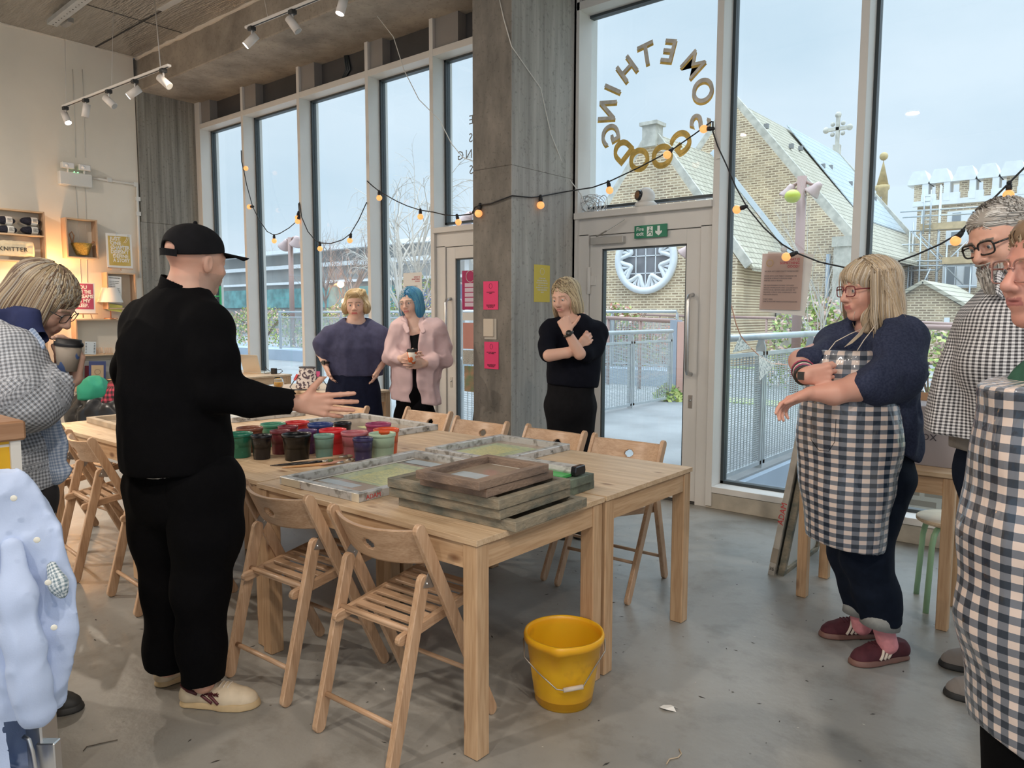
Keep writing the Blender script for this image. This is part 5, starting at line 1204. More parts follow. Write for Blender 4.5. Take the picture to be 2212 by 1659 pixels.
string('string of amber bulbs running from the fourth window round the column to the fire exit',c2+c2b,[(Q(819,413),dn),(Q(908,453),dn),(Q(987,465),(.3,0,-1)),(P(1037,442,y=yc),(-.15,-.1,-1)),(P(1168,424,x=-3.62),dn),(Q(1314,393),(.2,0,-1)),(Q(1452,322),(-.1,-.3,-.3)),(Q(1540,278),(-1,-.1,.1))])
c4_=[Q(1540,262),Q(1540,285),Q(1550,315),Q(1570,358),Q(1590,405),Q(1614,448),Q(1650,492),Q(1690,528),Q(1720,546),Q(1770,566),Q(1835,580),Q(1890,578),Q(1932,568),Q(1980,550),Q(2030,528),Q(2070,505),Q(2120,455),Q(2170,405),Q(2230,345),Q(2300,290)]
string('string of amber bulbs hanging across the right windows behind the apron woman',c4_,[(Q(1612,446),(-1,-.1,-.25)),(Q(1720,546),(-.8,-.3,-.35)),(Q(2080,498),(-.6,0,-1)),(Q(2180,395),dn)])
tag(obj('adhesive_hook',B().cbox(Q(1552,338,YF-.01),(.03,.01,.03)),mw),'small clear adhesive hook holding the string lights on the right mullion','hook')
# thin white cables hanging from the beam, coil and camera on the door shelf
b=B().tube([P(815,35,z=4.24),P(850,80,y=4.9),P(872,150,y=5.0),P(905,215,y=5.1),P(950,260,y=5.15),P(975,310,y=5.15),P(1000,340,y=5.12),P(1022,348,y=5.05)],.004,6)
tag(obj('thin_cable',b,mw),'thin pale cable hanging from the beam across the fourth window to the column','cable')
b=B().tube([P(1078,-5,y=4.36),P(1088,40,y=4.36),P(1105,100,y=4.36),Vector((-3.63,4.7,P(1140,180,x=-3.63).z)),P(1190,290,x=-3.63),P(1228,385,y=5.12),P(1255,420,y=5.12),P(1262,440,y=5.12)],.004,6)
tag(obj('thin_cable',b,mw),'thin pale cable running down the concrete column to the coil on the shelf','cable')
rs=random.Random(5); cc=Vector((P(1283,455,y=YF+.06).x,YF+.07,2.285)); b=B()
for k in range(15):
    r_=rs.uniform(.05,.10); ax1=Vector((rs.uniform(-.6,.6)+1,rs.uniform(-.3,.3),rs.uniform(-.5,.5))).normalized(); ax2=Vector((rs.uniform(-.4,.4),rs.uniform(-.5,.5),1)).normalized()
    o_=Vector((rs.uniform(-.07,.07),rs.uniform(-.02,.02),r_*.8)); b.tube([cc+o_+ax1*math.cos(a)*r_+ax2*math.sin(a)*r_*.7*Vector((1,1,1)).z for a in np.linspace(0,2*PI,18,endpoint=False)],.0025,5,closed=True,mi=k%2)
tag(obj('cable_coil',b,[mw,mat('grey_cable',(.35,.35,.35),.5)]),'tangled coil of grey and white cable on the shelf above the fire exit','cable')
p=Vector((P(1395,435,y=YF+.07).x,YF+.07,2.285)); e=empty('security_camera',p,0,'white dome security camera on the shelf above the fire exit','camera')
obj('base',B().lathe([(0,0),(.085,0),(.086,.03),(.07,.045),(0,.045)],None,28),mw,e)
obj('camera_head',B().ball((0,0,.085),.072,20,14),mw,e); obj('lens',B().tube([(-.028,-.048,.092),(-.040,-.070,.094)],[.044,.036],20),MATS['glossy_black_plastic'],e)
# ---- gold ring lettering on the glass (seen from behind) and grey lettering by the column
M_gold=mat('gold_leaf',(.80,.55,.14),.5,metal=.15,var=.35,vs=18); M_slv=mat('grey_backed_leaf',(.72,.68,.60),.6,var=.3,vs=16)
ring_=[('S',1508,262),('O',1513,197),('M',1493,143),('E',1444,115),('T',1397,121),('H',1357,152),('I',1327,193),('N',1316,238),('G',1322,287),('D',1341,328),('O',1379,348),('O',1431,340),('G',1475,308)]
gy=YG+.004; c0=P(1414,232,y=gy); e=empty('window_lettering',c0,0,'ring of gold three dimensional letters on the pane above the fire exit door','lettering')
for i,(ch_,u,v) in enumerate(ring_):
    p=P(u,v,y=gy)-c0; rad=Vector((p.x,0,p.z)).normalized(); up=rad if i<9 else -rad
    xa=Vector((up.z,0,-up.x))  # right hand side seen from inside
    M=Matrix((-xa,up,Vector((0,-1,0)))).transposed().to_4x4()
    hs=.17
    M.translation=p-up*hs*.36
    M2=M.copy(); M2.translation=M.translation+Vector((0,.003,-.016)); 
    text('letter',ch_,hs/.72,M,M_slv if i<9 else M_gold,e,ext=.0012,align='CENTER',bold=.0035 if ch_!='M' else 0,res=8 if ch_!='M' else 1)
    text('letter_shade',ch_,hs/.72,M2,M_gold,e,ext=.0008,align='CENTER',bold=.0055 if ch_!='M' else .001,res=8)
e=empty('window_lettering',P(1000,335,y=YG),0,'grey reversed letters on the pane beside the concrete column','lettering')
for s_,u,v in (('E',1018,268),('S',1017,307),('ING',1008,343),('S',1018,376)):
    M=Matrix(((-1,0,0,0),(0,0,-1,0),(0,1,0,0),(0,0,0,1))); M.translation=P(u,v,y=YG+.004)-Vector(e.location)
    text('letter',s_,.12,M,mat('grey_vinyl',(.22,.24,.25),.6),e,align='CENTER',space=1.3)
# ---- notices
def thin(name,col):
    m,t,b,N,L=nodes(name); MATS[name]=m; b.inputs['Base Color'].default_value=(*col,1); b.inputs['Roughness'].default_value=.8
    tr=N('ShaderNodeBsdfTranslucent'); tr.inputs[0].default_value=(*col,1); mx=N('ShaderNodeMixShader'); mx.inputs[0].default_value=.6; o=[n for n in t.nodes if n.type=='OUTPUT_MATERIAL'][0]
    L(b.outputs[0],mx.inputs[1]); L(tr.outputs[0],mx.inputs[2]); L(mx.outputs[0],o.inputs[0]); return m
M_peach=thin('peach_paper',(.80,.66,.60)); M_pink=mat('hot_pink_paper',(.80,.05,.17),.7); M_ylw=mat('yellow_poster_paper',(.66,.52,.09),.7)
M_gtx=mat('grey_brown_ink',(.25,.2,.2),.7); M_rtx=mat('crimson_ink',(.55,.05,.08),.7)
def note(name,label,cat,u0,v0,u1,v1,m,group=None,y=None,x=None,skew=0):
    k=dict(y=y) if y is not None else dict(x=x); TL=P(u0,v0,**k); 
    TR=P(u1,v0,**k); TR.z=TL.z; BL=P(u0,v1,**k); BL.x=TL.x; BL.y=TL.y
    return sheet(name,label,cat,TL,TR,BL,m,.0015,group)
yc_=4.366
e,M0,w,h=note('flyer','hot pink flyer on the column above the light switch','flyer',1044,608,1076,669,M_pink,'pink flyers',y=yc_)
def flyer(e,M0,w,h,l1):
    obj('ring_emblem',B().tube([M0@Vector((w*.5+math.cos(a)*w*.1,h*.83+math.sin(a)*w*.13,.0008)) for a in np.linspace(0,2*PI,16,endpoint=False)],.001,4,closed=True),M_blk,e)
    wt(e,M0,w*.5,h*.60,l1,h*.045,M_blk,mw=w*.75,align='CENTER'); wt(e,M0,w*.5,h*.15,'BOOK ONLINE AT THE\nSTUDIO WEBSITE OR\nASK THE TEAM',h*.04,M_blk,mw=w*.8,align='CENTER')
flyer(e,M0,w,h,'SCAN TO BOOK A\nPARTY'); e,M0,w,h=note('flyer','hot pink flyer on the column below the light switch','flyer',1046,738,1077,796,M_pink,'pink flyers',y=yc_); flyer(e,M0,w,h,'GET A GIFT VOUCHER\nFOR A FRIEND')
p=P(1057,708,y=yc_); e=empty('light_switch',p,0,'beige square light switch plate on the concrete column','switch')
obj('plate',B().box((-.055,-.012,-.07),(.05,.0,.07)),mat('beige_plastic',(.62,.54,.44),.5),e,bevel=.004); obj('patch_of_filler',B().box((-.05,-.002,-.09),(.075,.001,.07)),mat('old_filler',(.5,.46,.4),.9),e)
k=dict(x=-3.643); TL=P(1154,571,**k); TR=P(1188,571,**k); BL=P(1154,652,**k)
e,M0,w,h=sheet('poster','yellow poster with white lettering on the column above the black sweater woman','poster',TL,Vector((TR.x,TR.y,TL.z)),Vector((BL.x,TL.y,BL.z)),M_ylw)
M0=M0
obj('ring_emblem',B().tube([M0@Vector((w*.5+math.cos(a)*w*.13,h*.82+math.sin(a)*w*.13,.001)) for a in np.linspace(0,2*PI,16,endpoint=False)],.0015,4,closed=True),M_paper,e)
wt(e,M0,w*.5,h*.62,'IF YOU LOVE,\nPLEASE BE MINDFUL\nOF OUR NEIGHBOURS.\nKEEP NOISE TO A\nMINIMUM AND RESPECT\nTHEIR RESIDENTIAL\nAREA!',h*.05,M_paper,mw=w*.8,align='CENTER',line=1.25)
# peach sign on the right window (slightly tilted sheets)
yy=YG-.01; 
e,M0,w,h=sheet('paper_sign','white backing sheet behind the peach notice on the right window','paper sheet',P(1650,543,y=yy+.012),P(1748,549,y=yy+.012),P(1641,672,y=yy+.012),M_paper)
e,M0,w,h=sheet('paper_sign','peach notice WHAT IS SOMETHING GOOD taped to the window right of the fire exit','notice',P(1648,548,y=yy-.002),P(1737,546,y=yy-.002),P(1640,668,y=yy-.002),M_peach)
obj('ring_emblem',B().tube([M0@Vector((w*.2+math.cos(a)*w*.08,h*.83+math.sin(a)*w*.08,.001)) for a in np.linspace(0,2*PI,18,endpoint=False)],.003,4,closed=True),mat('tan_ink',(.62,.42,.2),.7),e)
wt(e,M0,w*.92,h*.87,'WHAT IS\nSOMETHING\nGOOD?',h*.062,M_rtx,mw=w*.45,align='RIGHT',line=1.0)
wt(e,M0,w*.08,h*.67,'WE RUN ARTS AND CRAFTS WORKSHOPS!\n\nBOOK INTO OUR PUBLIC CALENDAR OR\nBOOK IN A PRIVATE SESSIONS AND\nPARTIES FOR 6+ PEOPLE\n\nWE RUN EVENING SOCIALS, TUTORED\nSKILLED WORKSHOPS AND COLLABORATE\nWITH LOCAL ARTISTS AND GROUPS TO\nPROVIDE A SPACE FOR COMMUNITY AND\nWELLNESS EVENTS\n\nSTART HERE:\nLINKTR.EE/SOMETHINGGOODWORKSHOPS',h*.036,M_gtx,mw=w*.84,line=1.15)
p=P(1694,538,y=YG-.01); tag(obj('suction_hook',B().lathe([(0,0),(.022,0),(.024,.004),(.008,.01),(0,.01)],Matrix.Translation(p)@Matrix.Rotation(PI/2,4,'X'),20).tube([p,p+Vector((0,-.01,-.03)),p+Vector((0,-.015,-.045))],.003,6),mat('clear_plastic',(.75,.78,.8),.1)),'clear suction hook above the peach notice','hook')
e,M0,w,h=sheet('paper_sign','white notice high on the fourth window behind the blue haired woman','notice',P(871,590,y=yy),P(911,588,y=yy),P(872,665,y=yy),M_paper)
wt(e,M0,w*.9,h*.85,'WHAT IS\nSOMETHING\nGOOD?',h*.06,M_rtx,mw=w*.5,align='RIGHT'); wt(e,M0,w*.1,h*.6,'WE RUN ARTS AND CRAFTS\nWORKSHOPS AND MORE',h*.04,M_gtx,mw=w*.8)
# sheets on the left door glass
yd=YF+.07
e,M0,w,h=note('poster','crimson timetable poster on the left door glass beside the column','poster',998,585,1060,669,mat('crimson_poster',(.42,.02,.12),.6),y=yd)
for k in range(5): obj('table_row',B().box((w*.10,h*(.08+.125*k),0),(w*.9,h*(.18+.125*k),.0008),M0),mat('lilac_row',(.72,.6,.7),.7),e)
obj('ring_emblem',B().tube([M0@Vector((w*.3+math.cos(a)*w*.15,h*.85+math.sin(a)*w*.15,.001)) for a in np.linspace(0,2*PI,16,endpoint=False)],.003,4,closed=True),M_paper,e)
note('poster','salmon pink sheet on the left door glass below the crimson poster','poster',1000,697,1060,753,mat('salmon_sheet',(.62,.30,.26),.7),y=yd)
note('poster','white sheet on the left door glass between crimson and salmon ones','poster',999,675,1060,692,M_paper,y=yd)
note('poster','white lettered sheet on the left door glass below the salmon one','poster',1000,756,1060,786,mat('printed_paper',(.70,.70,.66),.8,col2=(.3,.3,.28),vs=60,stretch=(1,1,6)),y=yd)
note('poster','green and tan picture sheet lowest on the left door glass','poster',1003,790,1060,845,mat('green_tan_picture',(.12,.28,.16),.6,col2=(.5,.28,.18),vs=9),y=yd)
M=Matrix(((0,-1,0,0),(0,0,-1,0),(1,0,0,0),(0,0,0,1)))
# ---- back tables: laptop, charger, glass, bag
p=P(545,806,z=TH); e=empty('laptop',p,math.radians(8),'silver laptop open on the window table, its lid towards us','laptop')
obj('keyboard_base',B().box((-.16,-.0,0),(.16,.22,.014)),M_alu if False else mat('laptop_silver',(.62,.58,.50),.35,metal=.5),e,bevel=.003)
obj('lid',B().box((-.16,0,0),(.16,.007,.215),Matrix.Translation((0,-.002,.014))@Matrix.Rotation(math.radians(14),4,'X')),MATS['laptop_silver'],e,bevel=.003)
p=P(592,808,z=TH); e=empty('charger',p,.2,'black square charger with curling cable beside the laptop','charger')
obj('charger_brick',B().box((-.035,-.02,0),(.035,.02,.07)),M_cab,e,bevel=.004); obj('cable',B().tube([(.035,0,.05),(.09,.02,.06),(.14,0,.04),(.12,-.03,.01),(.02,-.05,.006)],.004,6).tube([(-.035,-.02,.03),(-.06,-.05,.06),(-.09,-.04,.09),(-.12,-.03,.05),(-.09,-.06,.006),(-.02,-.05,.006)],.003,6),M_cab,e)
p=P(510,808,z=TH); tag(obj('glue_stick',B().lathe([(0,0),(.012,0),(.012,.05),(0,.05)],Matrix.Translation(p),14,mi=0).lathe([(0,.05),(.011,.05),(.011,.085),(0,.085)],Matrix.Translation(p),14,mi=1),[mat('green_plastic',(.02,.35,.12),.4),M_paper]),'green and white glue stick at the left end of the window table','glue stick')
p=P(602,838,z=TH); e=empty('drinking_glass',p,0,'round stemless glass half full of amber drink on the window table','glass')
gp=mat('clear_glass',(.95,.97,.97),.02,trans=1)
obj('glass_bowl',B().lathe([(0,0),(.030,0),(.048,.03),(.05,.055),(.042,.085),(.034,.105),(.032,.105),(.040,.085),(.047,.055),(.045,.03),(.028,.006),(0,.006)],None,32,cap=False),gp,e)
obj('drink',B().lathe([(0,.007),(.028,.007),(.044,.03),(.046,.057),(0,.057)],None,28),mat('amber_drink',(.85,.42,.04),.1,sss=.3),e)
p=P(665,842,z=TH); e=empty('handbag',p,math.radians(35),'leopard print bucket bag with pink tabs on the window table','bag')
s=S().cone((0,0,.03),(0,0,.20),.115,.075,k=.02,flat=(1,.62)).box((0,0,.0),(.5,.5,.02),op='-'); s.plane((0,0,1),(0,0,.215)); s.disp=lambda p:vnoise(p*12)*.004
M_leo=mat('leopard_print',(.74,.66,.62),.8,col2=(.10,.07,.09),vs=42,ramp=(.44,.50),detail=1.5)
sobj('bag_body',s,(-.16,-.13,0),(.16,.13,.24),.008,M_leo,e)
obj('rim',B().tube([(math.cos(a)*.075,math.sin(a)*.045,.213) for a in np.linspace(0,2*PI,24,endpoint=False)],.007,8,closed=True),mat('dark_grey_webbing',(.08,.08,.09),.8),e)
obj('tab',B().cbox((-.10,-.03,.12),(.02,.02,.06),Matrix.Rotation(.5,3,'Y')),mat('coral_leather',(.75,.12,.12),.6),e); obj('tab',B().cbox((.10,.01,.15),(.03,.02,.05)),mat('pink_leather',(.80,.12,.30),.6),e)
obj('strap',B().tube([(-.11,-.03,.10),(-.15,-.06,.03),(-.12,-.08,.008),(-.03,-.09,.008)],.005,6).bar((.11,.01,.14),(.19,.03,.02),.025,.005),MATS['dark_grey_webbing'],e)
# green metal frame by the left window
a=P(452,620,y=4.85); c=P(473,700,y=4.85)
e=empty('clothes_rail',(a.x,4.85,0),0,'green metal clothes rail in front of the leftmost window','clothes rail')
w_=c.x-a.x+.2; gm=mat('green_rail_paint',(.03,.42,.16),.4); zt_=a.z
obj('rail_frame',B().tube([(-.5,0,0),(-.5,0,zt_),(w_-.14,0,zt_),(w_-.14,0,0)],.014,8).tube([(-.5,0,zt_-.12),(w_-.14,0,zt_-.12)],.010,6).tube([(-.5,-.15,.014),(-.5,.15,.014)],.014,6).tube([(w_-.14,-.15,.014),(w_-.14,.15,.014)],.014,6),gm,e)
# ---- right: storage box, leaning frames
e=empty('storage_box',(-.86,4.09,.735),math.radians(-2),'lilac grey cardboard storage box with printed lettering on the small table','box')
obj('carton',B().box((-.22,-.13,0),(.26,.15,.285)),mat('lilac_grey_card',(.34,.31,.32),.7,var=.06,vs=3),e,bevel=.003)
obj('inner_flap',B().box((-.215,.135,.27),(.255,.149,.325)),mat('brown_card',(.36,.22,.13),.85),e)
text('carton_lettering','BUSINESS\nSTORAGE BOX',.043,Matrix.Translation((.035,-.1312,.165))@Matrix.Rotation(PI/2,4,'X'),mat('charcoal_ink',(.06,.055,.07),.7),e,align='CENTER',line=.95)
text('carton_lettering','Boite - Archivbox - Caja de archivo',.013,Matrix.Translation((.02,-.1312,.065))@Matrix.Rotation(PI/2,4,'X'),MATS['charcoal_ink'],e,align='CENTER')
def lean(label,x,y,h,d,m,tilt,rz,t):
    e=empty('screen_frame',(x,y,0),rz,label,'screen printing frame','frames leaning against the small table')
    R_=Matrix.Rotation(tilt,4,'Y'); fw=.035; b=B()
    for a,c in (((0,0,0),(t,d,fw)),((0,0,h-fw),(t,d,h)),((0,0,fw),(t,fw,h-fw)),((0,d-fw,fw),(t,d,h-fw))): b.box(a,c,R_)
    obj('frame',b,m,e,bevel=.002); obj('mesh_sheet',B().box((t*.5,fw,fw),(t*.5+.002,d-fw,h-fw),R_),M_ink,e)
    return e,R_
e,R_=lean('pale frame marked 35 and red lettering, outermost of two leaning by the small table',-1.50,4.05,.86,.60,mat('pale_worn_frame',(.52,.48,.42),.6,var=.25,vs=12),math.radians(9),math.radians(0),.034)
for s_,sz,z0,mm,rot in (('35',.026,.80,M_blk,0),('35',.026,.03,M_blk,0),('ADAM',.045,.30,M_red,PI/2)):
    text('marker_lettering',s_,sz,R_@Matrix.Translation((.004 if not rot else .028,-.0008,z0-.28*(1 if rot else 0)*0))@Matrix.Rotation(PI/2,4,'X')@Matrix.Rotation(rot,4,'Z'),mm,e,ext=.0004)
obj('tape_band',B().box((-.0005,-.001,.075),(.0345,.001,.16),R_),mat('brown_tape',(.33,.28,.22),.6),e)
e,R_=lean('darker grey frame behind the pale one leaning by the small table',-1.452,4.07,.84,.60,M_wsc,math.radians(9),0,.034)
text('marker_lettering','57',.026,R_@Matrix.Translation((.004,-.0008,.79))@Matrix.Rotation(PI/2,4,'X'),M_blk,e,ext=.0004)
# black cases by the left door
e=empty('black_case',(-4.62,4.90,0),0,'black upright cases standing between the left door and the column','case')
obj('case_panel',B().box((0,0,0),(.05,.35,.80),Matrix.Rotation(math.radians(9),4,'Y')),M_cab,e); obj('case_panel',B().box((.09,0,0),(.14,.35,.95),Matrix.Rotation(math.radians(8),4,'Y')),M_cab,e)
text('case_lettering','DISPLAY Depot',.05,Matrix.Rotation(math.radians(9),4,'Y')@Matrix.Translation((.04,-.001,.15))@Matrix.Rotation(PI/2,4,'X')@Matrix.Rotation(PI/2,4,'Z'),M_paper,e)
# coats heaped under the shelf
e=empty('coat_pile',(-9.0,4.05,0),0,'heap of dark coats and red chequered scarf under the wall shelves','coats')
s=S().ell((0,0,.40),(.42,.62,.42),k=.1).ell((.1,-.45,.30),(.38,.45,.36),k=.1).ell((.05,.5,.32),(.36,.4,.33),k=.1); s.disp=lambda p:ridged(p,5,(1,1,.6))*.06+ridged(p,11)*.02; s.plane((0,0,-1),(0,0,0))
sobj('dark_coats',s,(-.6,-1.1,0),(.7,1.2,1.1),.03,mat('shiny_black_coat',(.012,.012,.014),.3,var=.3,vs=4),e)
s=S().ell((.25,-.38,.46),(.22,.38,.26),k=.08,R_=Matrix.Rotation(.5,3,'X')); s.disp=lambda p:ridged(p,6,(1,1,.6))*.03
sobj('chequered_scarf',s,(-.1,-1,.2),(.6,.2,1.05),.018,gingham('red_black_check',.05,(.42,.04,.07),(.16,.015,.03),(.015,.008,.01)),e,uv=True)
s=S().ell((.2,-.70,.60),(.12,.16,.14),k=.08); s.disp=lambda p:ridged(p,7)*.04
sobj('green_scarf',s,(-.1,-1.1,.3),(.5,-.3,1.0),.018,mat('green_scarf_cloth',(.02,.26,.16),.8),e)
# radiator like white panel under the shelf and black box
tag(obj('wall_panel',B().box((XW,3.6,.55),(XW+.06,5.1,.88)),mat('grey_white_panel',(.50,.49,.47),.5)),'grey white panel on the left wall under the shelf unit','panel')
# small litter on the floor
b=B(); rs=random.Random(9)
for k in range(260):
    x=rs.uniform(-4.2,.2); y=rs.uniform(.9,4.8); r_=rs.uniform(.0015,.006); a=rs.uniform(0,3.14); 
    dx_=Vector((math.cos(a),math.sin(a),0)); dy_=Vector((-dx_.y,dx_.x,0)); p=Vector((x,y,.0012)); q=rs.uniform(1,3.5)
    b.poly([p-dx_*r_*q,p-dy_*r_*.6,p+dx_*r_*q*.7,p+dy_*r_*.8],mi=0 if rs.random()<.75 else 1)
tag(obj('floor_crumbs',b,[mat('dark_crumb',(.05,.045,.04),.9),mat('pale_crumb',(.6,.58,.52),.9)]),'scattered dark crumbs and paint flakes on the concrete floor','crumbs',None,'stuff')
p=P(1445,1532,z=.003); b=B(); b.poly([p+Vector(a) for a in ((-.035,-.01,0),(-.01,-.02,.006),(.03,.0,.0),(.012,.012,.010),(.03,.028,.0),(-.005,.022,.006),(-.03,.015,0))])
tag(obj('paper_scrap',b,M_paper),'small torn white paper scrap on the floor in front of the bucket','paper scrap')
tag(obj('string_scrap',B().tube([P(1440,1650,z=.003),P(1446,1640,z=.003),P(1465,1636,z=.003),P(1472,1628,z=.003),P(1467,1618,z=.003)],.0022,6),M_wpale),'short pale piece of string on the floor at the bottom edge','string')
tag(obj('thread_scrap',B().tube([P(180,1622,z=.002),P(188,1612,z=.002),P(200,1610,z=.002),P(215,1606,z=.002),P(254,1598,z=.002)],.0016,5),mat('dark_thread',(.12,.1,.08),.9)),'dark looped thread lying on the floor below the capped man','thread')
# ================================================================ PEOPLE: rig helpers
FWD=np.array([-math.sin(CAMP[0]),math.cos(CAMP[0]),0]); RGT=np.array([math.cos(CAMP[0]),math.sin(CAMP[0]),0]); UP=np.array([0,0,1.])
def PH(u,v,h):
    "point on a sight line at horizontal distance h in front of the photographer"
    d=np.array(CM@Vector(((u-1106)/CAMP[3],-(v-829.5)/CAMP[3],-1))); return np.array([0,0,CH])+d*h/np.dot(d,FWD)
def basis(f,u=(0,0,1)):
    f=nrm(f); x=nrm(np.cross(f,u)); z=np.cross(x,f); return np.stack([x,f,z],1)
def rotv(v,ax,a): ax=nrm(ax); v=np.asarray(v,float); return v*math.cos(a)+np.cross(ax,v)*math.sin(a)+ax*np.dot(ax,v)*(1-math.cos(a))
def hand(s,w,f,t,n,curl=(.3,.3,.3,.3),spread=1.,thumb=(.8,.55,.2),sc_=1.,k=.004,wr=.024):
    w=np.array(w,float); f=nrm(f); t=nrm(np.array(t)-f*np.dot(t,f)); n_=np.cross(f,t); n_=n_*np.sign(np.dot(n_,n)+1e-9)
    off=(.033,.011,-.011,-.032); kl=(.092,.096,.090,.082)
    for i in range(4):
        s.cone(w+f*.004*sc_+t*off[i]*.5*sc_,w+(f*kl[i]+t*off[i])*sc_,.0155*sc_,.0115*sc_,.012)
    s.ell(w+(f*.05+t*.018+n_*.008)*sc_,(.022*sc_,.03*sc_,.018*sc_),.012,np.stack([t,f,n_],1))
    L=((.042,.026,.021),(.047,.029,.022),(.043,.027,.021),(.034,.021,.018)); R_=(.0095,.0097,.0092,.0082)
    for i in range(4):
        p=w+(f*kl[i]+t*off[i])*sc_; d=nrm(f+t*spread*(.20,.05,-.08,-.24)[i]); c=curl[i] if hasattr(curl,'__len__') else curl
        for j in range(3):
            ax=np.cross(d,n_); d=rotv(d,ax,c*(1.0,1.15,.7)[j]); q=p+d*L[i][j]*sc_
            s.cone(p,q,R_[i]*(1-.08*j)*sc_,R_[i]*(.92-.09*j)*sc_,k if j else .008); p=q
    p=w+(f*.018+t*.022)*sc_; d=nrm(f*thumb[0]+t*thumb[1]+n_*thumb[2])
    for j,(l,r) in enumerate(((.046,.0145),(.033,.0112),(.027,.0100))):
        q=p+d*l*sc_; s.cone(p,q,r*sc_,(.0118,.0102,.0082)[j]*sc_,.014 if j==0 else .004); p=q; d=nrm(d+f*.12)
def head(s,c,R_,k=1.,male=False,jaw=1.,nose=1.,ear=True):
    T=lambda *p: np.array(c)+R_@(np.array(p,float)*k)
    s.ell(T(0,-.018,.038),np.array((.074,.094,.083))*k,.02,R_)
    s.ell(T(0,.022,.01),np.array((.066,.070,.085))*k,.03,R_)
    s.ell(T(0,.028,-.048),np.array((.053*jaw,.058,.060))*k,.03,R_)
    s.ell(T(0,.068,-.094),np.array((.022*jaw,.018,.018))*k,.03,R_)
    for x in (-1,1):
        s.ell(T(x*.035,.062,-.026),np.array((.026,.022,.026))*k,.02,R_)
        s.ell(T(x*.034,.098,.008),np.array((.019,.015,.013))*k,.018,R_,op='-')
        s.cone(T(x*.014,.088,.026),T(x*.046,.076,.024),.007*k,.006*k,.014)
        s.ell(T(x*.031,.0775,.006),.0128*k,.002,R_)
        s.cone(T(x*.020,.0865,.0125),T(x*.042,.081,.0115),.0042*k,.0036*k,.006)
        s.cone(T(x*.021,.0845,.0005),T(x*.041,.080,.0005),.0034*k,.003*k,.006)
        if ear:
            s.ell(T(x*.076,-.008,-.004),np.array((.009,.018,.031))*k,.008,R_)
            s.ell(T(x*.084,-.004,.002),np.array((.005,.010,.018))*k,.004,R_,op='-')
    s.cone(T(0,.088,.022),T(0,.108*nose,-.024),.0075*k,.0115*k,.012)
    s.ell(T(0,.109*nose,-.027),.0105*k,.008)
    for x in (-1,1):
        s.ell(T(x*.0125,.098,-.031),np.array((.0085,.011,.008))*k,.007,R_)
    s.ell(T(0,.085,-.055),np.array((.028,.013,.020))*k,.014,R_)
    s.cone(T(-.019,.0890,-.0535),T(.019,.0890,-.0535),.0036*k,.0036*k,.004); s.ell(T(0,.0945,-.0525),np.array((.011,.005,.0045))*k,.004,R_)
    s.cone(T(-.015,.0890,-.0630),T(.015,.0890,-.0630),.0045*k,.0045*k,.004)
    s.ell(T(0,.102,-.058),np.array((.024,.010,.0013))*k,.002,R_,op='-')
    return T
def skin_cols(V,c,R_,k,skin,lip,brow,stub=None):
    l=((V-np.array(c))@R_)/k; C=np.tile(np.array(skin,float),(len(V),1)); x,y,z=l.T
    ax=np.abs(x)
    m=(ax<.022)&(y>.083)&(z>-.067)&(z<-.0505); C[m]=lip
    m=(np.abs(z-.0275+ (ax-.03)**2*6)<.0038)&(ax>.012)&(ax<.05)&(y>.06); C[m]=brow
    if stub is not None:
        m=(z<-.035)&(z>-.13)&(y>-.03)&(~((ax<.023)&(y>.085)&(z>-.069)&(z<-.0495)))&(ax<.09)&((l**2).sum(1)<.03); C[m]=stub
    return C
def skin_mat(name,rough=.5):
    m,t,b,N,L=nodes(name); a=N('ShaderNodeVertexColor'); a.layer_name='tone'; n=N('ShaderNodeTexNoise'); n.inputs['Scale'].default_value=9; n.inputs['Detail'].default_value=4
    tc=N('ShaderNodeTexCoord'); L(tc.outputs['Object'],n.inputs[0]); r=N('ShaderNodeValToRGB'); e=r.color_ramp.elements; e[0].position=.3; e[0].color=(1,.90,.86,1); e[1].position=.6; e[1].color=(1,1,1,1); L(n.outputs[0],r.inputs[0])
    mx=N('ShaderNodeMix'); mx.data_type='RGBA'; mx.blend_type='MULTIPLY'; mx.inputs[0].default_value=1; L(a.outputs[0],mx.inputs[6]); L(r.outputs[0],mx.inputs[7]); L(mx.outputs[2],b.inputs['Base Color'])
    b.inputs['Roughness'].default_value=rough; b.inputs['Subsurface Weight'].default_value=.12; b.inputs['Subsurface Radius'].default_value=(.012,.005,.003); b.inputs['Subsurface Scale'].default_value=1
    return m
M_skin=skin_mat('skin')
M_eye=mat('eye_white',(.62,.60,.58),.2); M_iris=mat('iris_grey_blue',(.10,.13,.16),.15); M_pup=mat('pupil',(.01,.01,.01),.1)
def eyes(par,o,T,R_,k,look=(0,1,-.05),iris=None,closed=.0):
    "eyeballs set in the lids; o is the parent's origin"
    for x in (-1,1):
        c=T(x*.031,.0790,.0055); d=nrm(R_@nrm(look)); r=.0122*k
        b=B(); b.ball(c-o,r,14,10,mi=0)
        q=Vector(d).to_track_quat('Z','Y').to_matrix().to_4x4(); q.translation=Vector(c-o)
        b.lathe([(.0,r*1.02),(.0022*k,r*1.015),(.0023*k,r*1.01)],q,12,2,False); b.lathe([(.0023*k,r*1.012),(.0055*k,r*.90),(.0056*k,r*.86)],q,14,1,False)
        obj('eye',b,[M_eye,iris or M_iris,M_pup],par)
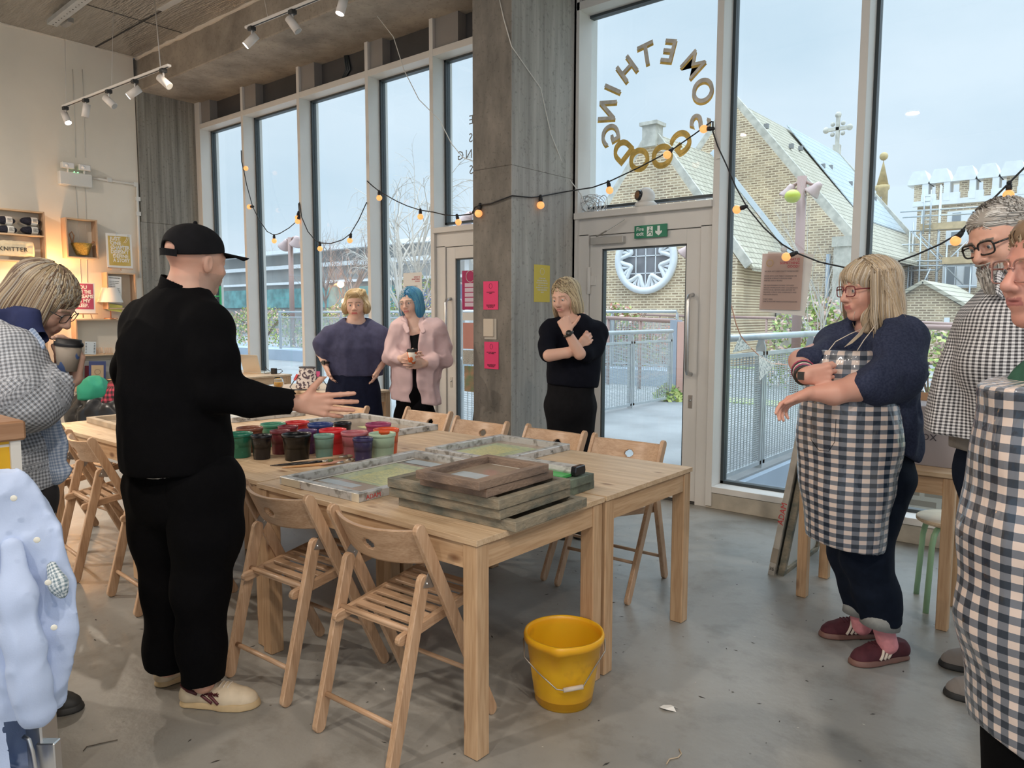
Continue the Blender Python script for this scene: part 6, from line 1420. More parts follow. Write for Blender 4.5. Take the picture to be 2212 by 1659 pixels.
def body_obj(name,s,patches,o,par,cols,relax=0):
    "one skin mesh built patch by patch: fine for head and hands, coarser for the rest"
    Vs=[];Fs=[];n=0
    for lo,hi,h in patches:
        V,F=s.mesh(lo,hi,h)
        if len(V): Vs.append(V); Fs.append(F+n); n+=len(V)
    V=np.concatenate(Vs); F=np.concatenate(Fs); C=cols(V)
    return meshobj(name,V-o,F,M_skin,par,cols=C,relax=relax)
def sm(name,s,lo,hi,h,m,par,o,uv=False,relax=1):
    V,F=s.mesh(lo,hi,h); u=p=None
    if uv: u,p=s.param(V)
    return meshobj(name,V-o,F,m,par,u,p,relax=relax)
def bb(pts,r):
    pts=np.array(pts); return pts.min(0)-r,pts.max(0)+r
def strands(name,s,starts,flow,n,step,mats,par,o,r=.0022,seed=1,lift=.002,tmin=.6,wav=.0,seg=4,keep=None):
    "comb hair strands over an implicit hair volume"
    R_=np.random.RandomState(seed); p=np.array(starts,f4).copy(); N_=len(p); paths=[p.copy()]
    def grad(q,e=.002):
        return np.stack([s.ev(q+np.eye(3,dtype=f4)[i]*e,False)-s.ev(q-np.eye(3,dtype=f4)[i]*e,False) for i in range(3)],1)/(2*e)
    for k in range(n):
        g=grad(p); g/=np.linalg.norm(g,axis=1)[:,None]+1e-6
        f=flow(p,k/n); f=f-g*np.minimum((f*g).sum(1),0)[:,None]*1.0-g*np.maximum((f*g).sum(1),0)[:,None]*.7; f/=np.linalg.norm(f,axis=1)[:,None]+1e-6
        if wav: f=f+wav*np.stack([vnoise(p*38+i*7.7) for i in range(3)],1)
        p=p+f*step
        d=s.ev(p,False); g=grad(p); g/=np.linalg.norm(g,axis=1)[:,None]+1e-6
        p=p-g*(d-lift)[:,None]*np.where(d<.012,.9,.0)[:,None]; paths.append(p.copy())
    A=np.stack(paths,1)-o; b=B(); nm=len(mats)
    for i in range(N_):
        L=int(len(paths)*R_.uniform(tmin,1)); L=max(L,3); q=A[i,:L]
        if keep is not None and not keep(q[0]+o): continue
        rr=r*R_.uniform(.6,1.4); b.tube([Vector(x) for x in q],[rr*(1-.75*(j/(L-1))**2) for j in range(L)],seg,mi=i%nm,cap=False)
    return obj(name,b,mats,par)
def skullpts(c,R_,k,n,seed,zmin=-.2,cen=(0,-.015,.035),rad=(.084,.104,.094),yfun=None):
    R0=np.random.RandomState(seed); v=R0.randn(n*3,3); v/=np.linalg.norm(v,axis=1)[:,None]; v=v[v[:,2]>zmin]
    if yfun is not None: v=v[yfun(v)]
    v=v[:n]; return (np.array(c)+(R_@((np.array(cen)+v*np.array(rad))*k).T).T).astype(f4)
def glasses(name,label,T,R_,k,par,o,m,w=.024,hh=.018,r=.0016,lens=True,z0=.004,shape=4,yy=.103):
    b=B(); 
    def ringp(x):
        pts=[]
        for a in np.linspace(0,2*PI,24,endpoint=False):
            ca,sa=math.cos(a),math.sin(a); e=2/shape; px_=w*abs(ca)**e*np.sign(ca); pz=hh*abs(sa)**e*np.sign(sa)
            pts.append(T(x*.0325+px_,yy-.004*(abs(x*.0325+px_)/.05)**2,z0+pz)-o)
        return pts
    for x in (-1,1): b.tube(ringp(x),r*k,6,closed=True)
    b.tube([T(-.009,yy,z0+.005)-o,T(0,yy+.003,z0+.008)-o,T(.009,yy,z0+.005)-o],r*k,6)
    for x in (-1,1): b.tube([T(x*(.0325+w),yy-.004,z0+.007)-o,T(x*.072,yy-.03,z0+.008)-o,T(x*.080,-.0,z0+.006)-o,T(x*.080,-.018,z0-.010)-o],[r*k*1.1]*4,6)
    g=obj(name,b,m,par)
    if lens:
        for x in (-1,1):
            b=B(); b.bm.faces.new([b.bm.verts.new(Vector(p)) for p in ringp(x)]); obj('lens',b,M_specl,g)
    return g
M_specl=glass_mat('spectacle_lens',(.96,.96,.97),.8)
def shoe(par,o,heel,toe,w,h,upper,sole,L=None,ankle=None,high=.085,soleh=.026,stripes=None,lace=None,cut=.0):
    heel=np.array(heel,float); toe=np.array(toe,float); f=nrm(toe-heel); l=np.linalg.norm(toe-heel); x=np.cross(f,UP); T=lambda a,b_,c: heel+f*a*l+x*b_+UP*c
    s=S(); s.chain([T(.13,0,.0),T(.35,0,.0),T(.62,.004,.0),T(.80,.003,.0),T(.88,0,0)],[w*.40,w*.38,w*.47,w*.46,w*.36],.03)
    s.plane((0,0,1),heel+UP*soleh); s.plane((0,0,-1),heel+UP*.001)
    a,b_=bb([heel,toe],w); o1=sm('sole',s,a,b_+np.array([0,0,high]),.004,sole,par,o)
    s=S(); s.chain([T(.12,0,.035),T(.35,0,.045),T(.62,.003,.03),T(.82,.002,.022),T(.87,0,.02)],[w*.36,w*.34,w*.42,w*.36,w*.28],.03)
    s.cone(T(.16,0,.05),T(.22,0,high),w*.35,w*.34,.03); s.cone(T(.36,0,.055),T(.58,0,.035),w*.30,w*.28,.03)
    s.plane((0,0,-1),heel+UP*soleh*.8); s.plane(UP*1+f*(-.15),T(.2,0,high))
    o2=sm('upper',s,a,b_+np.array([0,0,high]),.004,upper,par,o)
    if stripes:
        sd,mt,n_,a0,st=stripes
        for i in range(n_):
            b=B(); q=a0+i*st; 
            for s0 in (sd,):
                P0=[T(q+.10,s0*w*.31,.028),T(q+.075,s0*w*.40,.05) ,T(q,s0*w*.36,.075)] 
                pts=[]
                for t in np.linspace(0,1,7):
                    p=T(q+.13*(1-t),s0*w*.8,.028+(.052 if n_>2 else .030)*t); 
                    for _ in range(10): p=p-x*s0*s.ev(np.array([p]),False)[0]
                    pts.append(Vector(p+x*s0*.0008-o))
                b.tube(pts,.0062,6)
            obj('stripe',b,mt,par)
    if lace:
        b=B()
        for i in range(5):
            pts=[]
            for t in np.linspace(-1,1,7):
                p=T(.42+.055*i,t*w*.24,.12)
                for _ in range(12): p=p-UP*s.ev(np.array([p]),False)[0]*.8
                pts.append(Vector(p+UP*.001-o))
            b.tube(pts,.0028,5)
        obj('laces',b,lace,par)
    return o1,o2
# ================================================================ PERSON: man in black with cap
def person(px,h,label):
    p=PH(*px,h); o=np.array([p[0],p[1],0]); e=empty('person',o,0,label,'person'); return e,o
SK1=(.62,.36,.27); SK2=(.68,.44,.34); LIP=(.50,.22,.19)
H=2.66
e,o=person((400,1500),H,'man in black jacket, black trousers and black cap gesturing over the table with open hand')
hf=nrm(FWD*.86+RGT*.52-UP*.06); Rh=basis(hf,nrm(UP+RGT*.10)); hc=PH(424,566,H+.02); hk=1.02
s=S(); T=head(s,hc,Rh,hk,True,1.05)
nb=PH(392,668,H); s.cone(T(0,-.03,-.06),nb,.060,.068,.03); s.cone(PH(410,640,H),nb,.062,.075,.03)
sh=PH(448,712,H-.08); el=PH(470,842,H-.12); wr=PH(648,872,H-.02)
s.chain([nb,PH(380,760,H),PH(380,900,H),PH(385,1000,H)],[.09,.13,.14,.14],.05,(1.15,.8),up=hf)
s.chain([sh,el,PH(560,862,H-.06),wr],[.055,.045,.040,.026],.02)
fd=nrm(wr-PH(560,862,H-.06)); fdir=nrm(RGT*.98-UP*.07+FWD*.18); up_=nrm(UP*1+RGT*.05)
hand(s,wr,fdir,up_,FWD*.9-UP*.3,curl=(-.02,.12,.08,.30),spread=.7,thumb=(.62,.95,-.1),sc_=1.04)
for x0,y0,k0,y1,a0,b0,dh in ((352,1050,368,1260,362,1440,.05),(440,1050,434,1260,440,1475,-.04)): s.chain([PH(x0,y0,H+dh),PH(k0,y1,H+dh),PH(a0,b0,H+dh)],[.07,.045,.04],.02)
hlo,hhi=bb([hc],.16); wlo,whi=bb([wr,PH(745,860,H)],.07)
body_obj('body',s,[(hlo-np.array([0,0,.06]),hhi,.0035),(wlo,whi,.003),bb([PH(385,760,H),PH(385,1000,H)],.22)+(.014,),bb([PH(350,1050,H),PH(430,1480,H)],.14)+(.014,)],o,e,lambda V:skin_cols(V,hc,Rh,hk,SK1,(.48,.24,.2),(.25,.17,.12),(.50,.31,.24)))
eyes(e,o,T,Rh,hk)
# cap
M_cap=cloth('black_cap_cotton',(.010,.010,.012),.85)
c=S(); c.ell(T(0,-.014,.052),np.array((.086,.107,.078))*hk,.01,Rh); c.ell(T(0,-.014,.03),np.array((.087,.108,.07))*hk,.01,Rh)
cn=nrm(Rh@np.array((0,.16,-1.))); c.plane(cn,T(0,.03,.036)); c.ell(T(0,-.125,.035),np.array((.040,.03,.022))*hk,.004,Rh,op='-'); c.ell(T(0,-.014,.045),np.array((.080,.10,.074))*hk,.003,Rh,op='-')
sm('cap',c,hlo,hhi,.003,M_cap,e,o)
b=B(); st=[T(math.sin(a)*.088,-.014-math.cos(a)*.110,.016+.004*math.cos(a))-o for a in np.linspace(-.55,.55,9)]
for q,q2 in zip(st,st[1:]): b.bar(q,q2,.004,.024,up=UP)
obj('cap_strap',b,M_cap,e); obj('cap_button',B().ball(T(0,-.014,.132)-o,.008,8,6),M_cap,e)
b=B()
def peak(u,v):
    a=(u-.5)*2; x=a*.078; y0=.045+.036*(1-a*a); L_=.130*(1-.25*a*a)*v; return T(x*(1-.12*v),y0+L_,.047-.006*v-.018*a*a*(.3+.7*v))-o
b.grid(peak,16,8); bmesh.ops.solidify(b.bm,geom=b.bm.faces[:],thickness=.007); obj('cap_peak',b,M_cap,e)
# jacket
M_jack=cloth('black_wool_jacket',(.0022,.0022,.003),.95)
j=S(); j.chain([PH(392,688,H),PH(375,760,H),PH(376,860,H),PH(380,960,H),PH(380,1006,H)],[.125,.172,.178,.180,.182],.06,(1.14,.90),up=nrm(FWD+RGT*.8))
j.cone(PH(392,665,H),PH(400,640,H),.085,.074,.03)
j.cone(PH(392,690,H),PH(318,702,H+.08),.10,.085,.05); j.cone(PH(392,690,H),sh,.10,.085,.05)
j.chain([PH(312,705,H+.1),PH(290,800,H+.16),PH(300,890,H+.2)],[.082,.068,.055],.04)
j.chain([sh,PH(462,775,H-.12),el,PH(540,862,H-.08),PH(628,870,H-.04)],[.080,.075,.071,.058,.042],.03)
wx=nrm(wr-el)
j.disp=lambda p: ridged(p,7,(1,1,.8))*.006+ridged(p,15,(1,1,.6))*.003
j.plane(UP*-1+RGT*.04,PH(380,1010,H)); 
V,F=j.mesh(*bb([PH(240,640,H),PH(640,1020,H)],.28),.009)
keepc=(V-PH(634,868,H-.04))@wx<.004
m_=keepc[F].all(1); obj_j=meshobj('jacket',V-o,F[m_],M_jack,e,relax=1)
# collar and shirt hem
b=B(); cpts=[]
cc=S(); cc.cone(PH(390,668,H),PH(398,606,H),.092,.078,.02,(1,1)); cc.cone(PH(390,668,H),PH(400,590,H),.084,.070,.005,(1,1),op='-'); cc.plane(UP+RGT*.42,PH(400,612,H)); cc.plane(-UP,PH(394,676,H))
sm('collar',cc,*bb([PH(400,640,H)],.14),.004,M_jack,e,o)
t=S(); t.chain([PH(384,960,H),PH(390,1006,H)],[.172,.172],.03,(1.12,.86),up=nrm(FWD+RGT*.8)); t.plane(UP*-1+RGT*.10,PH(440,1010,H)); sm('white_shirt_hem',t,*bb([PH(384,980,H)],.26),.010,mat('white_shirt',(.72,.70,.66),.9),e,o)
# trousers
M_tr1=cloth('black_trousers',(.0018,.0018,.0025),.95)
t=S(); t.chain([PH(385,960,H),PH(392,1060,H)],[.155,.165],.05,(1.08,.85),up=nrm(FWD+RGT*.8))
t.chain([PH(352,1050,H+.06),PH(358,1150,H+.06),PH(368,1270,H+.06),PH(362,1400,H+.04),PH(360,1447,H+.03)],[.135,.110,.088,.070,.066],.05)
t.disp=lambda p: ridged(p,8,(1,1,.6))*.008; t.plane(nrm(-UP-RGT*.15),PH(360,1444,H+.03))
sm('trousers',t,*bb([PH(300,960,H),PH(500,1480,H)],.2),.010,M_tr1,e,o)
t=S(); t.chain([PH(420,1000,H),PH(440,1050,H-.04),PH(446,1150,H-.06),PH(432,1270,H-.06),PH(434,1400,H-.04),PH(438,1470,H-.02)],[.12,.130,.112,.090,.076,.074],.05)
t.disp=lambda p: ridged(p,8,(1,1,.6))*.008; t.plane(nrm(-UP+RGT*.08),PH(438,1474,H-.04))
sm('trouser_leg',t,*bb([PH(420,1000,H),PH(440,1480,H)],.2),.010,M_tr1,e,o)
M_cream=mat('cream_leather',(.70,.58,.42),.55,var=.15,vs=20); M_csole=mat('yellowed_sole',(.62,.46,.26),.6,var=.2,vs=12); M_burg=mat('burgundy_leather',(.09,.015,.02),.5)
hl=P(392,1518,z=0); tl=P(560,1524,z=0)
shoe(e,o,hl,tl,.105,.1,M_cream,M_csole,stripes=(1,M_burg,2,.34,.09),lace=mat('cream_laces',(.68,.6,.5),.8))
q=np.array(hl); f=nrm(np.array(tl)-q); x=np.cross(f,UP)
obj('heel_tab',B().tube([Vector(q-o+f*a+x*b_+UP*c_) for a,b_,c_ in ((.012,.0,.085),(.02,.03,.084),(.05,.043,.072),(.085,.0455,.062))],.007,6),M_burg,e)
text('shoe_lettering','Reebok',.020,frame_mat(Vector(q-o+f*.105+x*.0475+UP*.062),Vector(f)+Vector((0,0,-.12)),UP),M_burg,e,ext=.004)
hl=P(338,1484,z=0); tl=hl+Vector(nrm(FWD*.8+RGT*.6)*.27); shoe(e,o,hl,tl,.10,.1,M_cream,M_csole)
# ================================================================ PERSON: woman in check shirt with paper cup, left
H=2.62
e,o=person((40,1200),H,'woman with grey blond bob and glasses bowing over a paper cup, check shirt')
hf=nrm(RGT*.80+FWD*.12-UP*.62); Rh=basis(hf,nrm(UP+RGT*.9)); hc=PH(95,652,H); hk=.98
s=S(); T=head(s,hc,Rh,hk)
nb=PH(20,720,H); s.cone(T(0,-.03,-.05),nb,.055,.06,.03)
shn=PH(20,775,H-.13); el=PH(62,872,H-.14); wr=PH(160,818,H-.03)
s.chain([nb,PH(-10,850,H),PH(0,1000,H)],[.08,.12,.13],.05,(1.1,.8),up=hf*np.array([1,1,0]))
s.chain([shn,el,wr],[.05,.04,.026],.02); s.chain([PH(0,1000,H),PH(50,1200,H),PH(40,1520,H)],[.11,.06,.04],.03)
cupc=PH(147,766,H-.09); cax=nrm(UP+RGT*.12)
hand(s,wr+UP*.005,nrm(RGT*.18+UP*.95-FWD*.1),nrm(-RGT*.75+FWD*.3),nrm(-FWD*.8-RGT*.5),curl=(.5,.5,.5,.5),spread=.6,thumb=(.7,.4,.35),sc_=.95)
s.chain([PH(60,850,H+.16),PH(120,815,H+.08)],[.035,.024],.02); hand(s,PH(128,805,H+.07),nrm(RGT*.6+UP*.45-FWD*.3),nrm(UP*.8-RGT*.3),nrm(-FWD+RGT*.2),curl=.5,spread=.6,sc_=.92)
hlo,hhi=bb([hc],.17); wlo,whi=bb([wr,cupc],.13)
body_obj('body',s,[(hlo,hhi,.0035),(wlo,whi,.003),bb([PH(0,850,H),PH(0,1000,H)],.2)+(.014,)],o,e,lambda V:skin_cols(V,hc,Rh,hk,SK2,LIP,(.35,.25,.18)))
eyes(e,o,T,Rh,hk,(0,1,-.4)); glasses('glasses',None,T,Rh,hk,e,o,M_blk)
hs=S(); hs.ell(T(0,-.025,.045),np.array((.096,.115,.094))*hk,.02,Rh); hs.ell(T(0,-.065,-.045),np.array((.098,.072,.088))*hk,.04,Rh)
for x in (-1,1): hs.ell(T(x*.072,.0,-.045),np.array((.030,.068,.085))*hk,.03,Rh)
hs.ell(T(0,.105,-.03),np.array((.058,.07,.075))*hk,.012,Rh,op='-')
GH=[mat('blond_hair_light',(.52,.42,.28),.45,spec=.5),mat('blond_hair_mid',(.36,.27,.17),.45),mat('ash_hair_grey',(.42,.38,.32),.45),mat('brown_hair_dark',(.16,.10,.065),.5)]
sm('hair',hs,hlo,hhi,.0045,GH[1],e,o)
fl=lambda p,t: (nrm(Rh@np.array((0,.12,-1.)))*.9+0*p)+(p-hc)*2.0*np.array([1,1,0])+np.array([0,0,-.55])
stp=skullpts(hc,Rh,hk,900,5,-.05,(0,-.02,.05),(.095,.115,.092)); strands('hair_strands',hs,stp,lambda p,t:(Rh@np.array((0,.10,-1.)))[None]*1.0+(p-hc)*1.0,16,.013,GH,e,o,.0028,seed=2,lift=.001,tmin=.7)
# shirt: check
M_ck=gingham('blue_brown_check',.0125,(.58,.60,.64),(.34,.37,.42),(.17,.175,.19))
j=S(); j.chain([PH(5,745,H),PH(-25,830,H),PH(-8,930,H),PH(8,1000,H),PH(10,1050,H)],[.12,.155,.16,.165,.175],.06,(1.1,.92),up=hf*np.array([1,1,0]))
j.cone(PH(0,740,H),shn,.10,.09,.05); j.chain([shn,PH(30,840,H-.16),el,PH(108,842,H-.10),PH(140,818,H-.07)],[.098,.098,.090,.062,.045],.04)
j.chain([PH(30,770,H+.1),PH(70,850,H+.16),PH(118,820,H+.09)],[.08,.07,.045],.04)
j.disp=lambda p: ridged(p,9,(1,1,1.4))*.009+ridged(p,19,(1.3,1,1))*.004
wx=nrm(wr-PH(108,842,H-.10)); j.plane(-UP+RGT*-.3,PH(90,1045,H))
V,F=j.mesh(*bb([PH(-60,700,H),PH(150,1050,H)],.24),.008); kp=((V-PH(143,815,H-.07))@wx<0)|(V[:,2]<PH(0,900,H)[2]); u_,p_=j.param(V); m_=kp[F].all(1)
meshobj('check_shirt',V-o,F[m_],M_ck,e,u_,p_,relax=1)
b=S(); b.chain([PH(-60,650,H+.02),PH(10,672,H-.05),PH(60,700,H-.09),PH(84,728,H-.09)],[.075,.062,.042,.025],.03,(1,.6),up=FWD); b.cone(PH(-20,690,H),PH(60,705,H),.066,.05,.03); b.disp=lambda p:ridged(p,12)*.006
sm('navy_hood',b,*bb([PH(-30,690,H),PH(80,715,H)],.12),.006,cloth('navy_jersey',(.025,.035,.11),.9),e,o)
b=S(); b.cone(PH(50,712,H-.11),PH(86,745,H-.12),.036,.022,.02,(1,.3),up=FWD); sm('shirt_collar',b,*bb([PH(82,720,H-.1)],.09),.005,gingham('blue_fine_check',.011,(.55,.62,.74),(.35,.44,.60),(.22,.30,.46)),e,o,uv=True)
b=S(); b.chain([PH(98,880,H-.03),PH(112,960,H),PH(124,1018,H)],[.035,.04,.045],.02,(1,.4),up=FWD); b.disp=lambda p:ridged(p,14)*.004
sm('shirt_front_panel',b,*bb([PH(90,870,H),PH(130,1020,H)],.08),.006,MATS['blue_fine_check'],e,o,uv=True)
t=S(); t.chain([PH(20,990,H),PH(50,1070,H),PH(55,1250,H),PH(40,1520,H)],[.14,.10,.075,.06],.05); t.chain([PH(-10,990,H+.1),PH(10,1250,H+.1),PH(0,1520,H+.1)],[.13,.08,.06],.05)
t.disp=lambda p:ridged(p,8)*.006; t.plane(-UP,(0,0,.07)); sm('patterned_trousers',t,*bb([PH(-30,980,H),PH(60,1530,H)],.2),.012,mat('dark_floral_cloth',(.02,.018,.02),.8,col2=(.30,.24,.18),vs=9,ramp=(.40,.34)),e,o)
hl=PH(30,1540,H); hl[2]=0; shoe(e,o,hl,hl+RGT*.25,.095,.09,M_blk,M_blk)
# paper cup she holds
c=empty('paper_cup',cupc,0,'brown and blue patterned paper cup with black lid held by the check shirted woman','cup')
M=Vector(cax).to_track_quat('Z','Y').to_matrix().to_4x4()
obj('cup_body',B().lathe([(0,-.055),(.029,-.055),(.041,.035),(0,.035)],M,28),mat('taupe_blue_print',(.30,.25,.20),.6,col2=(.07,.12,.28),vs=22,ramp=(.38,.40),detail=1),c)
obj('cup_lid',B().lathe([(.043,.030),(.045,.036),(.043,.042),(.039,.044),(.038,.052),(.0,.052)],M,28,cap=False),M_cab,c)
# ================================================================ PERSON: woman in navy top by the fourth window
H=6.0
e,o=person((765,1100),H,'woman with rolled blond hair in loose navy short sleeved top and dark skirt')
hf=nrm(-FWD+RGT*.05-UP*.04); Rh=basis(hf,nrm(UP-RGT*.02)); hc=PH(769,660,H); hk=.99
s=S(); T=head(s,hc,Rh,hk,nose=.99)
nb=PH(768,702,H); s.cone(T(0,-.03,-.05),nb,.052,.058,.03); s.cone(nb,PH(768,720,H),.06,.12,.04)
s.chain([PH(768,720,H),PH(768,800,H),PH(765,860,H)],[.12,.11,.13],.05,(1.1,.7),up=hf)
for sx,pts in ((-1,((718,722,0),(694,762,.0),(703,788,-.08),(708,800,-.1))),(1,((818,722,0),(834,768,.0),(822,792,-.06),(817,800,-.08)))):
    P_=[PH(u,v,H+d) for u,v,d in pts]; s.chain(P_[:3],[.05,.038,.026],.02)
    hand(s,P_[2],nrm(P_[3]-P_[2]-UP*.06+RGT*.02*sx*-1),nrm(-FWD),nrm(RGT*-sx),curl=.3,spread=.5,thumb=(.8,.3,.2),sc_=.95)
wl=PH(703,788,H-.08)
hl,hh=bb([hc],.16)
body_obj('body',s,[(hl-np.array([0,0,.05]),hh,.004),bb([PH(694,762,H),PH(712,815,H-.08)],.07)+(.004,),bb([PH(834,768,H),PH(815,815,H-.06)],.07)+(.004,),bb([PH(768,800,H)],.25)+(.02,)],o,e,lambda V:skin_cols(V,hc,Rh,hk,(.70,.45,.35),(.52,.14,.13),(.25,.16,.10)))
eyes(e,o,T,Rh,hk,(0,1,-.02))
HB=[mat('warm_blond_hair',(.62,.48,.26),.4),mat('golden_blond_dark',(.42,.30,.15),.45),mat('pale_blond_hair',(.72,.60,.40),.4)]
hs=S(); hs.ell(T(0,-.03,.055),np.array((.092,.105,.085))*hk,.02,Rh)
for x in (-1,1): hs.ell(T(x*.082,.0,-.02),np.array((.034,.05,.052))*hk,.03,Rh)
hs.ell(T(-.0,.050,.092),np.array((.066,.050,.034))*hk,.02,Rh); hs.ell(T(.0,-.07,-.04),np.array((.07,.05,.06))*hk,.04,Rh)
hs.ell(T(0,.11,-.025),np.array((.060,.085,.072))*hk,.012,Rh,op='-')
sm('hair',hs,*bb([hc],.17),.0045,HB[1],e,o)
b=B()
ax_=Rh@np.array((.3,.9,.1)); cR=T(-.060,.060,.105) 
u1=nrm(np.cross(ax_,UP)); u2=np.cross(u1,nrm(ax_))
for q in range(4): b.tube([cR-o+nrm(ax_)*(.045*(t-.5))+(u1*math.cos(7*t+q*1.57)+u2*math.sin(7*t+q*1.57))*(.024-.004*t) for t in np.linspace(0,1,12)],.0085,6)
b.tube([cR-o-nrm(ax_)*.02,cR-o+nrm(ax_)*.024],[.022,.024],12)
obj('victory_roll',b,HB[0],e)
stp=skullpts(hc,Rh,hk,420,9,-.1,(0,-.025,.05),(.09,.105,.088)); strands('hair_strands',hs,stp,lambda p,t:(np.sign(((p-hc)@Rh)[:,:1])*Rh[:,0][None])*(.9-1.2*t)+(Rh@np.array((0,.1,-1.)))[None]*(.5+t),14,.011,HB,e,o,.0028,seed=3,lift=.001,wav=.15)
for x in (-1,1): obj('earring',B().ball(T(x*.080,.0,-.046)-o,.008,8,6),M_blk,e)
M_nv=cloth('navy_sweatshirt',(.060,.062,.125),.9,bump=.1)
j=S(); j.chain([PH(768,716,H),PH(769,750,H),PH(768,800,H),PH(767,822,H)],[.115,.19,.165,.160],.06,(1.18,.72),up=hf)
j.cone(PH(768,712,H),PH(716,728,H),.075,.085,.06); j.cone(PH(768,712,H),PH(820,728,H),.075,.085,.06)
j.chain([PH(716,728,H),PH(706,745,H),PH(707,756,H)],[.085,.088,.070],.05); j.chain([PH(820,728,H),PH(829,745,H),PH(828,758,H)],[.085,.085,.068],.05)
j.disp=lambda p: ridged(p,6,(1,1,.6))*.016+ridged(p,13,(1,1,.5))*.006-.006
j.plane(-UP,PH(768,811,H)); j.ell(PH(768,692,H-.03),(.078,.09,.05),.01,op='-')
sm('navy_top',j,*bb([PH(700,690,H),PH(835,815,H)],.16),.011,M_nv,e,o)
t=S(); t.chain([PH(767,800,H),PH(764,850,H),PH(762,900,H),PH(762,960,H)],[.150,.175,.20,.23],.05,(1.1,.8),up=hf)
t.disp=lambda p: ridged(p,11,(1,1,.15))*.012; t.plane(-UP,PH(762,960,H)); sm('dark_skirt',t,*bb([PH(762,800,H),PH(762,965,H)],.30),.012,cloth('ink_navy_skirt',(.012,.015,.035),.9),e,o)
t=S(); [t.chain([PH(u,930,H),PH(u,1060,H),PH(u,1102,H)],[.06,.045,.04],.02) for u in (748,780)]; t.plane(-UP,(0,0,.06)); sm('tights',t,*bb([PH(748,930,H),PH(780,1100,H)],.12),.012,M_tr1,e,o)
for u in (748,780): q=PH(u,1100,H); q[2]=0; shoe(e,o,q,q-FWD*.24,.09,.08,M_blk,M_blk)
obj('wrist_watch',B().tube([wl-o+UP*.02-FWD*.0+(RGT*math.cos(a)+FWD*math.sin(a))*.031 for a in np.linspace(0,2*PI,14,endpoint=False)],.009,6,closed=True).cbox(wl-o+UP*.02-FWD*.038-RGT*.006,(.026,.012,.032)),mat('black_watch_strap',(.02,.018,.015),.35,coat=.3),e)
# ================================================================ PERSON: woman with blue hair and pink shirt
H=5.95
e,o=person((895,1110),H,'woman with blue and grey bob, glasses and pink shirt holding a patterned cup')
hf=nrm(-FWD*.92-RGT*.35-UP*.10); Rh=basis(hf,nrm(UP-RGT*.12)); hc=PH(887,655,H); hk=.97
s=S(); T=head(s,hc,Rh,hk)
nb=PH(897,694,H); s.cone(T(0,-.02,-.05),nb,.050,.055,.03); s.cone(nb,PH(898,715,H),.055,.10,.04)
s.chain([PH(898,715,H),PH(898,780,H),PH(895,850,H)],[.11,.11,.13],.05,(1.1,.7),up=hf*np.array([1,1,0]))
wa=PH(868,776,H-.20); wb=PH(917,785,H-.20); cup=PH(890,770,H-.30)
s.chain([PH(846,770,H-.05),wa],[.034,.025],.02); s.chain([PH(960,775,H-.05),wb],[.034,.025],.02)
hand(s,wa,nrm(RGT*.9+UP*.15-FWD*.35),nrm(UP*.9+FWD*.1),nrm(FWD*.35+RGT*.3),curl=(.25,.3,.35,.4),spread=.5,thumb=(.8,.5,.1),sc_=.92)
hand(s,wb,nrm(-RGT*.85-UP*.05-FWD*.45),nrm(-FWD*.2+UP*.6),nrm(UP*1.),curl=(.2,.2,.25,.3),spread=.5,thumb=(.7,.5,.3),sc_=.92)
hl,hh=bb([hc],.16)
body_obj('body',s,[(hl-np.array([0,0,.05]),hh,.004),bb([wa,cup,wb],.10)+(.004,),bb([PH(898,780,H)],.2)+(.02,)],o,e,lambda V:skin_cols(V,hc,Rh,hk,(.72,.48,.39),(.50,.20,.19),(.35,.27,.20)))
eyes(e,o,T,Rh,hk,(.1,1,.05)); glasses('glasses',None,T,Rh,hk,e,o,mat('clear_pink_frame',(.55,.40,.36),.3),w=.025,hh=.019,r=.0013)
HU=[mat('bright_blue_hair',(.07,.30,.52),.4),mat('mid_blue_hair',(.04,.20,.40),.45),mat('silver_grey_hair',(.45,.50,.55),.4),mat('teal_blue_hair',(.10,.36,.50),.4)]
hs=S(); hs.ell(T(0,-.025,.045),np.array((.092,.108,.090))*hk,.02,Rh); hs.ell(T(0,-.06,-.05),np.array((.088,.055,.085))*hk,.04,Rh)
for x in (-1,1): hs.ell(T(x*.074,.010,-.055),np.array((.026,.048,.095))*hk,.03,Rh)
hs.ell(T(0,.11,-.02),np.array((.057,.08,.080))*hk,.012,Rh,op='-')
sm('hair',hs,*bb([hc],.18),.0045,HU[1],e,o)
stp=skullpts(hc,Rh,hk,600,12,-.05,(0,-.02,.05),(.09,.107,.088))
loc=((stp-hc)@Rh); grey=(loc[:,0]>.0)&(loc[:,1]>.0)
for nm_,msk,mm in (('hair_strands',~grey,[HU[0],HU[1],HU[3]]),('grey_strands',grey,[HU[2],HU[3],HU[2]])):
    strands(nm_,hs,stp[msk],lambda p,t:(np.sign(((p-hc)@Rh)[:,:1]+.015)*Rh[:,0][None])*(.7-1.2*t)+(Rh@np.array((0,.05,-1.)))[None]*(.7+t),16,.012,mm,e,o,.0028,seed=4,lift=.001,tmin=.8)
M_bt2=cloth('black_top',(.006,.006,.008),.9)
j=S(); j.chain([PH(897,708,H-.01),PH(897,760,H-.02),PH(893,870,H-.02)],[.10,.125,.135],.06,(1.1,.75),up=hf*np.array([1,1,0])); j.ell(PH(893,696,H-.07),(.05,.08,.07),.01,op='-')
sm('black_top',j,*bb([PH(890,690,H),PH(890,880,H)],.2),.011,M_bt2,e,o)
M_pk=mat('pale_pink_linen',(.66,.48,.49),.85,var=.06,vs=9,bump=.15,bs=200,bd=.002)
j=S(); j.chain([PH(900,706,H+.02),PH(903,740,H+.01),PH(900,800,H),PH(897,884,H)],[.11,.165,.165,.190],.06,(1.15,.80),up=hf*np.array([1,1,0]))
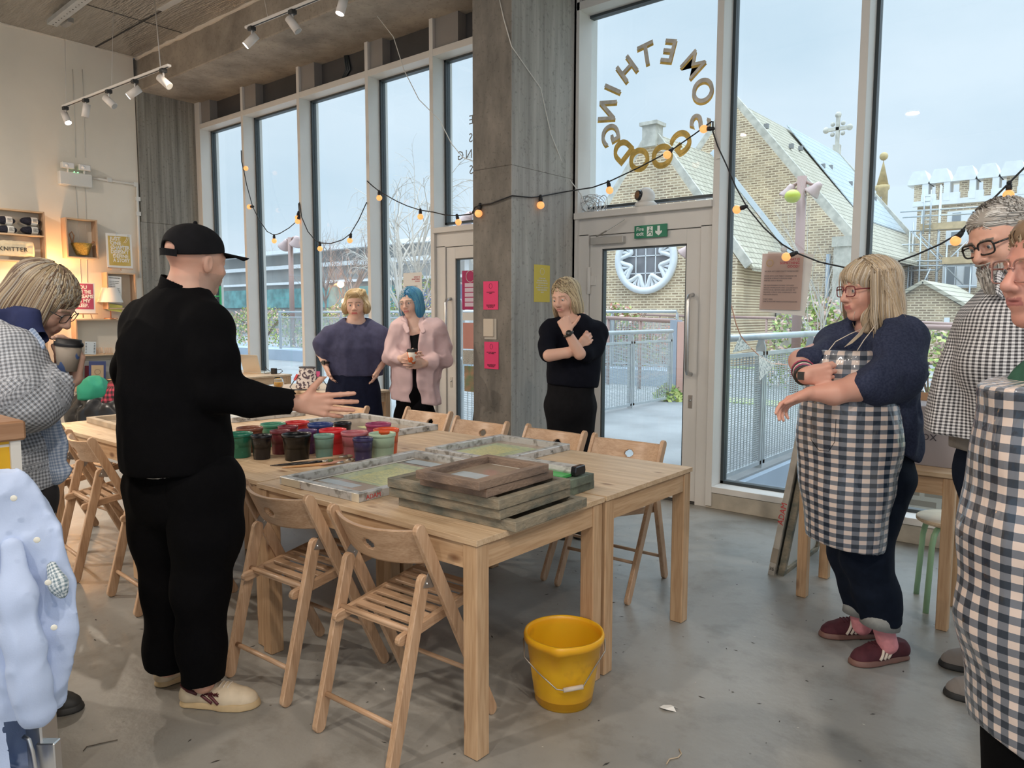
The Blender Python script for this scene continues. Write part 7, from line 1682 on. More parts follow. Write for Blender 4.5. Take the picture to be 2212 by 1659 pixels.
j.cone(PH(900,704,H),PH(864,712,H),.07,.075,.05); j.cone(PH(900,704,H),PH(942,715,H),.07,.078,.05)
j.chain([PH(862,712,H),PH(848,745,H-.02),PH(846,768,H-.06),PH(862,776,H-.16)],[.075,.070,.062,.046],.04)
j.chain([PH(942,715,H),PH(958,750,H-.0),PH(960,774,H-.05),PH(926,784,H-.17)],[.078,.072,.066,.046],.04)
# open front
j.box(PH(893,800,H-.20),(.055,.22,1.0),.02,R_=basis(-FWD),op='-'); j.cone(PH(893,680,H-.12),PH(893,765,H-.17),.085,.025,.01,(1,1.6),up=FWD,op='-')
j.disp=lambda p: ridged(p,7,(1,1,.6))*.020+ridged(p,16,(1,1,.7))*.009-.010
j.plane(-UP+RGT*-.12,PH(890,866,H))
sm('pink_shirt',j,*bb([PH(850,690,H),PH(955,885,H)],.26),.010,M_pk,e,o)
cs=S(); 
for a_,b_ in ((PH(872,692,H-.06),PH(880,716,H-.13)),(PH(908,692,H-.06),PH(914,716,H-.13))): cs.cone(a_,b_,.030,.020,.01,(1,.3),up=FWD)
sm('shirt_collar',cs,*bb([PH(895,700,H-.06)],.14),.005,M_pk,e,o)
t=S(); t.chain([PH(895,850,H),PH(880,900,H),PH(880,1010,H),PH(880,1100,H)],[.13,.10,.06,.05],.05); t.chain([PH(895,850,H),PH(912,900,H),PH(912,1010,H),PH(912,1100,H)],[.13,.10,.06,.05],.05); t.plane(-UP,(0,0,.05))
sm('black_trousers',t,*bb([PH(880,850,H),PH(912,1105,H)],.18),.012,M_tr1,e,o)
for u in (880,912): q=PH(u,1100,H); q[2]=0; shoe(e,o,q,q-FWD*.24,.09,.08,M_blk,M_blk)
c=empty('paper_cup',cup,0,'white cup with orange leaf print and black lid held by the blue haired woman','cup')
obj('cup_body',B().lathe([(0,-.055),(.028,-.055),(.038,.04),(0,.04)],None,28),mat('orange_leaf_print',(.75,.68,.60),.6,col2=(.70,.16,.05),vs=30,ramp=(.46,.48),detail=1),c)
obj('cup_lid',B().lathe([(.041,.036),(.042,.044),(.036,.050),(.035,.058),(0,.058)],None,28,cap=False),M_cab,c)
# ================================================================ PERSON: woman in black sweater, arms folded
H=4.95
e,o=person((1230,1160),H,'blond woman in black sweater with one hand at her collar, standing by the column')
hf=nrm(-FWD*.78-RGT*.58-UP*.22); Rh=basis(hf,nrm(UP-RGT*.10)); hc=PH(1222,644,H); hk=1.0
s=S(); T=head(s,hc,Rh,hk,jaw=1.1)
nb=PH(1240,692,H); s.cone(T(0,-.03,-.05),nb,.055,.06,.03); s.cone(nb,PH(1240,715,H),.06,.11,.05)
s.chain([PH(1240,715,H),PH(1238,790,H),PH(1235,850,H)],[.12,.12,.14],.05,(1.1,.8),up=hf*np.array([1,1,0]))
e1=PH(1252,764,H-.24); w1=PH(1226,718,H-.26)
e2=PH(1186,768,H-.22); w2=PH(1252,750,H-.17)
s.chain([e1,w1],[.040,.026],.01); s.chain([e2,PH(1225,762,H-.23),w2],[.040,.034,.026],.01)
hand(s,w1,nrm(UP*.75-RGT*.25+FWD*.15),nrm(RGT*.95+UP*.2),nrm(FWD),curl=(1.3,1.4,1.4,1.4),spread=.2,thumb=(.5,.9,.0),sc_=.95)
hand(s,w2,nrm(RGT*.55+UP*.6-FWD*.2),nrm(UP*.6-RGT*.6),nrm(FWD),curl=(.9,1.,1.,1.),spread=.3,thumb=(.8,.2,.1),sc_=.85)
hl,hh=bb([hc],.17)
body_obj('body',s,[(hl-np.array([0,0,.06]),hh,.004),bb([e1,w1,e2,w2,PH(1235,690,H-.25)],.09)+(.004,),bb([PH(1238,790,H)],.22)+(.02,)],o,e,lambda V:skin_cols(V,hc,Rh,hk,(.72,.45,.35),(.60,.27,.24),(.35,.25,.17)))
eyes(e,o,T,Rh,hk,(.15,1,-.35))
HC=[mat('honey_blond',(.52,.41,.25),.42),mat('dark_root_blond',(.22,.16,.10),.45),mat('light_honey_blond',(.64,.54,.36),.42)]
hs=S(); hs.ell(T(0,-.025,.045),np.array((.090,.106,.088))*hk,.02,Rh); hs.ell(T(0,-.055,-.055),np.array((.085,.055,.085))*hk,.04,Rh)
hs.ell(T(.070,.015,-.075),np.array((.022,.045,.095))*hk,.03,Rh); hs.ell(T(-.078,.0,-.07),np.array((.030,.052,.10))*hk,.03,Rh)
hs.ell(T(0,.115,-.02),np.array((.060,.085,.090))*hk,.012,Rh,op='-')
sm('hair',hs,*bb([hc],.19),.0045,HC[1],e,o)
stp=skullpts(hc,Rh,hk,650,22,-.05,(0,-.02,.05),(.09,.107,.088))
strands('hair_strands',hs,stp,lambda p,t:(np.sign(((p-hc)@Rh)[:,:1]-.02)*Rh[:,0][None])*(.8-1.3*t)+(Rh@np.array((0,.05,-1.)))[None]*(.6+t),18,.013,[HC[0],HC[2],HC[1],HC[0]],e,o,.0026,seed=6,lift=.001,tmin=.75,wav=.12)
M_bs=cloth('black_fine_knit',(.006,.007,.013),.9)
j=S(); j.chain([PH(1240,712,H),PH(1240,750,H),PH(1238,800,H),PH(1235,826,H)],[.12,.150,.150,.158],.06,(1.10,.85),up=hf*np.array([1,1,0]))
j.cone(PH(1240,706,H),PH(1192,716,H-.02),.075,.078,.05); j.cone(PH(1240,706,H),PH(1287,720,H-.02),.075,.080,.05)
j.chain([PH(1193,716,H-.02),PH(1181,745,H-.10),PH(1184,766,H-.18)],[.070,.056,.047],.025)
j.chain([PH(1285,718,H-.02),PH(1284,748,H-.08),PH(1266,765,H-.18)],[.072,.058,.050],.025)
j.ell(PH(1232,688,H-.06),(.062,.07,.045),.01,op='-')
j.disp=lambda p: ridged(p,8,(1,1,.8))*.007+ridged(p,17)*.003
j.plane(-UP+RGT*-.06,PH(1235,832,H)); sm('black_sweater',j,*bb([PH(1180,690,H),PH(1300,835,H)],.20),.010,M_bs,e,o)
t=S(); t.chain([PH(1234,818,H),PH(1232,870,H)],[.145,.155],.05,(1.1,.85),up=hf*np.array([1,1,0])); t.chain([PH(1212,880,H),PH(1212,1010,H),PH(1214,1150,H)],[.105,.075,.06],.05); t.chain([PH(1253,880,H),PH(1252,1010,H),PH(1250,1150,H)],[.105,.075,.06],.05)
t.disp=lambda p: ridged(p,9,(1,1,.5))*.005; t.plane(-UP,(0,0,.06)); sm('black_jeans',t,*bb([PH(1210,815,H),PH(1255,1160,H)],.2),.011,cloth('black_denim',(.010,.010,.012),.9),e,o)
for u in (1213,1250): q=PH(u,1150,H); q[2]=0; shoe(e,o,q,q-FWD*.25,.09,.08,M_blk,M_blk)
wd=nrm(w1-e1); wx=nrm(np.cross(wd,FWD)); wy=np.cross(wd,wx); wc=w1-wd*.012-o
obj('wrist_watch',B().tube([wc+(wx*math.cos(a)+wy*math.sin(a))*.030 for a in np.linspace(0,2*PI,16,endpoint=False)],.008,6,closed=True).lathe([(0,.036),(.019,.036),(.020,.028),(0,.028)],Matrix.Translation(wc)@Vector(-FWD+UP*.2).to_track_quat('Z','Y').to_matrix().to_4x4(),20),MATS['black_watch_strap'],e)
def cyl_uv(V,c,f,R0=.17):
    x=nrm(np.cross(f,UP)); f=nrm(np.array(f)*np.array([1,1,0])); r=V-np.array(c)
    u=np.arctan2(r@x,r@f)*R0; return np.stack([u,V[:,2]],1).astype(f4),np.full(len(V),2*PI*R0,f4)
M_ap=gingham('navy_cream_gingham_oilcloth',.035,(.70,.58,.52),(.155,.17,.205),(.012,.024,.045),rough=.35,coat=.9)
# ================================================================ PERSON: blond woman in gingham apron
H=3.05
e,o=person((1850,1390),H,'blond woman in red glasses, navy sweater and long gingham apron with arms folded')
bf=nrm(-RGT*.75-FWD*.65); hf=nrm(-RGT*.95-FWD*.16-UP*.08); Rh=basis(hf,nrm(UP)); hc=PH(1876,628,H); hk=1.03
s=S(); T=head(s,hc,Rh,hk,jaw=1.15)
nb=PH(1892,712,H); s.cone(T(0,-.03,-.05),nb,.058,.062,.03); s.cone(nb,PH(1892,745,H),.06,.085,.04)
s.chain([PH(1892,750,H),PH(1882,830,H),PH(1865,960,H)],[.10,.12,.13],.05,(1.1,.8),up=bf)
e1=PH(1852,836,H-.22); w1=PH(1750,850,H-.27)
s.chain([PH(1900,815,H-.15),e1,PH(1800,850,H-.26),w1],[.055,.052,.042,.026],.02)
hand(s,w1,nrm(-RGT*.85-UP*.35+FWD*.1),nrm(-FWD*.7+UP*.5),nrm(-UP),curl=(.3,.45,.5,.55),spread=.5,thumb=(.8,.3,.2),sc_=.90)
e2=PH(1730,780,H+.02); w2=PH(1738,812,H-.24)
s.chain([PH(1775,760,H+.12),e2,w2],[.05,.045,.029],.02)
hand(s,w2,nrm(RGT*.97+UP*.05-FWD*.1),nrm(UP*.9+RGT*.1),nrm(FWD),curl=(.75,.85,.9,.9),spread=.3,thumb=(.8,.2,.3),sc_=.95)
for ax0,ay0,ax1,ay1,ax2,ay2,dh in ((1885,1060,1872,1200,1908,1385,-.04),(1830,1060,1835,1190,1852,1350,.10)): s.chain([PH(ax0,ay0,H+dh),PH(ax1,ay1,H+dh),PH(ax2,ay2,H+dh)],[.08,.05,.036],.02)
hl,hh=bb([hc],.18)
body_obj('body',s,[(hl-np.array([0,0,.05]),hh,.0035),bb([w1,w2,e1,e2,PH(1715,860,H-.28)],.09)+(.0035,),bb([PH(1878,830,H)],.24)+(.02,),bb([PH(1872,1200,H)],.2)+(.02,)],o,e,lambda V:skin_cols(V,hc,Rh,hk,(.68,.38,.30),(.50,.18,.17),(.38,.28,.20)))
eyes(e,o,T,Rh,hk,(-.1,1,-.02)); glasses('glasses',None,T,Rh,hk,e,o,mat('dark_red_frame',(.16,.02,.03),.25),w=.026,hh=.020,r=.0022)
HD=[mat('ash_blond',(.50,.40,.28),.4),mat('ash_blond_dark',(.33,.25,.17),.45),mat('silver_blond',(.62,.55,.46),.4),mat('ash_blond_warm',(.55,.42,.27),.4)]
hs=S(); hs.ell(T(0,-.025,.045),np.array((.092,.112,.092))*hk,.02,Rh); hs.ell(T(0,.045,.06),np.array((.066,.055,.050))*hk,.02,Rh)
hs.ell(T(-.060,-.03,-.06),np.array((.045,.070,.12))*hk,.03,Rh); hs.ell(T(.060,-.02,-.05),np.array((.040,.060,.10))*hk,.03,Rh); hs.ell(T(0,-.065,-.08),np.array((.080,.060,.13))*hk,.04,Rh)
hs.chain([PH(1915,690,H-.03),PH(1945,712,H-.05),PH(1968,735,H-.08),PH(1984,765,H-.08)],[.055,.045,.036,.014],.04,(1,.5),up=RGT*.7+UP*.7)
hs.chain([PH(1880,690,H-.06),PH(1872,715,H-.10)],[.035,.012],.03)
hs.ell(T(0,.125,-.035),np.array((.058,.080,.092))*hk,.010,Rh,op='-')
sm('hair',hs,*bb([hc,PH(1984,770,H-.08)],.19),.0045,HD[1],e,o)
stp=skullpts(hc,Rh,hk,1500,31,-.55,(0,-.02,.05),(.092,.112,.090),yfun=lambda v:(v[:,2]>.1)|(v[:,1]<.25))
def flw(p,t):
    l=(p-hc)@Rh; fr=(l[:,1]>.03)[:,None]
    d=np.array((0,0,-1.))[None]*(.7+t)+(Rh[:,1]*-.35)[None]*(~fr)+(Rh[:,1]*.35)[None]*fr*(l[:,2]>.05)[:,None]+(np.sign(l[:,:1])*Rh[:,0][None])*(.7-1.0*t)*(~fr)
    low=(p[:,2]<PH(1900,690,H)[2])[:,None]; return d+low*(RGT*1.1)[None]
strands('hair_strands',hs,stp,flw,24,.013,HD,e,o,.0028,seed=8,lift=.0012,tmin=.6)
R9=np.random.RandomState(19); st2=np.array([T(-.095*sg,R9.uniform(-.05,.055),R9.uniform(-.02,.085)) for sg in (1,)*150+(-1,)*60],f4)
strands('side_strands',hs,st2,lambda p,t:np.array((0,0,-1.))[None]+(RGT*.25*t)[None]+0*p,22,.013,HD,e,o,.0026,seed=18,lift=.0015,tmin=.5)
b=B(); R0=random.Random(3)
for k in range(30):
    u0=1905+R0.uniform(0,40); pts=[PH(u0,688,H-.09),PH(u0+22,712,H-.12),PH(u0+42,738,H-.12),PH(u0+48+R0.uniform(-8,6),765+R0.uniform(-10,5),H-.11)]
    b.tube([Vector(p-o) for p in pts],[.003,.003,.0025,.0008],4,mi=k%3)
for k in range(9):
    pts=[PH(1878,690,H-.10),PH(1862-k,722,H-.16),PH(1840-2*k,742+k,H-.22)]; b.tube([Vector(p-o) for p in pts],[.002,.002,.0006],4,mi=k%3)
obj('loose_locks',b,[HD[0],HD[1],HD[2]],e)
M_ns=cloth('speckled_navy_knit',(.018,.026,.062),.9,col2=(.035,.045,.09),vs=120,bump=.3,bs=300)
j=S(); j.chain([PH(1895,735,H),PH(1892,800,H+.02),PH(1888,880,H+.02),PH(1884,960,H+.02),PH(1880,1000,H+.02)],[.122,.156,.166,.155,.14],.06,(1.05,.88),up=bf)
j.cone(PH(1893,722,H),PH(1938,742,H-.10),.08,.095,.05); j.cone(PH(1893,722,H),PH(1815,745,H+.10),.08,.085,.05)
j.chain([PH(1940,742,H-.10),PH(1934,800,H-.16),PH(1888,832,H-.22),PH(1868,836,H-.23)],[.098,.100,.082,.066],.04)
j.chain([PH(1808,745,H+.08),PH(1772,762,H+.0),PH(1750,772,H-.06)],[.078,.060,.048],.03)
j.ell(PH(1872,705,H-.04),(.07,.075,.045),.01,op='-')
j.disp=lambda p: ridged(p,6,(1,1,.9))*.018+ridged(p,14,(1,1,.6))*.007-.010
j.plane(nrm(-UP-RGT*.5),PH(1945,985,H)); sm('navy_sweater',j,*bb([PH(1740,700,H),PH(1985,1010,H)],.24),.009,M_ns,e,o)
t=S(); t.chain([PH(1876,940,H+.03),PH(1872,1020,H+.02)],[.155,.165],.05,(1.05,.9),up=bf)
t.chain([PH(1892,1030,H-.04),PH(1878,1120,H-.05),PH(1872,1200,H-.06),PH(1896,1280,H-.05),PH(1904,1342,H-.05)],[.13,.105,.088,.078,.073],.05)
t.chain([PH(1840,1040,H+.08),PH(1838,1190,H+.06),PH(1856,1300,H+.08)],[.12,.078,.062],.05)
t.disp=lambda p: ridged(p,8,(1,1,.7))*.010; t.plane(nrm(-UP),PH(1900,1345,H-.05))
sm('dark_jeans',t,*bb([PH(1830,940,H),PH(1900,1350,H)],.22),.010,cloth('indigo_denim',(.008,.013,.026),.85),e,o)
M_cf=mat('turned_up_cuff_grey',(.36,.37,.36),.9,var=.1,vs=60)
for (u,v,dh,r) in ((1903,1334,-.05,.078),(1853,1309,.08,.058)):
    b=B().lathe([(r*.92,-.032),(r*1.0,-.034),(r*1.0,.034),(r*.9,.034)],Matrix.Translation(Vector(PH(u,v,H+dh)-o))@Matrix.Rotation(.12,4,Vector(FWD)),28,cap=False); obj('trouser_cuff',b,M_cf,e)
M_sock=cloth('pink_sock',(.75,.30,.33),.9)
for (u,v,dh,u2,v2) in ((1906,1350,-.05,1918,1392),(1856,1320,.08,1862,1352)):
    sk=S(); sk.cone(PH(u,v,H+dh),PH(u2,v2,H+dh),.042,.040,.01); sm('sock',sk,*bb([PH(u,v,H+dh),PH(u2,v2,H+dh)],.06),.006,M_sock,e,o)
M_mar=mat('maroon_suede',(.085,.015,.025),.8,var=.2,vs=60); M_gum=mat('gum_sole',(.20,.10,.08),.5); M_crs=mat('cream_stripe',(.75,.65,.55),.6)
hA=P(1958,1418,z=0); tA=P(1853,1436,z=0)+Vector((-.02,-.02,0))
shoe(e,o,hA,tA,.10,.09,M_mar,M_gum,stripes=(-1,M_crs,3,.36,.075),lace=M_mar)
hB=P(1895,1378,z=0)+Vector((0,.03,0)); tB=P(1772,1374,z=0)
shoe(e,o,hB,tB,.10,.09,M_mar,M_gum,stripes=(-1,M_crs,3,.36,.075),lace=M_mar)
# apron
a=S(); fo=bf
a.chain([PH(1822,762,H-.08),PH(1828,810,H-.10),PH(1835,880,H-.08),PH(1838,950,H-.06),PH(1832,1050,H-.06),PH(1830,1130,H-.06),PH(1832,1215,H-.06)],[.085,.110,.165,.178,.165,.150,.145],.05,(1.0,.85),up=fo)
a.disp=lambda p: ridged(p,7,(1,1,.25))*.014+ridged(p,4,(1,1,.8),5)*.008+ridged(p,16,(1,1,.3))*.003
a.plane(-UP-RGT*.12,PH(1860,1196,H-.2)); a.plane(UP,PH(1820,756,H-.1)); 
a.plane(-fo*1.0,PH(1862,900,H-.02)); a.plane(nrm(RGT*1-FWD*.0-UP*-.12),PH(1915,950,H-.05))
V,F=a.mesh(*bb([PH(1830,755,H-.08),PH(1830,1215,H-.06)],.26),.008); u_,p_=cyl_uv(V,PH(1860,900,H+.05),bf,.19)
ap_=meshobj('gingham_apron',V-o,F,M_ap,e,u_,p_,relax=1)
b=B().tube([Vector(PH(u,v,H+d)-o) for u,v,d in ((1790,757,-.16),(1805,738,-.12),(1835,722,-.12),(1858,712,-.12))],.0018,6).tube([Vector(PH(u,v,H+d)-o) for u,v,d in ((1852,757,-.20),(1866,735,-.20),(1884,712,-.18),(1893,700,-.15))],.0018,6)
obj('apron_strap',b,M_crs,e)
pk=S(); pk.box(PH(1790,930,H-.235),(.16,.012,.17),r=.005,R_=basis(-bf)); 
obj('pocket_seam',B().tube([Vector(PH(u,v,H-.24)-o) for u,v in ((1752,900),(1752,950),(1768,972),(1790,975),(1803,955),(1806,905))],.0012,5),M_tr1,e)
# bracelets and watch on the far wrist
wd=nrm(w2-e2); wx=nrm(np.cross(wd,UP)); wy=np.cross(wd,wx)
for k,(m_,r_) in enumerate(((mat('crimson_band',(.40,.03,.10),.5),.005),(M_blk,.005),(M_crs,.004),(mat('crimson_band2',(.35,.03,.12),.5),.005))):
    c_=w2-wd*(.085-.014*k)-o; obj('bracelet',B().tube([c_+(wx*math.cos(a_)+wy*math.sin(a_))*(.041-.002*k) for a_ in np.linspace(0,2*PI,18,endpoint=False)],r_,6,closed=True),m_,e)
c_=w2-wd*.012-o; obj('wrist_watch',B().tube([c_+(wx*math.cos(a_)+wy*math.sin(a_))*.033 for a_ in np.linspace(0,2*PI,18,endpoint=False)],.008,6,closed=True).cbox(c_-RGT*.02-FWD*.024,(.024,.024,.03)),MATS['black_watch_strap'],e)
# ================================================================ PERSON: grey haired man in small check shirt
H=2.45
e,o=person((2140,1440),H+.15,'grey haired bearded man with black glasses in black and white check shirt')
hf=nrm(-RGT*.93-FWD*.27-UP*.34); Rh=basis(hf,nrm(UP*1+RGT*-.30+FWD*.05)); hc=PH(2163,522,H); hk=.99
s=S(); T=head(s,hc,Rh,hk,True,1.05,1.03)
nb=PH(2205,630,H+.03); s.cone(T(0,-.04,-.04),nb,.062,.066,.03); s.cone(nb,PH(2215,680,H+.06),.07,.13,.05); s.chain([PH(2215,690,H+.06),PH(2185,800,H+.06),PH(2165,880,H+.08)],[.12,.12,.11],.05,(1.1,.8),up=-FWD); mw_=PH(2178,985,H-.09); s.cone(PH(2160,880,H-.09),mw_,.036,.026,.01); hand(s,mw_,-UP,nrm(-RGT),nrm(FWD),curl=.35,spread=.4)
hl,hh=bb([hc],.18)
beard=lambda V:skin_cols(V,hc,Rh,hk,(.66,.37,.28),(.40,.20,.17),(.16,.14,.12))
body_obj('body',s,[(hl-np.array([0,0,.04]),hh,.003),bb([PH(2180,820,H+.05)],.26)+(.02,),bb([mw_,mw_-UP*.16],.06)+(.005,)],o,e,beard)
eyes(e,o,T,Rh,hk,(0,1,-.1)); glasses('glasses',None,T,Rh,hk,e,o,mat('black_acetate',(.008,.008,.009),.2),w=.027,hh=.021,r=.0030,shape=3.4)
HE=[mat('silver_hair',(.52,.50,.47),.4),mat('grey_hair',(.36,.33,.30),.45),mat('white_grey_hair',(.66,.64,.61),.4)]
hs=S(); hs.ell(T(0,-.03,.048),np.array((.083,.108,.084))*hk,.02,Rh); hs.ell(T(0,.03,.078),np.array((.060,.05,.042))*hk,.02,Rh); hs.ell(T(0,-.09,-.02),np.array((.07,.04,.06))*hk,.03,Rh); hs.ell(T(0,.125,.015),np.array((.080,.080,.075))*hk,.008,Rh,op='-')
for x in (-1,1): hs.ell(T(x*.08,.0,-.01),np.array((.04,.04,.048))*hk,.01,Rh,op='-')
sm('hair',hs,*bb([hc],.19),.004,HE[1],e,o)
stp=skullpts(hc,Rh,hk,900,41,.0,(0,-.025,.055),(.086,.108,.088))
strands('hair_strands',hs,stp,lambda p,t:(Rh[:,1]*-.8)[None]+(np.sign(((p-hc)@Rh)[:,:1]+.02)*Rh[:,0][None])*.5+(Rh[:,2]*-.25)[None],8,.010,HE,e,o,.0022,seed=10,lift=.0015,tmin=.5,wav=.1)
bs_=S(); bs_.ell(T(0,.035,-.085),np.array((.062,.064,.055))*hk,.02,Rh); bs_.ell(T(0,.078,-.125),np.array((.034,.036,.050))*hk,.03,Rh)
for x in (-1,1): bs_.ell(T(x*.055,.01,-.045),np.array((.020,.035,.045))*hk,.02,Rh)
bs_.ell(T(0,.098,-.044),np.array((.030,.016,.010))*hk,.01,Rh); bs_.ell(T(0,.115,-.058),np.array((.020,.020,.007))*hk,.004,Rh,op='-'); bs_.ell(T(0,.085,-.01),np.array((.050,.05,.038))*hk,.01,Rh,op='-')
bs_.disp=lambda p: vnoise(p*90)*.002
sm('beard',bs_,*bb([T(0,.05,-.08)],.13),.0035,HE[1],e,o)
R0=np.random.RandomState(5); v=R0.randn(900,3); v/=np.linalg.norm(v,axis=1)[:,None]; v=v[(v[:,1]>-.3)&(v[:,2]<.6)]
stb=(np.array(T(0,.05,-.085))+(Rh@(v*np.array((.06,.06,.06))).T).T).astype(f4)
strands('beard_strands',bs_,stb,lambda p,t:(Rh[:,2]*-1.)[None]+(Rh[:,1]*.25)[None]+0*p,6,.008,[HE[0],HE[1],HE[2],mat('dark_grey_beard',(.10,.09,.085),.5)],e,o,.0016,seed=12,lift=.001,tmin=.5,wav=.2)
M_sc=gingham('small_black_white_check',.0105,(.72,.72,.74),(.30,.30,.32),(.03,.03,.035))
j=S(); j.chain([PH(2225,665,H+.05),PH(2200,720,H+.05),PH(2175,800,H+.05),PH(2155,880,H+.06),PH(2148,955,H+.06)],[.11,.155,.170,.190,.205],.06,(1.08,.88),up=-FWD)
j.cone(PH(2215,655,H+.03),PH(2160,720,H-.06),.085,.085,.05); j.chain([PH(2160,715,H-.06),PH(2145,790,H-.10),PH(2158,880,H-.09),PH(2170,955,H-.09)],[.085,.085,.07,.05],.05)
j.disp=lambda p: ridged(p,5,(1,1,.35))*.016+ridged(p,12,(1,1,.5))*.005
j.plane(-UP-RGT*.08,PH(2080,944,H)); V,F=j.mesh(*bb([PH(2160,650,H),PH(2150,950,H)],.30),.008); u_,p_=cyl_uv(V,PH(2180,800,H+.08),-FWD*.6-RGT,.20); u_[:,0]*=1; meshobj('check_shirt',V-o,F,M_sc,e,u_,p_,relax=1)
cs=S(); cs.cone(PH(2172,600,H-.05),PH(2160,632,H-.10),.034,.022,.01,(1,.3),up=FWD); cs.cone(PH(2215,600,H-.02),PH(2172,612,H-.06),.035,.03,.02,(1,.4),up=FWD); V,F=cs.mesh(*bb([PH(2180,612,H-.05)],.14),.005); u_,p_=cs.param(V); meshobj('shirt_collar',V-o,F,M_sc,e,u_,p_)
t=S(); t.cone(PH(2172,930,H+.06),PH(2170,985,H+.06),.160,.160,.03,(1.1,.85),up=-FWD); t.plane(-UP-RGT*.22,PH(2085,975,H)); sm('grey_tshirt_hem',t,*bb([PH(2150,950,H+.06)],.26),.010,cloth('warm_grey_jersey',(.24,.22,.20),.9),e,o)
t=S(); t.chain([PH(2185,950,H+.1),PH(2180,1020,H+.1)],[.15,.15],.05,(1.05,.85),up=-FWD)
for u,dh in ((2148,.12),(2195,.2)): t.chain([PH(u,1020,H+dh),PH(u-3,1200,H+dh),PH(u-2,1420,H+dh+.1)],[.11,.075,.062],.05)
t.disp=lambda p:ridged(p,8)*.008; t.plane(-UP,(0,0,.07)); sm('dark_jeans',t,*bb([PH(2150,950,H+.1),PH(2150,1440,H+.2)],.24),.012,MATS['indigo_denim'],e,o)
M_gs=mat('taupe_suede',(.24,.21,.19),.85)
hA=P(2150,1452,z=0); shoe(e,o,hA,P(2037,1437,z=0),.10,.09,M_gs,mat('black_sole',(.02,.02,.02),.6),lace=M_blk)
hA=P(2160,1520,z=0); shoe(e,o,hA,P(2050,1500,z=0),.10,.09,M_gs,MATS['black_sole'],lace=M_blk)
# ================================================================ PERSON: woman at the right edge, glossy apron
H=1.58
e,o=person((2250,1700),H,'woman cut off by the right edge in glossy gingham apron over a green top')
hf=nrm(-RGT*.99-FWD*.10-UP*.03); Rh=basis(hf); hc=PH(2284,588,H); hk=1.02
s=S(); T=head(s,hc,Rh,hk,jaw=1.12,nose=1.02)
nb=PH(2350,760,H); s.cone(T(0,-.04,-.05),nb,.058,.062,.03); s.cone(nb,PH(2380,820,H),.06,.09,.05); s.chain([PH(2380,830,H),PH(2340,1000,H)],[.09,.10],.05)
AR=[(PH(2395,832,H+d*.15),PH(2412,1060,H+d*.22),PH(2392,1275,H+d*.20)) for d in (-1,1)]
for a_,b_,c_ in AR: s.chain([a_,b_,c_],[.05,.040,.026],.02); hand(s,c_,nrm(-UP-RGT*.1),nrm(-RGT),nrm(FWD*(1 if a_@FWD<H else -1)),curl=.35,spread=.4)
hl,hh=bb([hc],.18)
body_obj('body',s,[(hl-np.array([0,0,.05]),hh,.003),bb([PH(2370,900,H)],.24)+(.02,)]+[bb([b_,c_-UP*.12],.08)+(.005,) for a_,b_,c_ in AR],o,e,lambda V:skin_cols(V,hc,Rh,hk,(.60,.30,.24),(.42,.16,.15),(.35,.24,.16)))
eyes(e,o,T,Rh,hk,(0,1,-.1)); glasses('glasses',None,T,Rh,hk,e,o,mat('rose_metal_frame',(.45,.25,.22),.25,metal=.5),w=.027,hh=.023,r=.0020)
hs=S(); hs.ell(T(0,-.035,.045),np.array((.092,.108,.094))*hk,.02,Rh); hs.ell(T(0,.04,.082),np.array((.06,.045,.035))*hk,.02,Rh); hs.ell(T(0,.125,-.02),np.array((.066,.085,.095))*hk,.012,Rh,op='-')
sm('hair',hs,*bb([hc],.18),.0045,mat('light_brown_hair',(.24,.16,.10),.5),e,o)
stp=skullpts(hc,Rh,hk,300,51,.0,(0,-.02,.05),(.09,.108,.09)); strands('hair_strands',hs,stp,lambda p,t:(Rh[:,1]*-.5)[None]+(Rh[:,2]*-.6)[None]+0*p,10,.012,[MATS['light_brown_hair'],HD[0]],e,o,.0022,seed=13,lift=.002,wav=.5)
g=S(); g.chain([PH(2395,815,H),PH(2335,880,H),PH(2300,1000,H),PH(2285,1150,H)],[.115,.135,.145,.14],.05,(1,.95),up=-RGT); g.disp=lambda p:ridged(p,9)*.008
for a_,b_,c_ in AR: g.chain([PH(2395,815,H),a_,b_],[.09,.078,.060],.04)
sm('green_top',g,*bb([PH(2280,780,H),PH(2412,1160,H)],.32),.009,cloth('bottle_green_jersey',(.035,.115,.075),.9),e,o)
a=S(); a.chain([PH(2262,850,H-.02),PH(2262,1000,H-.02),PH(2252,1150,H-.02),PH(2252,1350,H-.02),PH(2256,1640,H-.02)],[.125,.134,.145,.140,.134],.05,(.98,1.0),up=-RGT)
a.disp=lambda p: ridged(p,6,(1,1,.30))*.011+ridged(p,3.5,(1,1,.9),9)*.007+ridged(p,14,(1,1,.4))*.003
a.plane(UP-RGT*.12,PH(2160,846,H-.1)); a.plane(nrm(-UP-RGT*.62),PH(2150,1605,H-.1)); 
V,F=a.mesh(*bb([PH(2258,840,H-.02),PH(2252,1640,H-.02)],.27),.008); u_,p_=cyl_uv(V,PH(2262,1100,H+.02),-RGT-FWD*.4,.17)
meshobj('gingham_apron',V-o,F,M_ap,e,u_,p_,relax=1)
t=S(); t.chain([PH(2270,1100,H),PH(2262,1400,H),PH(2255,1700,H)],[.14,.13,.12],.05); t.plane(-UP,(0,0,.06)); sm('black_trousers',t,*bb([PH(2270,1100,H),PH(2255,1720,H)],.2),.014,M_tr1,e,o)
q=PH(2270,1700,H); q[2]=0; shoe(e,o,q,q-RGT*.25,.1,.09,M_blk,M_blk)
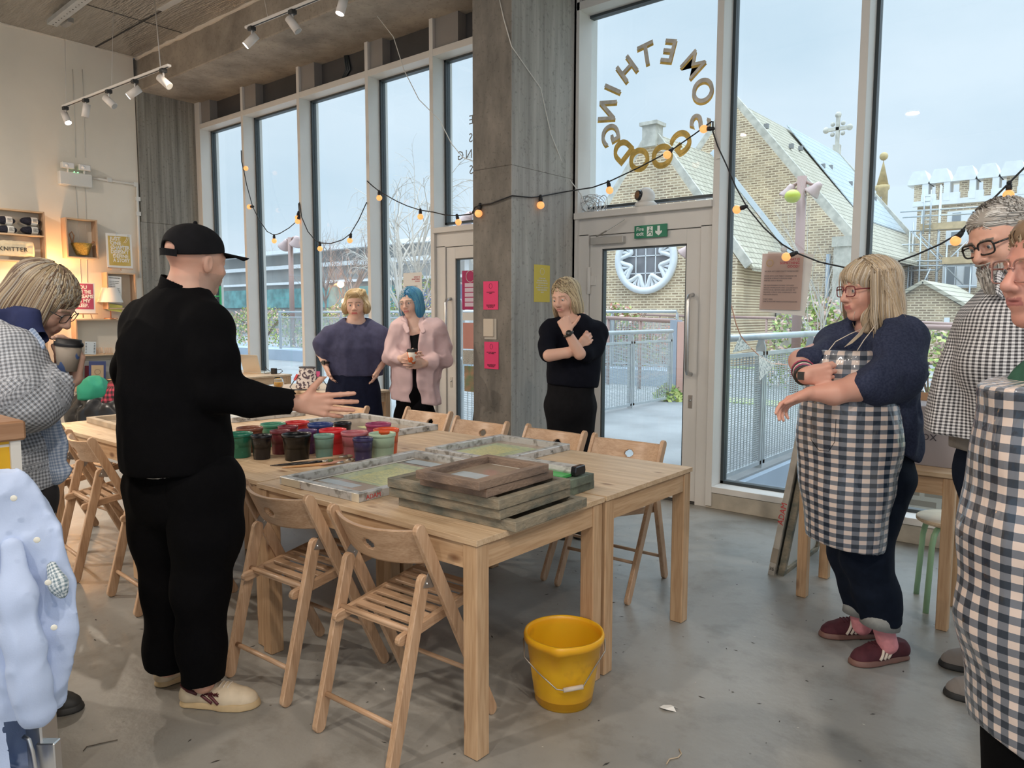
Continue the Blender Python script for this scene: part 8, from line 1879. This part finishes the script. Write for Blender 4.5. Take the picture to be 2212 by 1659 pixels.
# ================================================================ COUNTER and hanging shirts, lower left
c=PH(42,908,2.1); xc,yc_0,zc=c
e=empty('service_counter',(xc,yc_0,0),0,'yellow tiled counter with thick wooden top at the left edge','counter')
m,t_,bs0,N,L=nodes('yellow_wall_tiles'); tc=N('ShaderNodeTexCoord'); sp=N('ShaderNodeSeparateXYZ'); cb=N('ShaderNodeCombineXYZ'); L(tc.outputs['Object'],sp.inputs[0]); L(sp.outputs[1],cb.inputs[0]); L(sp.outputs[2],cb.inputs[1])
br=N('ShaderNodeTexBrick'); br.offset=0; L(cb.outputs[0],br.inputs[0]); br.inputs['Color1'].default_value=(.78,.46,.02,1); br.inputs['Color2'].default_value=(.70,.40,.02,1); br.inputs['Mortar'].default_value=(.75,.70,.62,1); br.inputs['Scale'].default_value=1; br.inputs['Mortar Size'].default_value=.004; br.inputs['Brick Width'].default_value=.16; br.inputs['Row Height'].default_value=.083; L(br.outputs[0],bs0.inputs['Base Color']); bs0.inputs['Roughness'].default_value=.15
obj('tiled_body',B().box((-1.2,-1.6,0),(-.01,-.02,zc-.056)),m,e); obj('corner_trim',B().box((-.02,-.026,0),(.0,-.0,zc-.056)),mw,e)
obj('counter_top',B().box((-1.22,-1.6,zc-.056),(.012,.012,zc)),wood('oak_block',1,(.45,.26,.15),(.33,.18,.10),(.2,.1,.05)),e,bevel=.006)
M_sb=mat('pale_blue_oxford',(.46,.56,.78),.85,var=.05,vs=6,bump=.3,bs=350,bd=.001); H=1.25
q=PH(40,1500,H); e=empty('hanging_shirt',(q[0],q[1],0),0,'pale blue button shirt hanging on a metal stand at the lower left corner','shirt'); o=np.array([q[0],q[1],0])
s=S(); s.chain([PH(-60,1090,H),PH(-10,1150,H),PH(10,1300,H),PH(5,1450,H),PH(0,1680,H)],[.055,.070,.078,.075,.075],.03,(1,.55),up=FWD)
s.chain([PH(-10,1090,H-.01),PH(38,1170,H-.01),PH(72,1250,H-.01),PH(82,1340,H-.01),PH(76,1430,H)],[.040,.040,.037,.032,.030],.02,(1,.6),up=FWD)
sv=S(); sv.chain([PH(22,1180,H-.05),PH(38,1290,H-.06),PH(58,1390,H-.06),PH(74,1470,H-.055),PH(84,1528,H-.05)],[.010,.019,.024,.026,.027],.02,(1,.7),up=FWD); sv.disp=lambda p: ridged(p,16,(1,1,.3))*.008+ridged(p,38,(1,1,.5))*.003; sv.plane(-UP+RGT*.15,PH(95,1552,H)); sm('sleeve',sv,*bb([PH(40,1150,H-.05),PH(96,1540,H-.05)],.07),.004,M_sb,e,o)
s.disp=lambda p: ridged(p,12,(1,1,.25))*.013+ridged(p,27,(1,1,.5))*.005+ridged(p,60,(1,1,.7))*.0012+ridged(p,50)*.001
s.plane(-UP,PH(40,1690,H)); 
V,F=s.mesh(*bb([PH(-60,1050,H),PH(125,1690,H)],.12),.005); kp=~((V@RGT>PH(46,1500,H)@RGT)&(V[:,2]<PH(90,1552,H-.03)[2])); meshobj('shirt_body',V-o,F[kp[F].all(1)],M_sb,e,relax=1)
M_btn=mat('pearl_button',(.75,.74,.66),.3)
for u,v in ((30,1076),(80,1166),(104,1258),(117,1355)): obj('button',B().lathe([(0,0),(.0045,0),(.005,.001),(.0045,.0016),(0,.0012)],Matrix.Translation(Vector(PH(u,v,H-.078)-o))@Vector(-FWD+RGT*.4).to_track_quat('Z','Y').to_matrix().to_4x4(),14),M_btn,e)
cf=S(); cf.chain([PH(112,1225,H-.04),PH(126,1262,H-.05),PH(134,1282,H-.05)],[.010,.014,.009],.01,(1,.6),up=FWD); V,F=cf.mesh(*bb([PH(122,1255,H-.05)],.06),.004); u_,p_=cf.param(V); meshobj('check_cuff_lining',V-o,F,gingham('fine_dark_check',.006,(.62,.66,.68),(.36,.42,.46),(.12,.18,.22)),e,u_,p_)
e=empty('metal_stand',(q[0],q[1],0),0,'brushed steel stand leg with wire hook under the hanging blue shirt','stand')
st=MATS['brushed_steel']
obj('stand_leg',B().bar(PH(88,1545,H+.06)-o,np.append((PH(112,1700,H+.06)-o)[:2],0.0),.05,.03,up=RGT),st,e,bevel=.003)
obj('bracket',B().bar(PH(104,1600,H+.04)-o,np.append((PH(118,1700,H+.04)-o)[:2],.02),.022,.034,up=RGT),st,e,bevel=.002)
obj('wire_hook',B().tube([Vector(PH(u,v,H+.02)-o) for u,v in ((50,1590),(62,1598),(70,1625),(76,1659),(84,1720))],.004,8),st,e)
